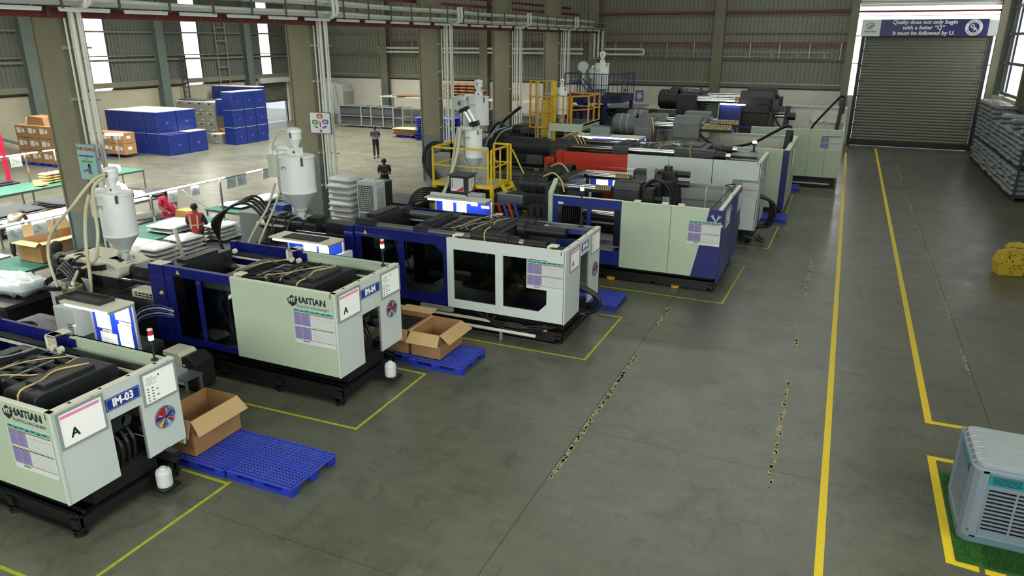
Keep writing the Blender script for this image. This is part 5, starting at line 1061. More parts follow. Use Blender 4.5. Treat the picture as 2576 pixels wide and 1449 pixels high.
b = MB(); b.panel('y', Y0 + .02, Y0 + .07, -7.9, -3.6, Z0, Z1, [(-7.6, -5.9, 1.0, 2.3), (-5.7, -4.30, 1.0, 2.3), (-4.2, -3.66, 1.0, 2.36)], 'navy'); g = b.build('safety_door', m9)
for a, c in ((-7.6, -5.9), (-5.7, -4.3), (-4.2, -3.66)): b = MB(); b.box(a, c, Y0 + .04, Y0 + .05, 1.0, 2.34, 'glass'); b.build('window_pane', g)
base_frame(m9, -7.9, X1 - .1, Y0 + .12, Y1 - .1, Z0 + .1); b = MB(); b.box(-4, X1 - .3, Y0 - .1, Y0 + .1, .16, .20, 'galv'); b.build('drain_rail', m9)
big_clamp(m9, 35.6, 38.0, 3.36, 1.5, -8.10, -7.20, -6.30, -4.60, -4.35, -4.30, -3.05, -2.75, .20, .46, 3.62, 'black', 'iron')
b = MB(); b.box(-7.3, -6.4, 36.4, 37.4, 3.6, 3.85, 'silver_wrap'); b.build('wrapped_valve', m9, bevel=.08)
b = MB(); b.box(-5.04, -4.23, 34.5, 34.55, 2.30, 3.25, 'blue_sheet'); b.box(-5.12, -5.05, 34.48, 34.58, 1.6, 3.3, 'navy'); b.box(-4.22, -4.16, 34.48, 34.58, 1.6, 3.3, 'navy'); b.build('blue_screen', m9)
b = MB(); b.cyl((-5.1, 34.4, 3.31), (-4.0, 34.4, 3.31), .03, 'lamp', 8); b.build('tube_lamp', m9)
hose_run(m9, [(-1.35, 35.9, 2.0), (-1.1, 35.9, 2.5), (-.7, 35.9, 3.05), (-.35, 35.9, 3.5), (-.15, 35.9, 3.72), (.0, 35.9, 3.6), (.0, 35.9, 3.0)], 4, .035)
hose_run(m9, [(-4.0, 35.2, 3.1), (-3.3, 35.1, 3.35), (-2.95, 35.1, 3.1), (-2.6, 35.1, 2.5), (-2.2, 35.1, 2.1)], 2, .04)
b = MB(); b.prism([(-.28, 1.9), (-.10, 1.9), (-.0, 3.55), (-.16, 3.55)], 'y', 35.85, 36.1, 'frame_black'); b.build('hose_post', m9)
b = MB(); b.cyl((-2.9, 36.0, 2.75), (-2.3, 36.0, 2.75), .09, 'chrome', 12); b.cyl((-2.3, 36.0, 2.75), (-1.95, 36.0, 2.75), .17, 'black', 12); b.prism([(-2.45, 2.3), (-2.2, 2.3), (-2.2, 3.2), (-2.4, 3.2)], 'y', 35.9, 36.1, 'frame_black'); b.box(-2.9, -2.45, 35.8, 36.3, 2.95, 3.15, 'iron'); b.build('ejector', m9, bevel=.015)
injection_unit(m9, -8.3, -14.0, 36.8, 2.7, 1.6)
b = MB(); b.box(-8.2, -5.2, 34.0, 34.06, 1.9, 2.75, 'black'); b.box(-8.9, -7.4, 33.95, 34.0, 2.2, 2.75, 'navy'); b.build('mould_guard', m9)
b = MB(); b.box(-6.6, -5.05, 33.3, 34.0, 2.66, 2.70, 'cream'); b.cyl((-6.6, 33.3, 2.62), (-5.9, 33.3, 2.62), .04, 'lamp', 8); b.build('shelf_roof', m9)
# long covered conveyor / duct behind
lc = thing('covered_bench', 'long grey bench with pale sloping covers along the back wall behind the machines', 'bench', (-14, 44.3, 0))
for i in range(3):
    b = MB(); x = -15.55 + 2.35 * i; b.prism([(43.6, 2.15), (45.2, 2.25), (45.2, 2.29), (43.6, 2.19)], 'x', x + .01, x + 2.34, ('cream', 'hose_grey')[i % 2]); b.build('cover_panel', lc)
b = MB(); b.box(-15.55, -8.5, 43.65, 45.1, .0, 2.13, 'dark_grey'); b.box(-15.55, -8.5, 43.6, 43.65, 1.7, 2.1, 'iron_grey'); b.build('body', lc)
# ---- hoppers and platforms behind
hopper('material_hopper', 'narrow white hopper standing inside the yellow railed platform', -9.87, 19.4, 1.97, 2.26, 2.70, 3.48, .26, load=False)
h3 = hopper('material_hopper', 'large white hopper behind the yellow railed platform, loader on top', -12.28, 24.6, 2.55, 2.62, 3.03, 4.00, .375)[0]
b = MB(); b.lathe((-13.0, 24.5, 3.78), [(0, 0), (.30, 0), (.30, .12), (0, .12)], 'white2', 20, 'y'); b.cyl((-13.0, 24.45, 3.78), (-13.0, 24.5, 3.78), .08, 'ink_grey', 12); b.cyl((-12.85, 24.55, 2.6), (-12.85, 24.55, 3.6), .06, 'white2', 10); solo(b, 'blower', (-12.9, 24.5, 2.6), 'round white blower fan on a post left of the large hopper', 'fan')
b = MB(); b.cyl((-12.85, 24.55, 0), (-12.85, 24.55, 2.6), .08, 'dark_grey', 8); b.box(-12.8, -11.8, 24.2, 25.0, 2.45, 2.55, 'dark_grey'); b.box(-12.5, -12.0, 24.3, 24.9, .0, 2.45, 'iron_grey'); b.build('hopper_stand', m7)
def elbow_pump(x, y, z, lab):
    b = MB(); b.cyl((x, y, z), (x + .22, y, z - .35), .06, 'chrome', 12); b.cyl((x + .12, y, z + .05), (x + .34, y, z - .3), .05, 'chrome', 12); b.obox((x + .0, y, z + .04), (.14, 0, .06), (0, .08, 0), (-.02, 0, .05), 'black'); b.obox((x + .32, y, z - .36), (.13, 0, .04), (0, .08, 0), (-.02, 0, .07), 'black'); solo(b, 'vacuum_pump', (x, y, z), lab, 'pump')
elbow_pump(-10.05, 19.2, 4.05, 'chrome twin tube vacuum pump on top of the narrow hopper')
b = MB(); b.lathe((-9.87, 19.4, 3.52), [(0, 0), (.2, 0), (.2, .12), (0, .14)], 'white2', 16); b.box(-10.15, -9.75, 19.1, 19.3, 3.52, 3.62, 'white2'); b.cyl((-10.0, 19.2, 3.6), (-9.75, 19.2, 3.75), .07, 'alu', 10); solo(b, 'hopper_loader', (-9.87, 19.4, 3.55), 'small white loader lid on the narrow hopper below the chrome tubes', 'loader')
b = MB(); b.tube([(-10.2, 19.1, 3.6), (-10.25, 18.9, 2.9), (-10.3, 18.7, 2.2), (-10.5, 18.4, 1.5), (-10.6, 18.2, 1.0)], .05, 'hose_clear', 8); b.tube([(-10.1, 19.0, 3.6), (-10.1, 18.8, 2.9), (-10.25, 18.6, 2.2), (-10.42, 18.3, 1.5), (-10.5, 18.1, 1.0)], .05, 'hose_clear', 8); solo(b, 'conveying_hose', (-10.4, 18.5, 1.0), 'pair of thick clear hoses hanging down beside the narrow hopper', 'hose')
def railing(b, P, z0, z1, m, t=.05, mid=True):
    for (xa, ya), (xb, yb) in zip(P[:-1], P[1:]):
        b.bar((xa, ya, z1), (xb, yb, z1), t, t, m)
        if mid: b.bar((xa, ya, (z0 + z1) / 2), (xb, yb, (z0 + z1) / 2), t * .7, t * .7, m)
    for x, y in P: b.bar((x, y, z0), (x, y, z1), t, t, m)
yp = thing('service_platform', 'yellow railed service platform with grating deck round the narrow white hopper', 'platform', (-10, 19.4, 0))
b = MB(); b.box(-11.0, -9.0, 18.85, 18.93, 1.88, 1.98, 'yellow'); b.box(-11.0, -9.0, 20.0, 20.08, 1.88, 1.98, 'yellow'); b.box(-11.0, -10.92, 18.93, 20.0, 1.88, 1.98, 'yellow'); b.box(-9.08, -9.0, 18.93, 20.0, 1.88, 1.98, 'yellow'); b.build('deck_frame', yp)
b = MB()
for i in range(22): b.box(-10.92 + .084 * i, -10.90 + .084 * i, 18.93, 20.0, 1.93, 1.965, 'light_grey')
for i in range(13): b.box(-10.92, -9.08, 18.95 + .084 * i, 18.965 + .084 * i, 1.93, 1.965, 'light_grey')
o = b.build('grating', yp); o['kind'] = 'stuff'
b = MB(); railing(b, [(-10.97, 20.04), (-10.97, 18.89), (-9.15, 18.89)], 1.98, 3.0, 'yellow'); b.build('railing', yp)
b = MB(); railing(b, [(-9.05, 18.89), (-9.05, 20.04)], 1.98, 3.0, 'yellow'); b.bar((-9.05, 19.5, 1.98), (-9.05, 19.5, 3.0), .04, .04, 'yellow'); b.build('railing', yp)
b = MB(); railing(b, [(-9.5, 20.04), (-8.95, 20.04)], 1.98, 3.05, 'yellow'); b.build('railing', yp); b = MB(); railing(b, [(-10.97, 20.04), (-10.3, 20.04)], 1.98, 3.05, 'yellow'); b.build('railing', yp)
for x, y in ((-10.95, 18.92), (-9.05, 18.92), (-10.95, 20.0), (-9.05, 20.0)): b = MB(); b.box(x - .05, x + .05, y - .05, y + .05, 0, 1.88, 'yellow'); b.build('leg', yp)
b = MB(); b.bar((-8.95, 19.4, 1.95), (-8.2, 19.9, .1), .06, .12, 'yellow'); b.bar((-8.95, 20.0, 1.95), (-8.2, 20.5, .1), .06, .12, 'yellow'); b.bar((-8.9, 20.05, 2.9), (-8.3, 20.45, 1.4), .04, .04, 'yellow'); b.bar((-8.3, 20.45, 1.4), (-8.3, 20.45, .3), .04, .04, 'yellow')
for k in range(6): u = (k + .5) / 6; b.bar((-8.95 + .75 * u, 19.4 + .5 * u, 1.95 - 1.85 * u), (-8.95 + .75 * u, 20.0 + .5 * u, 1.95 - 1.85 * u), .16, .02, 'yellow')
b.build('stair', yp)
cg = thing('ladder_platform', 'white decked platform with orange yellow rails and caged ladder', 'platform', (-10.3, 27.8, 0))
b = MB()
for x in (-11.08, -10.52): b.bar((x, 27.5, .3), (x, 27.5, 4.5), .05, .05, 'light_grey')
z = .5
while z < 4.3: b.bar((-11.08, 27.5, z), (-10.52, 27.5, z), .035, .035, 'light_grey'); z += .32
b.bar((-11.18, 27.5, .9), (-11.18, 27.5, 4.5), .07, .05, 'orange_yellow'); b.bar((-10.42, 27.5, .9), (-10.42, 27.5, 4.5), .16, .10, 'yellow'); b.build('ladder', cg)
for z in (2.75, 3.33, 3.92, 4.5):
    b = MB(); P = [(-11.42 + .0 + .48 + .48 * math.cos(a), 27.5 - .55 * math.sin(a), z) for a in [PI * i / 8 for i in range(9)]]; b.tube(P, .03, 'orange_yellow', 6, 1); b.build('cage_hoop', cg)
for i in (0, 2, 4, 6, 8):
    a = PI * i / 8; x, y = -10.94 + .48 * math.cos(a), 27.5 - .55 * math.sin(a); b = MB(); b.bar((x, y, 2.75), (x, y, 4.5), .055, .02, 'orange_yellow'); b.build('cage_bar', cg)
b = MB(); b.box(-11.02, -10.5, 27.65, 27.72, 2.3, 3.75, 'yellow'); b.build('access_gate', cg)
b = MB(); b.box(-10.5, -9.15, 27.2, 27.25, 2.62, 2.92, 'white'); b.prism([(-9.15, 2.7), (-9.15, 2.95), (-9.1, 2.95), (-9.1, 2.7)], 'y', 27.2, 29.3, 'green_white'); b.box(-10.5, -9.1, 27.25, 29.3, 2.86, 2.92, 'dark_grey'); b.build('deck', cg)
for x, y in ((-10.5, 27.3), (-9.15, 27.3), (-10.5, 29.2), (-9.15, 29.2)): b = MB(); b.box(x - .06, x + .06, y - .06, y + .06, 0, 2.62, 'light_grey'); b.build('leg', cg)
b = MB(); railing(b, [(-10.42, 27.25), (-9.95, 27.25), (-9.75, 27.25)], 2.92, 3.95, 'orange_yellow', .045); b.build('railing', cg)
b = MB(); railing(b, [(-9.6, 27.25), (-9.13, 27.9), (-9.13, 28.6), (-9.13, 29.3), (-10.4, 29.3)], 2.92, 3.95, 'orange_yellow', .06); b.build('railing', cg)
hopper('material_hopper', 'slim white hopper behind the orange yellow caged ladder', -10.28, 28.0, 2.92, 3.0, 3.2, 4.20, .21, k=1.6)
nv = thing('stair_platform', 'high navy blue platform with black rails and stairs near the back wall', 'platform', (-11.4, 36.5, 0))
b = MB(); b.box(-12.85, -10.05, 35.2, 38.0, 3.38, 3.42, 'frame_black'); b.box(-12.85, -10.55, 35.15, 35.2, 3.08, 3.42, 'platform_navy'); b.prism([(-10.55, 35.15), (-10.0, 35.7), (-10.05, 35.75), (-10.55, 35.2)], 'z', 3.08, 3.42, 'platform_navy'); b.box(-10.05, -10.0, 35.7, 38, 3.08, 3.42, 'platform_navy'); b.build('deck', nv)
P = [(-12.8, 38), (-12.8, 35.2), (-12.0, 35.2), (-11.3, 35.2), (-10.9, 35.2), (-10.55, 35.2), (-10.03, 35.75), (-10.03, 36.8), (-10.03, 38.0)]
b = MB(); railing(b, P, 3.42, 4.45, 'platform_navy', .04)
for (xa, ya), (xb, yb) in zip(P[:-1], P[1:]):
    for k in (1, 2): u = k / 3; b.bar((xa + (xb - xa) * u, ya + (yb - ya) * u, 3.42), (xa + (xb - xa) * u, ya + (yb - ya) * u, 4.45), .02, .02, 'platform_navy')
b.build('railing', nv)
for x, y in ((-12.8, 35.3), (-10.7, 35.3), (-12.8, 37.9), (-10.1, 37.9)): b = MB(); b.box(x - .08, x + .08, y - .08, y + .08, 0, 3.08, 'platform_navy'); b.build('leg', nv)
b = MB()
for y in (34.9, 35.6): b.bar((-12.1, y, 3.3), (-9.9, y, .9), .05, .22, 'navy'); b.bar((-12.0, y, 4.2), (-9.8, y, 1.9), .04, .04, 'platform_navy')
for k in range(9): u = (k + .5) / 9; b.box(-12.1 + 2.2 * u - .12, -12.1 + 2.2 * u + .12, 34.9, 35.6, 3.3 - 2.4 * u - .02, 3.3 - 2.4 * u, 'platform_navy')
for k in range(4): u = k / 3; b.bar((-12.05 + 2.2 * u, 34.9, 3.3 - 2.4 * u), (-12.0 + 2.2 * u, 34.9, 4.2 - 2.3 * u), .03, .03, 'platform_navy')
b.box(-10.2, -9.6, 34.8, 35.7, .0, .95, 'navy'); b.build('stair', nv)
hopper('material_hopper', 'farthest white hopper, on the high navy blue platform', -11.15, 36.0, 3.42, 3.5, 3.72, 4.90, .34)
b = MB(); b.lathe((-12.15, 36.0, 4.75), [(0, 0), (.26, 0), (.26, .12), (0, .12)], 'white2', 18, 'y'); b.cyl((-12.1, 36.05, 3.42), (-12.1, 36.05, 4.6), .09, 'white2', 10); solo(b, 'blower', (-12.1, 36, 3.42), 'round white blower fan on a post on the navy blue platform', 'fan')
# ================================================================ LOOSE THINGS ON THE AISLE SIDE
def pallet_proto():
    t = thing('pallet', '', 'pallet', (0, 0, 0)); W_, D_, H = 1.18, .98, .15
    b = MB()
    for i in range(3):                      # deck in 3 x 2 grids with heavier ribs
        pass
    n = 20; m = 16
    for i in range(n + 1):
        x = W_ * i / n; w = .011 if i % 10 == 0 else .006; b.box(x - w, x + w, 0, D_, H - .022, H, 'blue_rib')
    for j in range(m + 1):
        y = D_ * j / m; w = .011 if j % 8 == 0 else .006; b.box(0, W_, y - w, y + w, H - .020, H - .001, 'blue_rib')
    o = b.build('deck_grid', t, (0, 0, 0)); o['kind'] = 'stuff'
    b = MB()
    for j in range(5): b.box(.0, W_, D_ * .47 + .014 * j, D_ * .47 + .014 * j + .007, H - .018, H + .001, 'blue_plastic')
    b.box(0, W_, 0, .03, H - .03, H, 'blue_plastic'); b.box(0, W_, D_ - .03, D_, H - .03, H, 'blue_plastic'); b.box(0, .03, 0, D_, H - .03, H, 'blue_plastic'); b.box(W_ - .03, W_, 0, D_, H - .03, H, 'blue_plastic'); b.build('deck_rim', t, (0, 0, 0), bevel=.005)
    for i, x in enumerate((0, W_ / 2 - .09, W_ - .18)):
        for j, y in enumerate((0, D_ / 2 - .08, D_ - .16)):
            b = MB(); b.box(x + .002, x + .178, y + .002, y + .158, .02, H - .025, 'blue_plastic')
            if j == 0: b.box(x + .13, x + .15, y - .0005, y + .004, .05, .09, 'blue_plastic_dark')
            b.build('block', t, (0, 0, 0), bevel=.012)
    b = MB()
    for y in (0, D_ / 2 - .06, D_ - .12): b.box(0, W_, y, y + .12, 0, .02, 'blue_plastic')
    b.build('runner', t, (0, 0, 0)); b = MB(); b.box(.18, W_ / 2 - .09, .004, .02, .02, .055, 'blue_plastic'); b.build('side_bar', t, (0, 0, 0)); b = MB(); b.box(W_ / 2 + .09, W_ - .18, .004, .02, .02, .055, 'blue_plastic'); b.build('side_bar', t, (0, 0, 0))
    return t
pl = pallet_proto(); pl.location = (-7.42, 6.60, 0); pl['label'] = 'empty blue grid pallet on the floor at the right of the nearest open carton'; pl['group'] = 'blue grid pallets'
for x, y, l in ((-8.64, 6.58, 'blue grid pallet carrying the nearest open carton beside machine IM-03'), (-7.08, 11.0, 'blue grid pallet carrying the open carton between machines IM-04 and IM-05'), (-8.30, 11.10, 'blue grid pallet mostly hidden behind machine IM-04 under the felt lined carton'),
                (-5.42, 15.50, 'blue grid pallet behind the black hoses of machine IM-05'), (-2.50, 26.2, 'blue grid pallet next to the black hose loops of the red door machine'), (-2.48, 32.4, 'small looking blue grid pallet against the farthest machine')):
    dup(pl, (x, y, 0), None, l)
def carton(name, label, x0, x1, y0, y1, z0, z1, flaps, inner='cardboard_dark', m='cardboard', fill=None):
    t = thing(name, label, 'box', ((x0 + x1) / 2, (y0 + y1) / 2, z0)); w = .012
    b = MB(); b.box(x0, x1, y0, y0 + w, z0, z1, m); b.box(x0, x1, y1 - w, y1, z0, z1, m); b.box(x0, x0 + w, y0 + w, y1 - w, z0, z1, m); b.box(x1 - w, x1, y0 + w, y1 - w, z0, z1, m); b.box(x0, x1, y0, y1, z0, z0 + .01, m)
    b.box(x0 - .002, x1 + .002, (y0 + y1) / 2 - .001, (y0 + y1) / 2, z0, z0 + .01, m); b.build('body', t)
    for sd, ln, an in flaps:                # side, length, outward lean from vertical (deg)
        a = math.radians(an); o = ln * math.sin(a); u = ln * math.cos(a); b = MB()
        if sd == '-y': Q = [(x0, y0, z1), (x1, y0, z1), (x1 + .03, y0 - o, z1 + u), (x0 - .03, y0 - o, z1 + u)]; nrm = Vector((0, .006, .006))
        elif sd == '+y': Q = [(x1, y1, z1), (x0, y1, z1), (x0, y1 + o, z1 + u), (x1, y1 + o, z1 + u)]; nrm = Vector((0, -.006, .006))
        elif sd == '+x': Q = [(x1, y0, z1), (x1, y1, z1), (x1 + o, y1 + .03, z1 + u), (x1 + o, y0 - .03, z1 + u)]; nrm = Vector((-.006, 0, .006))
        else: Q = [(x0, y1, z1), (x0, y0, z1), (x0 - o, y0, z1 + u), (x0 - o, y1, z1 + u)]; nrm = Vector((.006, 0, .006))
        Q = [Vector(q) for q in Q]; P = Q + [q - nrm for q in Q]
        b.add(P, [(0, 1, 2, 3), (7, 6, 5, 4), (0, 4, 5, 1), (1, 5, 6, 2), (2, 6, 7, 3), (3, 7, 4, 0)], 'cardboard_light'); b.build('flap', t)
    if fill: b = MB(); b.box(x0 + w, x1 - w, y0 + w, y1 - w, z0 + .02, z0 + (z1 - z0) * fill[0], fill[1]); b.build('lining', t)
    return t
carton('carton', 'open brown carton with splayed flaps beside machine IM-03', -8.72, -8.06, 6.66, 7.58, .152, .74, (('-y', .24, 155), ('+x', .25, 140), ('+y', .10, 150)))
carton('carton', 'open brown carton with wide flaps between machines IM-04 and IM-05', -7.10, -6.46, 11.15, 12.05, .152, .66, (('-y', .24, 140), ('+x', .26, 122), ('-x', .05, 90)))
carton('carton', 'carton with light top flap and dark lining, behind the wide flap carton', -7.92, -7.18, 11.15, 12.10, .152, .66, (('-y', .22, 160), ('+y', .25, 82)), fill=(.8, 'black'))
# mould temperature controller with dark front beside IM-04 base
tc = thing('temperature_controller', 'pale box with black control front on castors between machines IM-03 and IM-04', 'controller', (-10.2, 8.6, 0))
b = MB(); b.prism([(-10.62, .08), (-10.15, .08), (-10.15, .62), (-10.25, .70), (-10.62, .70)], 'y', 8.42, 8.80, 'cream'); b.build('body', tc, bevel=.01)
b = MB(); b.prism([(-10.15, .08), (-9.83, .08), (-9.83, .56), (-10.0, .70), (-10.15, .66)], 'y', 8.40, 8.82, 'frame_black'); b.build('front', tc, bevel=.01)
b = MB(); b.lathe((-9.97, 8.398, .40), [(0, -.004), (.055, -.004), (.06, 0)], 'paper', 20, 'y'); b.box(-9.9, -9.87, 8.394, 8.40, .43, .46, 'paper'); b.box(-10.12, -10.08, 8.394, 8.40, .5, .53, 'paper_dim'); b.build('badge', tc)
for x in (-10.55, -9.95):
    for y in (8.46, 8.76): b = MB(); b.cyl((x, y - .015, .04), (x, y + .015, .04), .04, 'rubber', 10); b.box(x - .02, x + .02, y - .02, y + .02, .06, .09, 'steel'); b.build('castor', tc)
mc = thing('work_stool', 'small grey metal stand behind the light tower of machine IM-03', 'stand', (-9.9, 8.1, 0))
b = MB(); b.box(-10.25, -9.50, 7.88, 8.25, .53, .56, 'steel'); b.box(-10.1, -9.8, 7.95, 8.2, .56, .60, 'alu'); b.build('top', mc)
for x in (-10.22, -9.55):
    for y in (7.91, 8.22): b = MB(); b.box(x, x + .035, y - .02, y + .02, 0, .53, 'steel'); b.build('leg', mc)
bw = MB(); bw.lathe((-11.15, 7.45, .86), [(0, 0), (.10, 0), (.20, .08), (.24, .10), (.235, .11), (.19, .085), (.1, .01), (0, .01)], 'chrome', 28); solo(bw, 'steel_bowl', (-11.15, 7.45, .86), 'shiny steel bowl on the dark cabinet behind machine IM-03', 'bowl')
cb2 = MB(); cb2.box(-14.4, -10.95, 7.2, 8.75, .02, .72, 'graphite')
for i in range(30):
    for j in range(8): cb2.obox((-14.2 + .055 * i, 8.0 + .08 * j, .722), (.018, .01, 0), (-.004, .007, 0), (0, 0, .002), 'dark_grey')
tk = thing('pump_tank', 'low dark grey tank with chequered lid behind machine IM-03', 'tank', (-12.7, 8, 0)); cb2.build('body', tk, bevel=.01)
b = MB(); b.box(-11.4, -10.95, 7.2, 7.7, .72, .86, 'iron'); b.build('step', tk)
b = MB(); b.box(-13.0, -12.45, 8.15, 8.5, .724, 1.28, 'light_grey')
for k in range(3): b.box(-12.68, -12.52, 8.144, 8.15, .86 + .05 * k, .885 + .05 * k, 'ink_grey')
b.build('filter_box', tk, bevel=.02)
b = MB(); b.lathe((-13.0, 8.6, 1.28), [(0, 0), (.17, 0), (.17, .12), (.18, .12), (.18, .26), (0, .27)], 'brass', 18); b.build('filter_can', tk); b = MB(); b.lathe((-13.0, 8.6, 1.54), [(.12, 0), (.12, .04), (0, .04)], 'chrome', 16); b.build('filter_lid', tk)
b = MB(); b.box(-13.2, -12.8, 8.4, 8.75, .72, 1.28, 'dark_grey'); b.build('filter_base', tk)
b = MB()
for k in range(4): b.tube([(-13.9 + .22 * math.cos(a), 8.15 + .13 * math.sin(a), .735 + .012 * k) for a in [2 * PI * i / 12 for i in range(13)]], .012, 'rubber', 6, 2)
b.tube([(-13.7, 8.1, .74), (-13.3, 7.9, .74), (-12.9, 8.0, .74), (-12.6, 8.1, .76)], .012, 'rubber', 6); solo(b, 'cable_coil', (-13.9, 8.15, .72), 'coil of black cable on the chequered lid of the low dark tank', 'cable')
b = MB(); b.tube([(-12.35, 7.9, .7), (-11.95, 7.75, .90), (-11.80, 7.7, 1.25)], .035, 'hose_grey', 8); b.build('hose', tk)
# ---- evaporative cooler on artificial turf
g = MB(); rr = random.Random(5)
g.box(1.99, 3.9, 8.88, 11.05, .0, .018, 'turf'); tf = thing('turf_mat', 'green artificial grass mat under the grey cooler', 'mat', (2.9, 9.9, 0)); g.build('backing', tf)
g = MB(); V = []; F = []
for i in range(15000):
    x = rr.uniform(1.985, 3.4); y = rr.uniform(8.87, 10.95 if x < 2.3 else 9.5)
    h = rr.uniform(.018, .034); a = rr.uniform(0, 6.28); w = .0035; lx, ly = rr.uniform(-.016, .016), rr.uniform(-.016, .016); o = len(V)
    V += [(x - w * math.cos(a), y - w * math.sin(a), .018), (x + w * math.cos(a), y + w * math.sin(a), .018), (x + lx, y + ly, .018 + h)]; F.append((o, o + 1, o + 2))
g.add(V, F, 'turf'); o = g.build('grass_blades', tf); o['kind'] = 'stuff'
ck = thing('air_cooler', 'large grey evaporative cooler with louvred sides on the green grass mat', 'cooler', (2.75, 9.9, .018))
cx0, cx1, cy0, cy1, cz0, cz1 = 2.06, 3.25, 9.36, 10.42, .018, 1.10
b = MB(); b.prism([(p, q) for p, q in rounded(cx0 - .03, cx1, cy0 - .03, cy1 + .03, .12, 5)], 'z', cz0, cz0 + .13, 'cooler_base'); b.build('base_tray', ck, bevel=.02)
def louvre_face(ax, d, u0, u1, z0, z1, cols, rows):
    b = MB(); gap = .5
    hs = []; cw = (u1 - u0) / cols; rh = (z1 - z0) / rows
    for i in range(cols):
        for j in range(rows): hs.append((u0 + i * cw + .012, u0 + (i + 1) * cw - .012, z0 + j * rh + rh * .36, z0 + (j + 1) * rh - .002))
    return hs
hf = louvre_face('y', 0, 2.24, 3.18, .20, .80, 3, 11)
b = MB(); b.panel('y', cy0, cy0 + .02, 2.20, 3.22, .14, 1.02, hf, 'cooler'); b.build('front_grille', ck)
hs = louvre_face('x', 0, 9.52, 10.30, .20, .84, 5, 13)
b = MB(); b.panel('x', cx0, cx0 + .02, 9.46, 10.36, .14, 1.04, hs, 'cooler'); b.build('side_grille', ck)
b = MB(); b.box(cx0 + .05, cx1, cy0 + .05, cy1 - .04, .13, 1.04, 'black'); b.build('pad_core', ck)
b = MB(); b.prism([(2.03, 9.50), (2.03, 9.45), (2.06, 9.37), (2.12, 9.33), (2.22, 9.33), (2.22, 9.38), (2.14, 9.40), (2.09, 9.44), (2.09, 9.50)], 'z', .10, 1.06, 'cooler'); b.build('corner_post', ck, bevel=.008); b = MB(); b.box(2.03, 2.09, 10.36, 10.43, .10, 1.06, 'cooler'); b.build('corner_post', ck, bevel=.008)
b = MB(); b.prism([(p, q) for p, q in rounded(cx0 - .03, cx1, cy0 - .03, cy1 + .03, .12, 5)], 'z', 1.00, 1.07, 'cooler'); b.build('top_frame', ck, bevel=.02)
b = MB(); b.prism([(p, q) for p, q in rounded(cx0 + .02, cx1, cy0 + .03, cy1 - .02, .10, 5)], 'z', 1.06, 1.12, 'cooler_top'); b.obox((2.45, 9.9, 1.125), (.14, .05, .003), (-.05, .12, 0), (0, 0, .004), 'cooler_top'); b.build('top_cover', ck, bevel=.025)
for k in range(6): b = MB(); y = 9.5 + .15 * k; b.tube([(2.05, y, .98), (2.06, y, 1.07), (2.12, y, 1.125), (2.2, y, 1.128)], .012, 'cooler_top', 6, 3); b.build('top_rib', ck)
b = MB(); b.prism([(2.23, .86), (3.2, .86), (3.2, 1.0), (2.7, .985), (2.23, 1.0)], 'y', cy0 - .004, cy0, 'teal_sticker')
for k in range(5): b.box(2.27, 2.27 + (.30 if k != 1 else .36), cy0 - .006, cy0 - .004, .885 + .02 * k, .893 + .02 * k, 'ink')
b.build('front_sticker', ck); text('Symphony', .075, 'label_yellow', (2.80, cy0 - .006, .93), '-y', ck, bold=.001, ext=.001)
b = MB(); b.prism([(9.5, .82), (10.32, .88), (10.32, 1.0), (9.9, .97), (9.5, .95)], 'x', cx0 - .004, cx0, 'teal_sticker')
for k in range(4): b.box(cx0 - .006, cx0 - .004, 9.56, 9.72, .85 + .02 * k, .858 + .02 * k, 'ink')
b.build('side_sticker', ck); b = MB(); b.cyl((2.12, 9.325, .20), (2.12, 9.35, .20), .014, 'brass', 8); b.build('drain_plug', ck)
b = MB(); b.box(2.25, 3.2, cy0 - .002, cy0 + .01, 1.0, 1.03, 'frame_black'); b.box(cx0 - .002, cx0 + .01, 9.5, 10.3, .985, 1.02, 'frame_black'); b.build('air_slot', ck)
# ---- two yellow woven bags
for k, (x, y, h, l) in enumerate(((4.66, 22.75, .74, 'yellow black marked woven sack standing nearer the camera on the right floor'), (4.88, 23.25, .80, 'yellow black marked woven sack standing behind the other at the right edge'))):
    t = thing('woven_bag', l, 'bag', (x, y, 0), .2 - .3 * k)
    b = MB(); w, d = .30, .22; P0 = [(-w, -d), (w, -d), (w, d), (-w, d)]; P1 = [(-w * .8, -d * .9), (w * 1.0, -d * .7), (w * 1.15, d * .8), (-w * .85, d)]
    b.add([(p[0], p[1], 0) for p in P0] + [(p[0] * 1.12, p[1] * 1.15, h * .45) for p in P0] + [(p[0], p[1], h * (1 - .06 * i)) for i, p in enumerate(P1)] + [(0, 0, h * 1.0)],
          [(3, 2, 1, 0)] + [(i, (i + 1) % 4, (i + 1) % 4 + 4, i + 4) for i in range(4)] + [(i + 4, (i + 1) % 4 + 4, (i + 1) % 4 + 8, i + 8) for i in range(4)] + [(i + 8, (i + 1) % 4 + 8, 12) for i in range(4)], 'bag_yellow'); b.build('sack', t, (0, 0, 0), bevel=.015)
    b = MB(); rr = random.Random(k)
    for i in range(26):
        fx = rr.uniform(-.28, .28); z = rr.uniform(.06, h * .9); yy = -d * (1 + .15 * min(z, h * .45) / (h * .45)) * (1 if z < h * .45 else 1 - .3 * (z - h * .45) / h) - .012
        b.obox((fx, yy, z), (.010, 0, .014), (0, .004, 0), (-.006, 0, .008), 'ink')
    for i in range(8): b.obox((rr.uniform(-.2, .25), rr.uniform(-.1, .15), h * .97), (.012, .008, 0), (-.006, .012, 0), (0, 0, .006), 'ink')
    b.build('print', t, (0, 0, 0))
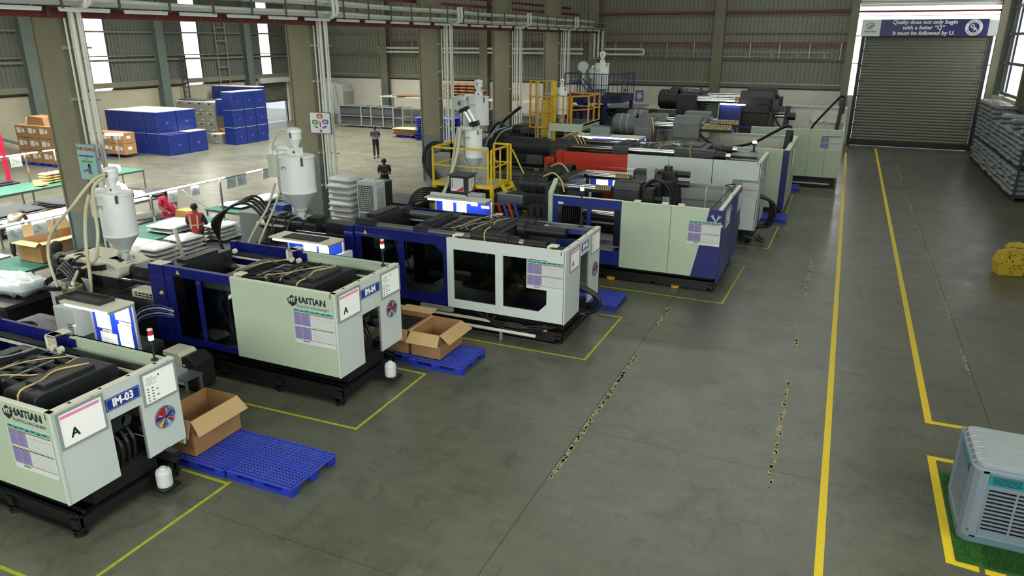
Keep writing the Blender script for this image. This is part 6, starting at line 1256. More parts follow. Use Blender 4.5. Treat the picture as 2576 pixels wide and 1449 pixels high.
# ---- storage rack with grey sacks, far right
rk = thing('storage_rack', 'long dark steel rack holding silver grey sacks by the right wall', 'rack', (7.1, 40, 0))
for y in (33.95, 38.0, 42.0, 46.0):
    for x in (6.55, 7.62): b = MB(); b.box(x, x + .07, y - .04, y + .04, 0, 1.75 if y > 34 else 2.0, 'slate_cloth'); b.build('upright', rk)
for z in (.16, 1.32):
    for x in (6.55, 7.62): b = MB(); b.box(x, x + .06, 33.95, 46.0, z - .10, z, 'slate_cloth'); b.build('beam', rk)
    b = MB(); b.box(6.6, 7.65, 33.95, 46, z - .02, z + .01, 'dark_grey'); b.build('shelf', rk)
sp = None; names = ('front', 'second', 'third', 'fourth')
def sackm(key, seed): mb = MB(); mb.pillow((0, 0, 0), .52, .36, .115, key, 6, 0, seed, .3); me = mb.mesh('sack'); return me
SM = [sackm('sack_grey', s) for s in range(4)]
def sack(me, loc, rz, label, group, name='sack'):
    o = bpy.data.objects.new(name, me); COL.objects.link(o); o.location = loc; o.rotation_euler = (0, 0, rz); return tag(o, label, 'sack', group)
for lv, (zb, n, rows) in enumerate(((.17, 5, 15), (1.33, 9, 15))):
    for j in range(rows):
        for k in range(n if lv == 0 else 6 + (3 if 8 < j else 2 * (j % 3 == 0))):
            y = 34.4 + j * .78; z = zb + .10 + .2 * k + .0; 
            if lv == 0 and z > 1.2: continue
            sack(SM[(j + k) % 4], (6.95 + R.uniform(-.05, .05), y + R.uniform(-.04, .04), z), R.uniform(-.06, .06) + (PI if k % 2 else 0), 'grey sack in the %s rack tier, %s stack from the near end, %s up' % (('lower', 'upper')[lv], ordn(j), ordn(k)), 'grey sacks in the %s rack tier' % ('lower', 'upper')[lv])
# ---- white sacks, chiller and cabinets behind IM-05
for k in range(10):
    me = MB(); me.pillow((0, 0, 0), .46, .34, .12, 'sack', 6, 0, k, .35)
    sack(me.mesh('white_sack'), (-14.15 + .04 * (k % 2), 18.75 - .03 * (k % 3), .12 + .19 * k), .05 * (k % 3 - 1), 'white filled sack, %s of the stack beside the perforated cooling unit' % ('lowest', 'second', 'third', 'fourth', 'fifth', 'sixth', 'seventh', 'eighth', 'second from the top', 'topmost')[k], 'white sacks stacked by the cooling unit', 'white_sack')
ch = thing('cooling_unit', 'pale cooling unit with perforated front and louvred side, behind machine IM-05', 'cabinet', (-13, 18.5, 0))
b = MB(); b.box(-13.36, -12.66, 18.30, 18.80, 0, 1.90, 'light_grey'); b.build('body', ch, bevel=.01)
b = MB()
for i in range(10):
    for j in range(22):
        if j == 8: continue
        x = -13.31 + .056 * i; z = .42 + .063 * j; b.box(x, x + .034, 18.292, 18.30, z, z + .036, 'black')
o = b.build('perforation', ch); o['kind'] = 'stuff'
for j in range(26): b = MB(); z = .3 + .055 * j; b.prism([(-12.66, z), (-12.635, z), (-12.66, z + .03)], 'y', 18.36, 18.74, 'grey'); b.build('louvre', ch)
for x in (-13.2, -12.8): b = MB(); b.tube([(x, 18.5, 1.9), (x - .02, 18.5, 1.95), (x + .02, 18.5, 1.95), (x, 18.5, 1.9)], .006, 'steel', 5, 2); b.build('lifting_eye', ch)
b = MB(); b.box(-13.3, -12.80, 18.85, 19.4, 0, 1.78, 'graphite'); b.box(-13.32, -12.78, 18.83, 19.42, 1.78, 1.80, 'dark_grey'); solo(b, 'tall_cabinet', (-12.8, 19.2, 0), 'tall black cabinet right behind the pale perforated unit', 'cabinet')
b = MB(); b.box(-13.6, -12.0, 19.5, 20.9, 0, 1.02, 'graphite'); b.box(-13.6, -12.0, 19.48, 20.92, 1.02, 1.04, 'dark_grey'); solo(b, 'low_cabinet', (-12.2, 20.4, 0), 'long low black cabinet between the tall cabinet and the yellow platform', 'cabinet')
for k in range(7):
    b = MB(); y = 18.9 - .08 * k; b.tube([(-11.0, y + .3, .6), (-11.8 + .05 * k, y, 1.0), (-11.75 + .05 * k, y, 1.45 - .05 * k), (-11.3, y - .05, 1.75 - .05 * k), (-10.6, y - .1, 1.72 - .04 * k), (-9.9, y, 1.3)], .035, 'rubber', 8, 5); b.build('hydraulic_hose', m6)
for k in range(5):
    b = MB(); b.tube([(-11.4 + .08 * k, 19.9, 1.6), (-11.9 + .08 * k, 19.9, 2.2), (-11.85 + .08 * k, 19.9, 2.75), (-11.5 + .06 * k, 19.9, 3.0), (-11.3 + .04 * k, 19.9, 2.8)], .03, ('graphite', 'rubber')[k % 2], 8); b.build('hydraulic_hose', m6)
b = MB(); b.box(-11.9, -11.1, 20.1, 20.9, .1, 2.55, 'hose_grey'); b.build('pump_cover', m6, bevel=.08)
b = MB(); b.box(-11.6, -10.7, 21.5, 22.2, 1.5, 2.6, 'paper_dim'); b.box(-11.8, -10.5, 21.4, 22.3, .0, 1.5, 'graphite'); solo(b, 'white_motor_cover', (-11.2, 21.8, 0), 'white rounded machine cover behind the yellow platform railing', 'cover', bevel=.06)
b = MB(); b.tube([(-11.4, 24.0, 1.6), (-11.6, 24, 2.6), (-11.2, 24, 3.2), (-10.8, 24.1, 2.9)], .05, 'rubber', 8); b.tube([(-12.2, 26, 2.0), (-12.0, 26, 2.9), (-11.6, 26, 3.3), (-11.2, 26, 3.6)], .06, 'rubber', 8); b.build('hydraulic_hose', m7)
# ---- posters hung on the columns
gb = None
gp = thing('goals_poster', 'teal OUR GOALS poster with a cartoon figure on the nearest column pipes', 'poster', (-15.0, 10.9, 3.4))
b = MB(); b.box(-15.40, -14.80, 10.90, 10.93, 3.02, 3.82, 'purple'); b.build('frame', gp); b = MB(); b.box(-15.36, -15.30, 10.93, 11.38, 3.4, 3.44, 'galv'); b.build('hook', gp); b = MB(); b.box(-15.38, -14.82, 10.89, 10.90, 3.04, 3.80, 'poster_teal'); b.build('print', gp)
text('OUR GOALS', .105, 'redcloth', (-15.1, 10.885, 3.715), '-y', gp, bold=.004, ext=.001); text('HIGHEST PRODUCTIVITY', .042, 'sign_blue', (-15.1, 10.885, 3.56), '-y', gp, bold=.002, ext=.001); text('&', .05, 'ink', (-15.1, 10.885, 3.50), '-y', gp, ext=.001); text('HIGHEST QUALITY', .042, 'green', (-15.1, 10.885, 3.44), '-y', gp, bold=.002, ext=.001)
b = MB(); yy = 10.886; b.lathe((-15.06, yy, 3.33), [(0, -.002), (.045, -.002), (.045, 0)], 'skin', 14, 'y'); b.lathe((-15.06, yy - .002, 3.355), [(0, -.002), (.04, -.002), (.04, 0)], 'hair', 12, 'y'); b.prism([(-15.12, 3.17), (-15.0, 3.17), (-15.02, 3.29), (-15.10, 3.29)], 'y', yy - .003, yy, 'violet'); b.prism([(-15.12, 3.24), (-15.26, 3.20), (-15.27, 3.23), (-15.11, 3.28)], 'y', yy - .003, yy, 'violet'); b.prism([(-15.06, 3.17), (-14.92, 3.06), (-15.0, 3.06), (-15.12, 3.17)], 'y', yy - .003, yy, 'label_yellow'); b.build('figure', gp)
rp = thing('reduce_sign', 'white 3R sign with red, green and blue lozenges on the second column', 'sign', (-15.43, 19.4, 3.4))
b = MB(); b.box(-15.84, -15.02, 19.42, 19.45, 3.10, 3.78, 'ink_grey'); b.build('frame', rp); b = MB(); b.box(-15.60, -15.54, 19.45, 19.78, 3.4, 3.44, 'galv'); b.build('hook', rp); b = MB(); b.box(-15.82, -15.04, 19.41, 19.42, 3.12, 3.76, 'paper_dim'); b.build('board', rp)
b = MB(); yy = 19.405
def hexa(cx, cz, m): b.prism([(cx - .13, cz), (cx - .09, cz - .07), (cx + .09, cz - .07), (cx + .13, cz), (cx + .09, cz + .07), (cx - .09, cz + .07)], 'y', yy - .004, yy, m)
hexa(-15.43, 3.66, 'redcloth'); hexa(-15.63, 3.46, 'green'); hexa(-15.22, 3.49, 'violet')
b.prism([(-15.43, 3.29), (-15.40, 3.42), (-15.43, 3.54), (-15.46, 3.42)], 'y', yy - .004, yy, 'redcloth'); b.prism([(-15.70, 3.34), (-15.58, 3.34), (-15.48, 3.28), (-15.60, 3.28)], 'y', yy - .004, yy, 'green'); b.prism([(-15.38, 3.28), (-15.26, 3.28), (-15.14, 3.36), (-15.26, 3.36)], 'y', yy - .004, yy, 'violet'); b.build('lozenges', rp)
text('3R', .11, 'ink_grey', (-15.42, 19.405, 3.19), '-y', rp, bold=.004, ext=.001)
for s_, cx, cz in (('R1', -15.43, 3.66), ('R2', -15.63, 3.46), ('R3', -15.22, 3.49)): b = MB(); b.box(cx - .05, cx + .05, yy - .006, yy - .004, cz + .01, cz + .035, 'paper_dim'); b.box(cx - .07, cx + .07, yy - .006, yy - .004, cz - .035, cz - .01, 'paper_dim'); b.build('words', rp)
wp2 = thing('wall_poster', 'small dark blue poster with round emblem on the back wall plaster', 'poster', (-12.65, YB - .05, 2.5))
b = MB(); b.box(-12.95, -12.40, YB - .02, YB, 2.1, 2.82, 'violet'); b.box(-12.90, -12.45, YB - .022, YB - .02, 2.66, 2.70, 'paper_dim'); b.box(-12.85, -12.5, YB - .022, YB - .02, 2.17, 2.21, 'paper_dim'); b.build('print', wp2); b = MB(); b.lathe((-12.67, YB - .025, 2.45), [(0, -.004), (.2, -.004), (.2, 0)], 'paper_dim', 20, 'y'); b.build('emblem', wp2)
b = MB(); b.box(-13.75, -13.60, YB - .06, YB, 2.75, 2.90, 'red'); b.cyl((-13.66, YB - .04, 1.5), (-13.66, YB - .04, 3.3), .012, 'hose_grey', 6); tag(b.build('alarm_point'), 'small red alarm box with grey cable, left of the blue wall poster', 'alarm')
# ================================================================ PACKING BAY ON THE LEFT
def paper_on_rail(parent, x, y, z, w, h, ang=0., m='poly', name='instruction_sheet', marks=True):
    b = MB(); b.box(x - .002, x + .002, y, y + w, z - h, z, m)
    if marks:
        rr = random.Random(int(y * 37))
        for k in range(4): zz = z - h * (.22 + .15 * k); yy = y + w * rr.uniform(.1, .5); b.box(x + .002, x + .003, yy, yy + w * .25, zz - h * .1, zz, 'hose_grey')
    return b.build(name, parent)
def tube_rail(name, label, X, Y0, Y1, z, posts, lamps, sheets, lamp_len=1.18, power=14, color=(1, 1, .97)):
    t = thing(name, label, 'light', (X, (Y0 + Y1) / 2, 0)); b = MB(); b.bar((X, Y0, z), (X, Y1, z), .04, .03, 'steel'); b.build('rail', t)
    for y in posts: b = MB(); b.bar((X, y, .05), (X, y, z), .05, .05, 'steel'); b.box(X - .07, X + .07, y - .07, y + .07, 0, .05, 'steel'); b.build('post', t)
    for y in lamps:
        b = MB(); b.cyl((X + .02, y, z + .03), (X + .02, y + lamp_len, z + .03), .022, 'lamp', 8); b.build('tube_lamp', t)
        area('packing_tube', (X + .02, y + lamp_len / 2, z - .02), .06, lamp_len, power, color)
    for y, w, h in sheets: paper_on_rail(t, X + .03, y, z - .02, w, h)
    return t
def bench(name, label, x0, x1, y0, y1, z, top='teal_cloth', legs=None, m='steel', shelf=None):
    t = thing(name, label, 'table', ((x0 + x1) / 2, (y0 + y1) / 2, 0)); b = MB(); b.box(x0, x1, y0, y1, z - .03, z, top); b.build('table_top', t)
    b = MB(); b.box(x0 + .02, x1 - .02, y0 + .02, y0 + .06, z - .08, z - .03, m); b.box(x0 + .02, x1 - .02, y1 - .06, y1 - .02, z - .08, z - .03, m); b.box(x0 + .02, x0 + .06, y0 + .06, y1 - .06, z - .08, z - .03, m); b.box(x1 - .06, x1 - .02, y0 + .06, y1 - .06, z - .08, z - .03, m); b.build('frame', t)
    n = legs or 2
    for i in range(n):
        y = y0 + .05 + (y1 - y0 - .1) * i / (n - 1)
        for x in (x0 + .05, x1 - .05): b = MB(); b.bar((x, y, 0), (x, y, z - .03), .045, .045, m); b.build('leg', t)
    if shelf: b = MB(); b.box(x0 + .05, x1 - .05, y0 + .05, y1 - .05, shelf - .02, shelf, m); b.build('shelf', t)
    return t
bench('work_bench', 'long green topped bench behind the nearest machines, left of the nearest column', -18.45, -17.0, 8.2, 12.6, .85, legs=3)
bench('work_bench', 'long green topped bench between the two nearest columns, before the pink clothed person', -18.35, -16.6, 13.4, 16.2, .85, legs=3, shelf=.3)
bench('work_bench', 'green topped bench behind the wide hopper, beside the second column', -18.3, -16.7, 16.9, 19.4, .85, legs=2)
tube_rail('lamp_rail', 'steel lamp rail with lit tubes and hanging sheets, left of the nearest column', -17.3, 8.0, 12.5, 1.9, (9.6, 11.3), (8.1, 9.35, 10.6), ((10.15, .36, .36), (10.75, .36, .34)))
tube_rail('lamp_rail', 'steel lamp rail with lit tubes and hanging sheets, running between the two nearest columns', -17.35, 13.2, 19.3, 1.9, (14.2, 16.75), (13.25, 14.0, 14.75, 15.5, 16.25, 17.9), ((14.75, .34, .33), (15.6, .30, .28), (17.0, .40, .32), (17.45, .40, .32), (18.6, .32, .28)), lamp_len=.70, power=9)
cr = MB()
for i in range(3): cr.tube([(-17.3, 12.0, 1.85), (-17.2, 12.3, 1.6), (-17.2, 12.6, 1.75)], .012, 'rubber', 5)
solo(cr, 'cable', (-17.2, 12.3, 1.6), 'thin drooping cable at the end of the near lamp rail', 'cable')
for k, (ya, yb_, l) in enumerate(((15.6, 16.7, 'thin blue cable hanging from the lamp rail towards the grey wrapped parts'),)):
    b = MB(); b.tube([(-17.35, 15.3, 1.85), (-17.3, 15.6, 1.5), (-17.1, 16.0, 1.1), (-17.0, 15.6, .9), (-16.8, 14.9, .88), (-17.0, 14.2, 1.0)], .01, 'hose_grey', 5); solo(b, 'cable', (-17.2, 15.5, .9), l, 'cable')
carton('carton', 'big brown carton with raised flap on the green bench beside the nearest column', -18.0, -17.15, 10.75, 12.2, .855, 1.38, (('+x', .16, 100), ('-x', .30, 30), ('-y', .14, 120)), m='cardboard')
# stacks on the benches
def stack(name, labels, group, x, y, z, n, hx_, hy, th, m, cat, jit=.03, wr=.6):
    for k in range(n):
        b = MB(); b.pillow((0, 0, 0), hx_, hy, th, m, 6, 0, k + int(x * 10), wr); o = b.build(name, None, (0, 0, 0)); o.location = (x + R.uniform(-jit, jit), y + R.uniform(-jit, jit), z + th * 1.15 + k * th * 2.15); o.rotation_euler = (0, 0, R.uniform(-.05, .05)); tag(o, labels % (('lowest', 'second', 'third', 'fourth', 'fifth', 'sixth', 'seventh', 'eighth')[k],), cat, group)
stack('wrapped_part', 'grey film wrapped part, %s in the pile before the pink clothed person', 'film wrapped parts', -17.0, 14.55, .85, 2, .52, .62, .055, 'poly', 'part')
stack('foam_part', 'crumpled white part, %s of the near pile on the low black cart', 'crumpled white parts', -16.0, 13.1, .42, 4, .38, .40, .055, 'sack', 'part', .05, 1.2)
stack('foam_part', 'crumpled white part, %s of the far pile on the low black cart', 'crumpled white parts', -16.15, 14.1, .42, 4, .40, .42, .055, 'sack', 'part', .05, 1.2)
stack('foam_part', 'crumpled white part, %s of the pile behind the red vest person', 'crumpled white parts', -16.3, 15.6, .42, 4, .38, .42, .055, 'sack', 'part', .05, 1.2)
bench('low_cart', 'low black cart stacked with crumpled white parts before the lamp rail', -16.55, -15.2, 12.6, 16.1, .42, 'slate_cloth', 3, 'black')
b = MB(); b.cyl((-15.75, 13.6, .42), (-15.85, 13.55, 1.25), .055, 'cream', 14); solo(b, 'cardboard_tube', (-15.8, 13.6, .42), 'upright cream cardboard tube standing among the crumpled white parts', 'tube')
b = MB(); b.box(-16.9, -16.3, 12.75, 13.4, .86, .88, 'paper_dim')
for i in range(7): b.bar((-17.6, 12.72 + .1 * i, .87 + .004 * i), (-16.4, 12.66 + .1 * i, .87 + .004 * i), .07, .02, 'paper')
solo(b, 'white_profiles', (-17.0, 13.0, .86), 'row of white plastic strips on the bench end right of the nearest column', 'part')
b = MB(); b.box(-18.1, -17.6, 15.6, 16.0, .86, 1.1, 'wood'); solo(b, 'small_box', (-17.85, 15.8, .86), 'small open wooden coloured box on the bench between the two standing packers', 'box')
b = MB()
for i in range(5): b.box(-17.9 + .16 * i, -17.8 + .16 * i, 15.2 + .05 * (i % 2), 15.32 + .05 * (i % 2), .86, .95, 'teal_cloth' if i % 2 else 'poly')
solo(b, 'part_tray', (-17.6, 15.3, .86), 'group of small teal and clear cups on the bench behind the wrapped parts', 'part')
b = MB(); b.pillow((-17.6, 17.6, .93), .5, .35, .05, 'paper', 6, 0, 5, 1.0); solo(b, 'white_sheets', (-17.6, 17.6, .88), 'pile of white sheets on the bench end left of the wide hopper', 'sheet')
b = MB(); b.box(-17.9, -17.1, 18.2, 18.9, .86, .93, 'wood'); b.pillow((-17.2, 18.6, 1.0), .35, .5, .08, 'poly', 5, 0, 9, .6); solo(b, 'wrapped_bundle', (-17.4, 18.6, .86), 'grey film roll and brown boards on the bench beside the second column', 'part')
b = MB(); b.box(-16.2, -15.7, 17.6, 18.0, .0, 1.05, 'blue_sheet')
for i in range(4): b.box(-16.18 + .12 * i, -16.10 + .12 * i, 17.595, 17.6, .1, 1.0, 'blue_plastic')
solo(b, 'blue_container', (-15.95, 17.8, 0), 'ribbed blue container standing under the wide hopper by the second column', 'box')
b = MB(); b.box(-16.9, -15.3, 8.6, 9.9, .66, .74, 'graphite'); b.box(-16.8, -15.4, 8.7, 9.8, 0, .66, 'black'); solo(b, 'steel_table', (-16.1, 9.3, 0), 'dark steel table under the film covered bundle at the left edge', 'table')
b = MB(); b.pillow((-16.1, 9.35, .92), .75, .42, .17, 'poly', 8, .1, 3, 1.0); solo(b, 'film_bundle', (-16.1, 9.35, .74), 'bundle covered in translucent film on the dark steel table, lower left', 'bundle')
# second bench row
bench('work_bench', 'white topped packing table where the person in checked shirt leans', -22.6, -20.6, 13.0, 15.3, .85, 'paper', 3)
bench('steel_table', 'low pale steel table at the left edge before the checked shirt person', -21.2, -19.7, 9.2, 12.6 - 1.05, .55, 'alu', 2)
bench('work_bench', 'far green topped bench with the foam block stack, left edge', -27.9, -26.3, 13.0, 19.6, .85, 'teal_cloth', 3)
tube_rail('lamp_rail', 'farthest lamp rail with bright tubes above the foam block bench, left edge', -27.8, 13.0, 19.7, 1.9, (17.6,), (13.1, 14.35, 15.6, 16.9, 18.3), ((17.0, .42, .38), (18.7, .40, .36)), power=14)
fs = None
for j in range(5):
    for k in range(4):
        b = MB(); b.pillow((0, 0, 0), .24, .15, .045, 'foam', 4, 0, k * 5 + j, .5); o = b.build('foam_block', None, (0, 0, 0)); o.location = (-27.1, 17.75 + .29 * j, .90 + .095 * k); o.scale = (1, 1, 1); tag(o, 'yellow foam block on the far green bench, %s layer, %s from the left' % (('bottom', 'second', 'third', 'top')[k], ordn(j)), 'foam', 'foam blocks on the far bench')
b = MB(); b.box(-27.35, -26.85, 17.4, 17.48, .85, 1.0, 'foam'); b.obox((-26.75, 17.3, .90), (.20, .05, .02), (-.03, .14, 0), (0, 0, .03), 'foam'); solo(b, 'foam_board', (-26.8, 17.3, .86), 'loose yellow foam board leaning at the near end of the foam stack', 'foam')
sh = bench('low_rack', 'low dark rack loaded with dark blue and grey sheets behind the packing table', -25.6, -23.6, 13.4, 18.4, .35, 'slate_cloth', 3, 'black')
for k in range(5):
    for j in range(2): b = MB(); m = ('slate_cloth', 'wood', 'slate_cloth', 'iron_grey', 'slate_cloth')[k]; b.pillow((0, 0, 0), .8, .95, .028, m, 5, 0, k, .8); o = b.build('flat_sheet', None, (0, 0, 0)); o.location = (-24.6 + R.uniform(-.1, .1), 14.6 + 2.3 * j, .40 + .065 * k); tag(o, ('%s sheet of the %s pile on the low dark rack' % (('bottom dark', 'brown', 'middle dark', 'grey', 'top dark')[k], ('left', 'right')[j])), 'sheet', 'sheet piles on the low rack')
b = MB(); b.pillow((0, 0, 0), .45, .4, .3, 'poly', 6, 0, 2, 1.0); o = b.build('film_bag', None, (0, 0, 0)); o.location = (-25.6, 19.4, .32); tag(o, 'translucent film bag heap on the floor beside the nearest column', 'bag')
b = MB(); b.cyl((-20.0, 11.2, .55), (-20.0, 11.2, .80), .04, 'poly', 10); b.cyl((-20.0, 11.2, .80), (-20.0, 11.2, .86), .02, 'paper', 8); solo(b, 'bottle', (-20.0, 11.2, .55), 'small pale bottle standing on the low steel table', 'bottle')
# frame table with white and dark goods, small green desk with lamp
bench('frame_table', 'steel frame table piled with white and dark film, behind the nearest hopper', -22.3, -20.9, 16.3, 18.2, .92, 'alu', 2, 'steel', .2)
b = MB(); b.pillow((-21.9, 17.0, 1.0), .55, .6, .07, 'paper', 6, 0, 1, 1.0); solo(b, 'white_film_pile', (-21.9, 17.0, .93), 'white film pile on the steel frame table', 'film')
b = MB(); b.pillow((-21.3, 17.7, 1.0), .5, .45, .07, 'slate_cloth', 6, 0, 2, 1.2); solo(b, 'dark_film_pile', (-21.3, 17.7, .93), 'dark wrapped pile on the steel frame table', 'film')
b = MB(); b.lathe((-21.6, 17.2, .21), [(0, 0), (.45, 0), (.5, .05), (0, .06)], 'paper', 18); solo(b, 'white_disc', (-21.6, 17.2, .2), 'round white tray on the lower shelf of the frame table', 'tray')
bench('small_desk', 'small green topped desk with white box in the open floor', -28.0, -26.6, 20.2, 21.7, .80, 'teal_cloth', 2)
b = MB(); b.box(-27.7, -27.0, 20.4, 20.9, .81, 1.08, 'paper'); b.box(-27.7, -27.0, 20.4, 20.9, .80, .81, 'wood'); solo(b, 'white_carton', (-27.3, 20.6, .8), 'white box on the small green desk', 'box')
pl2 = thing('post_lamp', 'single bright tube lamp on a thin post beside the blue box stack', 'light', (-28.4, 22.0, 0)); b = MB(); b.bar((-28.4, 22.0, .8), (-28.4, 22.0, 2.1), .03, .03, 'galv'); b.bar((-28.4, 22, 0), (-28.4, 22, .8), .04, .04, 'galv'); b.build('post', pl2); b = MB(); b.cyl((-28.9, 21.9, 2.12), (-28.1, 22.1, 2.12), .05, 'lamp', 10); b.build('tube_lamp', pl2)
# ---- blue folding boxes
def crate(name, x, y, z, sx, sy, sz, m, label, group, cat='box', tag_m='violet', rz=0., lid='box_lid', open_=False):
    t = thing(name, label, cat, (x, y, z), rz, group); b = MB(); b.box(0, sx, 0, sy, 0, sz, m); b.build('body', t, (0, 0, 0), bevel=.02)
    if not open_: b = MB(); b.box(.02, sx - .02, .02, sy - .02, sz, sz + .025, lid); b.build('lid', t, (0, 0, 0))
    b = MB()
    if m == 'blue_sheet':
        for k in range(8): z0 = .06 + (sz - .1) * k / 8; b.box(sx - .035, sx - .015, -.006, .0, z0, z0 + .05, 'hose_blue' if k % 2 else 'sky')
        b.box(sx, sx + .006, sy * .42, sy * .58, sz * .45, sz * .50, tag_m); b.box(sx, sx + .006, sy * .44, sy * .56, sz * .40, sz * .43, tag_m)
    else:
        b.box(sx * .40, sx * .6, -.006, 0, sz * .78, sz * .88, 'black'); b.box(sx * .1, sx * .2, -.006, 0, sz * .82, sz * .92, 'paper_dim'); b.box(sx * .5, sx * .75, -.006, 0, sz * .2, sz * .26, 'paper_dim')
    b.build('print', t, (0, 0, 0)); return t
SY = 1.36; col4 = ('first', 'second', 'third', 'fourth')
for k in range(2):
    for i in range(4):
        for j in range(2):
            x = -37.75 + 1.0 * i; y = 28.8 + SY * j
            row = ('front', 'middle', 'back')[j]
            crate('folding_box', x, y, 1.14 * k, .955, SY - .05, 1.11, 'blue_sheet', 'blue folding box in the wide stack, %s layer, %s from the left, %s row' % (('lower', 'upper')[k], col4[i], row), 'blue folding boxes of the wide stack')
crate('folding_box', -33.74, 28.75, 0, .76, 1.25, 1.10, 'blue_sheet', 'open topped blue folding box jutting out at the wide stack corner', 'blue folding boxes of the wide stack', open_=True)
crate('folding_box', -33.74, 30.05, 0, .76, 1.3, 1.13, 'blue_sheet', 'closed blue folding box jutting out behind the open topped one', 'blue folding boxes of the wide stack')
for k in range(3):
    for j in range(3):
        crate('folding_box', -33.75, 33.5 + .93 * j, 1.03 * k, .85, .87, .99, 'blue_sheet', 'blue folding box of the tall stack, %s layer, %s column' % (('bottom', 'middle', 'top')[k], ('near', 'middle', 'far')[j]), 'blue folding boxes of the tall stack')
crate('folding_box', -34.65, 33.9, 1.62, .8, .8, .95, 'blue_sheet', 'single light blue folding box perched left of the tall stack', 'blue folding boxes of the tall stack')
b = MB(); b.box(-34.5, -34.0, 34.3, 34.9, .85, 1.62, 'cardboard'); b.box(-34.62, -33.85, 34.0, 35, .78, .85, 'wood'); b.box(-34.55, -33.9, 34.1, 34.9, .0, .78, 'wood'); solo(b, 'carton', (-34.3, 34.5, 0), 'brown carton block under the single light blue box', 'box')
for i in range(4): crate('folding_box', -39.2 + .95 * i, 38.2, 2.05, .92, .9, .98, 'blue_sheet', 'blue folding box in the high row behind the grey boxes, %s from the left' % ('first', 'second', 'third', 'fourth', 'fifth', 'sixth')[i], 'blue folding boxes of the high row')
for i in range(4): crate('folding_box', -39.2 + .95 * i, 38.2, 1.02, .92, .9, .98, 'blue_sheet', 'blue folding box in the middle layer under the high row, %s from the left' % ordn(i), 'blue boxes under the high row')
for i in range(4): crate('folding_box', -39.2 + .95 * i, 38.2, .0, .92, .9, .98, 'blue_sheet', 'blue folding box in the floor layer under the high row, %s from the left' % ordn(i), 'blue boxes under the high row')
for k in range(4):
    for i in range(4):
        crate('grey_box', -38.05 + .80 * i, 34.0, .60 * k, .77, 1.4, .57, 'box_grey', 'grey folding box, %s tier, %s from the left in the grey stack' % (('bottom', 'second', 'third', 'top')[k], col4[i]), 'grey folding boxes', tag_m='ink')
crate('grey_box', -34.85, 33.4, 0, .74, .9, .57, 'box_grey', 'grey folding box on the floor touching the tall blue stack', 'grey folding boxes')
b = MB(); b.box(-38.0, -35.9, 34.2, 35.3, 2.42, 2.47, 'slate_cloth'); solo(b, 'dark_sheet', (-37, 34.8, 2.42), 'dark sheet lying over the grey box stack', 'sheet')
# ---- goods at the far wall
tb = thing('trim_press', 'beige machine with dark window and sloping side by the back wall corner', 'machine', (-36, 46.6, 0))
b = MB(); b.prism([(-37.2, 0), (-34.55, 0), (-34.55, 2.3), (-34.75, 2.75), (-36.0, 3.0), (-37.2, 3.0)], 'y', 46.4, 47.8, 'hose_grey'); b.build('body', tb, bevel=.03); b = MB(); b.box(-36.95, -36.15, 46.37, 46.4, 1.7, 2.9, 'ink_grey'); b.build('window', tb)
b = MB()
for x in (-35.7, -35.2): b.bar((x, 46.38, 2.8), (x + .3, 46.38, .6), .03, .02, 'iron_grey')
b.build('panel_line', tb)
b = MB(); b.box(-37.4, -35.0, 45.4, 46.2, .9, .95, 'grey'); b.box(-36.6, -35.9, 45.5, 46, .95, 1.5, 'teal'); b.box(-36.0, -35.2, 45.5, 45.9, .3, .9, 'sky')
for x in (-37.35, -35.05): b.bar((x, 45.5, 0), (x, 45.5, .92), .05, .05, 'galv')
solo(b, 'side_table', (-36.2, 45.8, 0), 'small table with turquoise wrapped goods below the beige corner machine', 'table')
def trolley(x, y, w, lab, empty=False):
    t = thing('wrapped_trolley', lab, 'trolley', (x, y, 0)); b = MB()
    for xx in (x, x + w): 
        for yy in (y, y + 1.2): b.bar((xx, yy, .12), (xx, yy, 1.5), .04, .04, 'galv')
    for z in (.15, .8, 1.5): b.bar((x, y, z), (x + w, y, z), .035, .035, 'galv'); b.bar((x, y + 1.2, z), (x + w, y + 1.2, z), .035, .035, 'galv'); b.bar((x, y, z), (x, y + 1.2, z), .035, .035, 'galv'); b.bar((x + w, y, z), (x + w, y + 1.2, z), .035, .035, 'galv')
    b.build('cage', t)
    if not empty: b = MB(); b.box(x + .04, x + w - .04, y + .04, y + 1.16, .18, 1.47, 'silver_wrap'); b.box(x + .1, x + w - .1, y + .03, y + .04, .5, 1.0, 'slate_cloth'); b.build('wrapped_load', t, bevel=.03)
    else: b = MB(); b.box(x + .04, x + w - .04, y + .04, y + .05, .18, 1.47, 'film'); b.build('film', t)
    for xx in (x + .05, x + w - .05): b = MB(); b.cyl((xx, y + .02, .06), (xx, y + .05, .06), .06, 'rubber', 8); b.build('castor', t)
for i, (x, w, e) in enumerate(((-33.4, 1.85, 0), (-31.5, .8, 0), (-30.65, .95, 0), (-29.65, .8, 0), (-28.8, .75, 1))):
    trolley(x, 44.3 - .0 * i, w, ('wide', 'second', 'third', 'fourth', 'empty')[i] + ' silver film wrapped cage trolley of the row by the back wall' if i < 4 else 'empty cage trolley veiled in clear film at the right end of the trolley row', e)
for i in range(4): trolley(-25.9 + 1.0 * i, 45.2, .95, 'silver wrapped cage trolley behind the blue board pile, %s from the left' % col4[i])
trolley(-19.6, 43.2, 1.9, 'large silver film wrapped cage behind the caged ladder, left part'); trolley(-17.5, 43.2, 1.6, 'large silver film wrapped cage behind the caged ladder, right part')
st_ = thing('board_shelf', 'long flat shelf with rust coloured boards along the back wall', 'shelf', (-27, 47.5, 0))
b = MB(); b.box(-31.6, -17.0, 46.9, 48.6, 1.98, 2.05, 'cream'); b.build('shelf_board', st_)
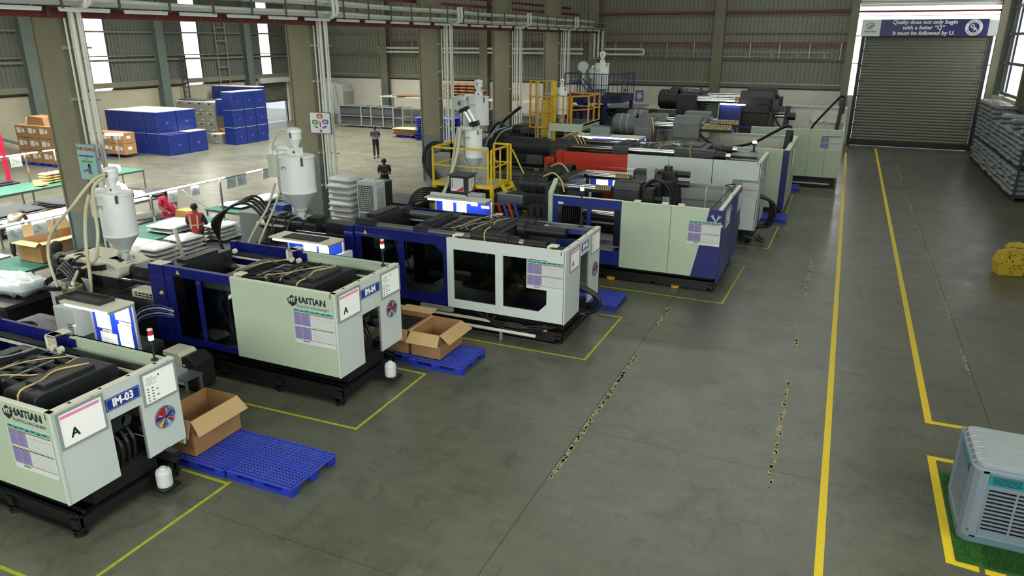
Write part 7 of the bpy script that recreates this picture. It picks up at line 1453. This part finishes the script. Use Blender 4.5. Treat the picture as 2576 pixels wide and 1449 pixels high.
for x in (-31.5, -28.0, -24.9, -21.0, -17.2): b = MB(); b.bar((x, 46.95, 0), (x, 46.95, 1.98), .08, .08, 'cream'); b.bar((x, 48.5, 0), (x, 48.5, 1.98), .08, .08, 'cream'); b.build('upright', st_)
b = MB(); b.box(-30.6, -28.2, 47.0, 48.0, 2.05, 2.10, 'felt'); b.obox((-29.2, 47.4, 2.12), (1.0, .2, 0), (-.1, .5, 0), (0, 0, .015), 'cardboard'); solo(b, 'loose_boards', (-29.3, 47.5, 2.05), 'few rust coloured boards lying on the bare part of the wall shelf', 'board')
for i in range(5):
    for k in range(5):
        if i == 4 and k > 2: continue
        b = MB(); b.pillow((0, 0, 0), .31, .5, .10, 'cardboard', 4, 0, i * 5 + k, .5); o = b.build('board_bundle', None, (0, 0, 0)); o.location = (-26.1 + .66 * i + .03 * (k % 2), 47.5, 2.17 + .205 * k); tag(o, 'rust coloured bundle on the wall shelf, %s layer, %s from the left' % (('bottom', 'second', 'third', 'fourth', 'top')[k], ('first', 'second', 'third', 'fourth', 'fifth')[i]), 'bundle', 'rust coloured bundles on the wall shelf')
b = MB(); b.pillow((-21.4, 47.5, 2.25), .9, .5, .18, 'felt', 6, 0, 3, .4); solo(b, 'felt_heap', (-21.4, 47.5, 2.06), 'heap of rust coloured felt on the shelf right of the third column', 'felt')
for k in range(7):
    b = MB(); b.pillow((0, 0, 0), .92, .62, .028, ('cardboard_light', 'cardboard')[k % 2], 5, 0, k, .9); o = b.build('flat_carton', None, (0, 0, 0)); o.location = (-25.75 + R.uniform(-.05, .05), 41.2, .19 + .06 * k); tag(o, 'flattened brown carton, %s of the low pile on a blue pallet' % ('bottom', 'second', 'third', 'fourth', 'fifth', 'sixth', 'top')[k], 'carton', 'flattened cartons on the far pallet')
dup(pl, (-26.35, 40.7, 0), None, 'blue pallet under the flattened brown cartons, far floor')
for q, (x, y) in enumerate(((-23.9, 40.6), (-22.5, 40.9))):
    for k in range(11):
        b = MB(); b.pillow((0, 0, 0), .68, .6, .05, 'blue_plastic', 5, 0, k + q, 1.1); o = b.build('blue_board', None, (0, 0, 0)); o.location = (x + R.uniform(-.05, .05), y, .07 + .13 * k); tag(o, 'folded blue plastic board, %s up in the %s pile by the third column' % (ordn(k), ('left', 'right')[q]), 'board', ('left', 'right')[q] + ' pile of folded blue boards')
b = MB(); b.bar((-21.2, 36.0, 0), (-21.2, 36.0, 1.7), .06, .06, 'iron_grey'); b.bar((-20.0, 36.0, 0), (-20.0, 36.0, 1.7), .06, .06, 'iron_grey'); b.bar((-21.2, 36, 1.7), (-20.0, 36, 1.7), .05, .05, 'iron_grey'); b.bar((-20.0, 36, 1.7), (-18.2, 35.2, .1), .05, .05, 'iron_grey'); b.box(-21.3, -19.5, 35.6, 36.6, .5, .6, 'dark_grey'); solo(b, 'step_platform', (-20.3, 36, 0), 'grey railed step platform between the large hopper and the fourth column', 'platform')
# ---- palletised cartons by the left wall
def cartons(x, y, nx, ny, nz, s, lab, g):
    for k in range(nz):
        for i in range(nx):
            for j in range(ny):
                if k < nz - 1 and j > 0 and i < nx - 1: continue
                t = thing('shipping_carton', lab % (('lowest', 'second', 'third')[k], ordn(i), ('front', 'back')[j]), 'box', (x + i * s, y + j * s, .15 + k * s * .72), 0, g)
                b = MB(); b.box(0, s - .03, 0, s - .03, 0, s * .70, 'cardboard'); b.build('body', t, (0, 0, 0), bevel=.012)
                b = MB(); b.box(s * .15, s * .5, -.006, 0, s * .25, s * .55, 'paper_dim'); b.box(s * .6, s * .8, -.006, 0, s * .3, s * .5, 'paper_dim'); b.box(s - .03, s - .024, s * .3, s * .6, s * .3, s * .5, 'paper_dim'); b.build('sticker', t, (0, 0, 0))
cartons(-37.6, 23.6, 4, 2, 3, .85, 'labelled brown carton by the left wall, %s layer, %s from the left, %s row', 'brown cartons by the left wall')
cartons(-37.0, 27.2, 3, 1, 2, .8, 'labelled brown carton behind the nearest column, %s layer, %s from the left, %s row', 'brown cartons behind the column')
for i in range(3): dup(pl, (-37.6 + 1.2 * i, 23.6, 0), None, 'blue pallet under the brown cartons by the left wall, %s of three' % ('left', 'middle', 'right')[i])
dup(pl, (-37.0, 27.0, 0), None, 'blue pallet under the brown cartons behind the nearest column')
b = MB(); b.prism([(-36.9, 1.95), (-35.6, 1.95), (-35.7, 2.35), (-36.8, 2.4)], 'y', 23.8, 24.6, 'cardboard'); b.prism([(-37.15, 1.97), (-36.9, 1.97), (-36.9, 2.35)], 'y', 23.8, 24.4, 'paper_dim'); solo(b, 'open_carton', (-36.3, 24.2, 1.95), 'open crumpled carton lying on top of the brown carton stack', 'box')
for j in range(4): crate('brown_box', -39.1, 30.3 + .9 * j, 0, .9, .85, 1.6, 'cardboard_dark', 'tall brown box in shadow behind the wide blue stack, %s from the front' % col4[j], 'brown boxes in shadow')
rf = thing('pallet_stacker', 'crimson framed pallet stacker with black base at the left edge', 'lift', (-31.0, 19.0, 0))
b = MB(); b.bar((-30.55, 18.5, .35), (-30.55, 18.5, 2.35), .14, .12, 'crimson'); b.bar((-31.5, 18.2, .35), (-31.5, 18.2, 2.35), .14, .12, 'crimson'); b.bar((-32.2, 18.1, 2.38), (-30.5, 18.5, 2.38), .14, .12, 'crimson'); b.build('mast', rf, bevel=.01)
b = MB(); b.box(-32.0, -30.2, 17.6, 18.7, .06, .5, 'frame_black'); b.box(-31.9, -30.4, 17.7, 18.6, .5, .56, 'slate_cloth'); b.build('base', rf, bevel=.02)
for x in (-31.8, -30.4): b = MB(); b.cyl((x, 17.7, .07), (x, 17.8, .07), .07, 'rubber', 10); b.build('wheel', rf)
for i in range(6): b = MB(); b.box(-31.8 + .3 * (i % 3), -31.6 + .3 * (i % 3), 17.8 + .3 * (i // 3), 18.0 + .3 * (i // 3), .56, .60, 'paper_dim'); b.build('white_pad', rf)
# ================================================================ PEOPLE
def skin_mesh(name, parent, V, E, m, sub=2):
    """V: list of (x,y,z,rx,ry); one continuous surface grown along the edges E, root = vertex 0"""
    me = bpy.data.meshes.new(name); me.from_pydata([v[:3] for v in V], E, []); me.materials.append(MAT[m])
    o = bpy.data.objects.new(name, me); COL.objects.link(o); o.parent = parent
    sk = o.modifiers.new('skin', 'SKIN'); sk.use_smooth_shade = True; sb = o.modifiers.new('sub', 'SUBSURF'); sb.levels = sub; sb.render_levels = sub
    L = me.skin_vertices[0].data
    for i, v in enumerate(V): L[i].radius = (v[3], v[4] if len(v) > 4 else v[3]); L[i].use_root = (i == 0)
    return o
def person(label, loc, rz, J, top, leg, sleeves='short', hairlen=0, hood=False, vest=False):
    """J: joint dictionary in local space; the figure looks to -y"""
    t = thing('person', label, 'person', loc, rz)
    n = 'pelvis belly chest neckb neck head crown shl ell wrl shr elr wrr hpl knl anl tol hpr knr anr tor'.split()
    rad = dict(pelvis=.125, belly=.115, chest=.13, neckb=.07, neck=.05, head=.088, crown=.066, shl=.058, ell=.038, wrl=.026, shr=.058, elr=.038, wrr=.026, hpl=.085, knl=.055, anl=.036, tol=.034, hpr=.085, knr=.055, anr=.036, tor=.034)
    V = [(*J[k], rad[k]) for k in n]; I = {k: i for i, k in enumerate(n)}
    ed = [('pelvis', 'belly'), ('belly', 'chest'), ('chest', 'neckb'), ('neckb', 'neck'), ('neck', 'head'), ('head', 'crown'), ('chest', 'shl'), ('shl', 'ell'), ('ell', 'wrl'), ('chest', 'shr'), ('shr', 'elr'), ('elr', 'wrr'), ('pelvis', 'hpl'), ('hpl', 'knl'), ('knl', 'anl'), ('anl', 'tol'), ('pelvis', 'hpr'), ('hpr', 'knr'), ('knr', 'anr'), ('anr', 'tor')]
    skin_mesh('body', t, V, [(I[a], I[b]) for a, b in ed], 'skin')
    def lerp(a, b, u): return tuple(J[a][i] * (1 - u) + J[b][i] * u for i in range(3))
    u = .75 if sleeves == 'short' else 1.0
    S_ = [(*J['pelvis'], .155), (*J['belly'], .14), (*J['chest'], .152), (*J['neckb'], .082), (*J['shl'], .074), (*J['ell'], .052) if sleeves != 'short' else (*lerp('shl', 'ell', .8), .062), (*J['shr'], .074), (*J['elr'], .052) if sleeves != 'short' else (*lerp('shr', 'elr', .8), .062)]
    E_ = [(0, 1), (1, 2), (2, 3), (2, 4), (4, 5), (2, 6), (6, 7)]
    if sleeves == 'long': S_ += [(*lerp('ell', 'wrl', .9), .038), (*lerp('elr', 'wrr', .9), .038)]; E_ += [(5, 8), (7, 9)]
    low = (J['pelvis'][0], J['pelvis'][1], J['pelvis'][2] - .08); S_.append((*low, .16)); E_.append((0, len(S_) - 1)); skin_mesh('shirt', t, S_, E_, top)
    Tt = [(*J['pelvis'], .135), (*J['hpl'], .10), (*J['knl'], .078), (*J['anl'], .058), (*J['hpr'], .10), (*J['knr'], .078), (*J['anr'], .058)]
    skin_mesh('trousers', t, Tt, [(0, 1), (1, 2), (2, 3), (0, 4), (4, 5), (5, 6)], leg)
    for a, c in (('anl', 'tol'), ('anr', 'tor')):
        b = MB(); p, q = Vector(J[a]), Vector(J[c]); m_ = (p + q) / 2; b.blob((m_.x, m_.y, .045), (.055, .14, .05), 'shoe', 10, 6); b.build('shoe', t, (0, 0, 0))
    h = Vector(J['head']); c = Vector(J['crown']); up = (c - h).normalized()
    b = MB(); b.blob(h + up * .03 + Vector((0, .014, .012)), (.098, .108, .098), 'hair', 14, 9)
    if hairlen: b.tube([h + Vector((0, .06, .02)), h + Vector((0, .11, -.10)), Vector(J['chest']) + Vector((0, .16, .0))], [.06, .055, .03], 'hair', 8)
    b.build('hair', t, (0, 0, 0))
    b = MB(); f = h + Vector((0, -.082, -.015)); b.blob(f + Vector((0, -.016, 0)), (.012, .016, .02), 'skin', 8, 6)
    for s in (-1, 1): b.blob(f + Vector((.03 * s, .006, .022)), (.011, .008, .006), 'ink', 8, 5); b.blob(h + Vector((.088 * s, .0, 0)), (.014, .02, .03), 'skin', 8, 6)
    b.blob(f + Vector((0, .0, -.042)), (.022, .008, .006), 'pinkcloth', 8, 5); b.build('face', t, (0, 0, 0))
    for e, w, s in (('ell', 'wrl', -1), ('elr', 'wrr', 1)):
        W0 = Vector(J[w]); d = (W0 - Vector(J[e])).normalized(); sd = d.cross(Vector((0, 0, 1))); sd = sd.normalized() if sd.length > .1 else Vector((1, 0, 0)); dn = sd.cross(d)
        b = MB(); b.tube([W0, W0 + d * .04, W0 + d * .085], [.026, .036, .034], 'skin', 8, 3)
        for i, ln in enumerate((.062, .072, .068, .052)): o0 = W0 + d * .08 + sd * (.026 - .0175 * i); b.tube([o0, o0 + d * ln * .55 - dn * .004, o0 + d * ln * .9 + dn * .022], [.0095, .009, .0075], 'skin', 6, 3)
        o0 = W0 + d * .03 + sd * .028 * -s; b.tube([o0, o0 + d * .03 - sd * .022 * s, o0 + d * .06 - sd * .018 * s], [.011, .010, .008], 'skin', 6, 3); b.build('hand', t, (0, 0, 0))
    if hood:
        b = MB(); b.blob(h + Vector((0, .03, .01)), (.125, .13, .145), 'hood', 14, 9); b.tube([h + Vector((0, .05, -.06)), Vector(J['neckb']) + Vector((0, .05, 0)), Vector(J['chest']) + Vector((0, .06, .05))], [.12, .17, .20], 'hood', 10); b.build('head_scarf', t, (0, 0, 0))
    if vest:
        b = MB(); cz = Vector(J['chest'])
        for s in (-1, 1): b.bar(cz + Vector((.09 * s, .165, -.25)), cz + Vector((.10 * s, .14, .12)), .04, .012, 'reflect')
        b.tube([cz + Vector((-.16, .0, -.16)), cz + Vector((-.12, .13, -.16)), cz + Vector((0, .165, -.16)), cz + Vector((.12, .13, -.16)), cz + Vector((.16, 0, -.16))], .02, 'reflect', 6); b.build('reflective_band', t, (0, 0, 0))
    return t
def stand(**kw):
    J = dict(pelvis=(0, 0, .92), belly=(0, -.01, 1.07), chest=(0, 0, 1.26), neckb=(0, .01, 1.41), neck=(0, .0, 1.47), head=(0, -.02, 1.56), crown=(0, -.015, 1.63),
             shl=(-.185, .01, 1.37), ell=(-.23, .04, 1.10), wrl=(-.10, -.22, 1.08), shr=(.185, .01, 1.37), elr=(.23, .04, 1.10), wrr=(.10, -.22, 1.10),
             hpl=(-.09, 0, .86), knl=(-.10, -.02, .48), anl=(-.10, .02, .09), tol=(-.11, -.13, .045), hpr=(.09, 0, .86), knr=(.10, -.02, .48), anr=(.10, .02, .09), tor=(.11, -.13, .045))
    J.update(kw); return J
ph = stand(head=(0, -.06, 1.55), crown=(0, -.04, 1.62), wrl=(-.07, -.24, 1.10), wrr=(.07, -.24, 1.10))
A = person('person in navy polo shirt with red collar walking in the far open floor', (-22.6, 32.9, 0), .55, stand(knl=(-.09, -.10, .50), anl=(-.09, -.12, .10), tol=(-.09, -.27, .06), anr=(.10, .12, .10), tor=(.10, -.02, .045), wrl=(-.06, -.20, 1.04), wrr=(.06, -.20, 1.04)), 'polo', 'trouser')
B = person('person in navy polo with red collar looking down at a phone behind the black cabinets', (-15.95, 23.7, 0), .55, ph, 'polo', 'trouser')
for P_, in ((A,), (B,)): b = MB(); b.tube([(-.07, .03, 1.42), (-.08, -.04, 1.40), (0, -.09, 1.37), (.08, -.04, 1.40), (.07, .03, 1.42)], .022, 'redcloth', 8); b.build('collar', P_, (0, 0, 0)); b = MB(); b.box(.06, .08, -.155, -.150, 1.24, 1.27, 'paper_dim'); b.build('chest_badge', P_, (0, 0, 0))
b = MB(); b.box(-.04, .04, -.36, -.27, 1.12, 1.13, 'ink'); b.build('phone', B, (0, 0, 0))
C_ = person('person in bright pink clothes sorting parts behind the lamp rail sheets', (-18.75, 15.9, 0), 1.25, stand(head=(0, -.08, 1.50), crown=(0, -.07, 1.57), wrl=(-.14, -.33, .98), wrr=(.14, -.33, .98), ell=(-.26, -.06, 1.10), elr=(.26, -.06, 1.10)), 'pinkcloth', 'pinkcloth', 'short')
b = MB(); b.tube([(-.16, -.12, 1.38), (0, -.17, 1.15), (.12, -.15, .92)], [.05, .09, .12], 'pinkcloth', 8); b.tube([(.10, .08, 1.42), (.16, .13, 1.1), (.14, .12, .8)], [.05, .06, .05], 'pinkcloth', 8); b.build('draped_scarf', C_, (0, 0, 0))
D_ = person('person in red reflective vest and dark checked sleeves, seen from behind', (-16.15, 14.55, 0), PI - .35 + PI / 2 - .7, stand(ell=(-.24, -.08, 1.12), elr=(.24, -.08, 1.12), wrl=(-.15, -.36, 1.05), wrr=(.15, -.36, 1.05)), 'redcloth', 'trouser', 'short', vest=True)
b = MB()
for s in (-1, 1): b.tube([(.185 * s, .01, 1.36), (.24 * s, -.08, 1.12), (.18 * s, -.28, 1.07)], [.066, .052, .04], 'slate_cloth', 8)
b.build('checked_sleeve', D_, (0, 0, 0))
E_ = person('person in dark hooded shawl handling parts behind machine IM-04', (-15.75, 10.25, 0), PI / 2 + .35, stand(ell=(-.22, -.05, 1.10), elr=(.22, -.05, 1.10), wrl=(-.13, -.34, 1.04), wrr=(.13, -.34, 1.04)), 'hood', 'hood', 'long', hood=True)
F_ = person('person in grey checked shirt bending over the white packing table', (-21.15, 12.6, 0), PI + .45, stand(belly=(0, -.10, 1.06), chest=(0, -.27, 1.17), neckb=(0, -.40, 1.22), neck=(0, -.46, 1.22), head=(0, -.54, 1.20), crown=(0, -.61, 1.21), shl=(-.185, -.34, 1.18), shr=(.185, -.34, 1.18), ell=(-.24, -.42, .97), elr=(.24, -.42, .97), wrl=(-.16, -.60, .90), wrr=(.16, -.62, .90)), 'plaid', 'slate_cloth', 'long')
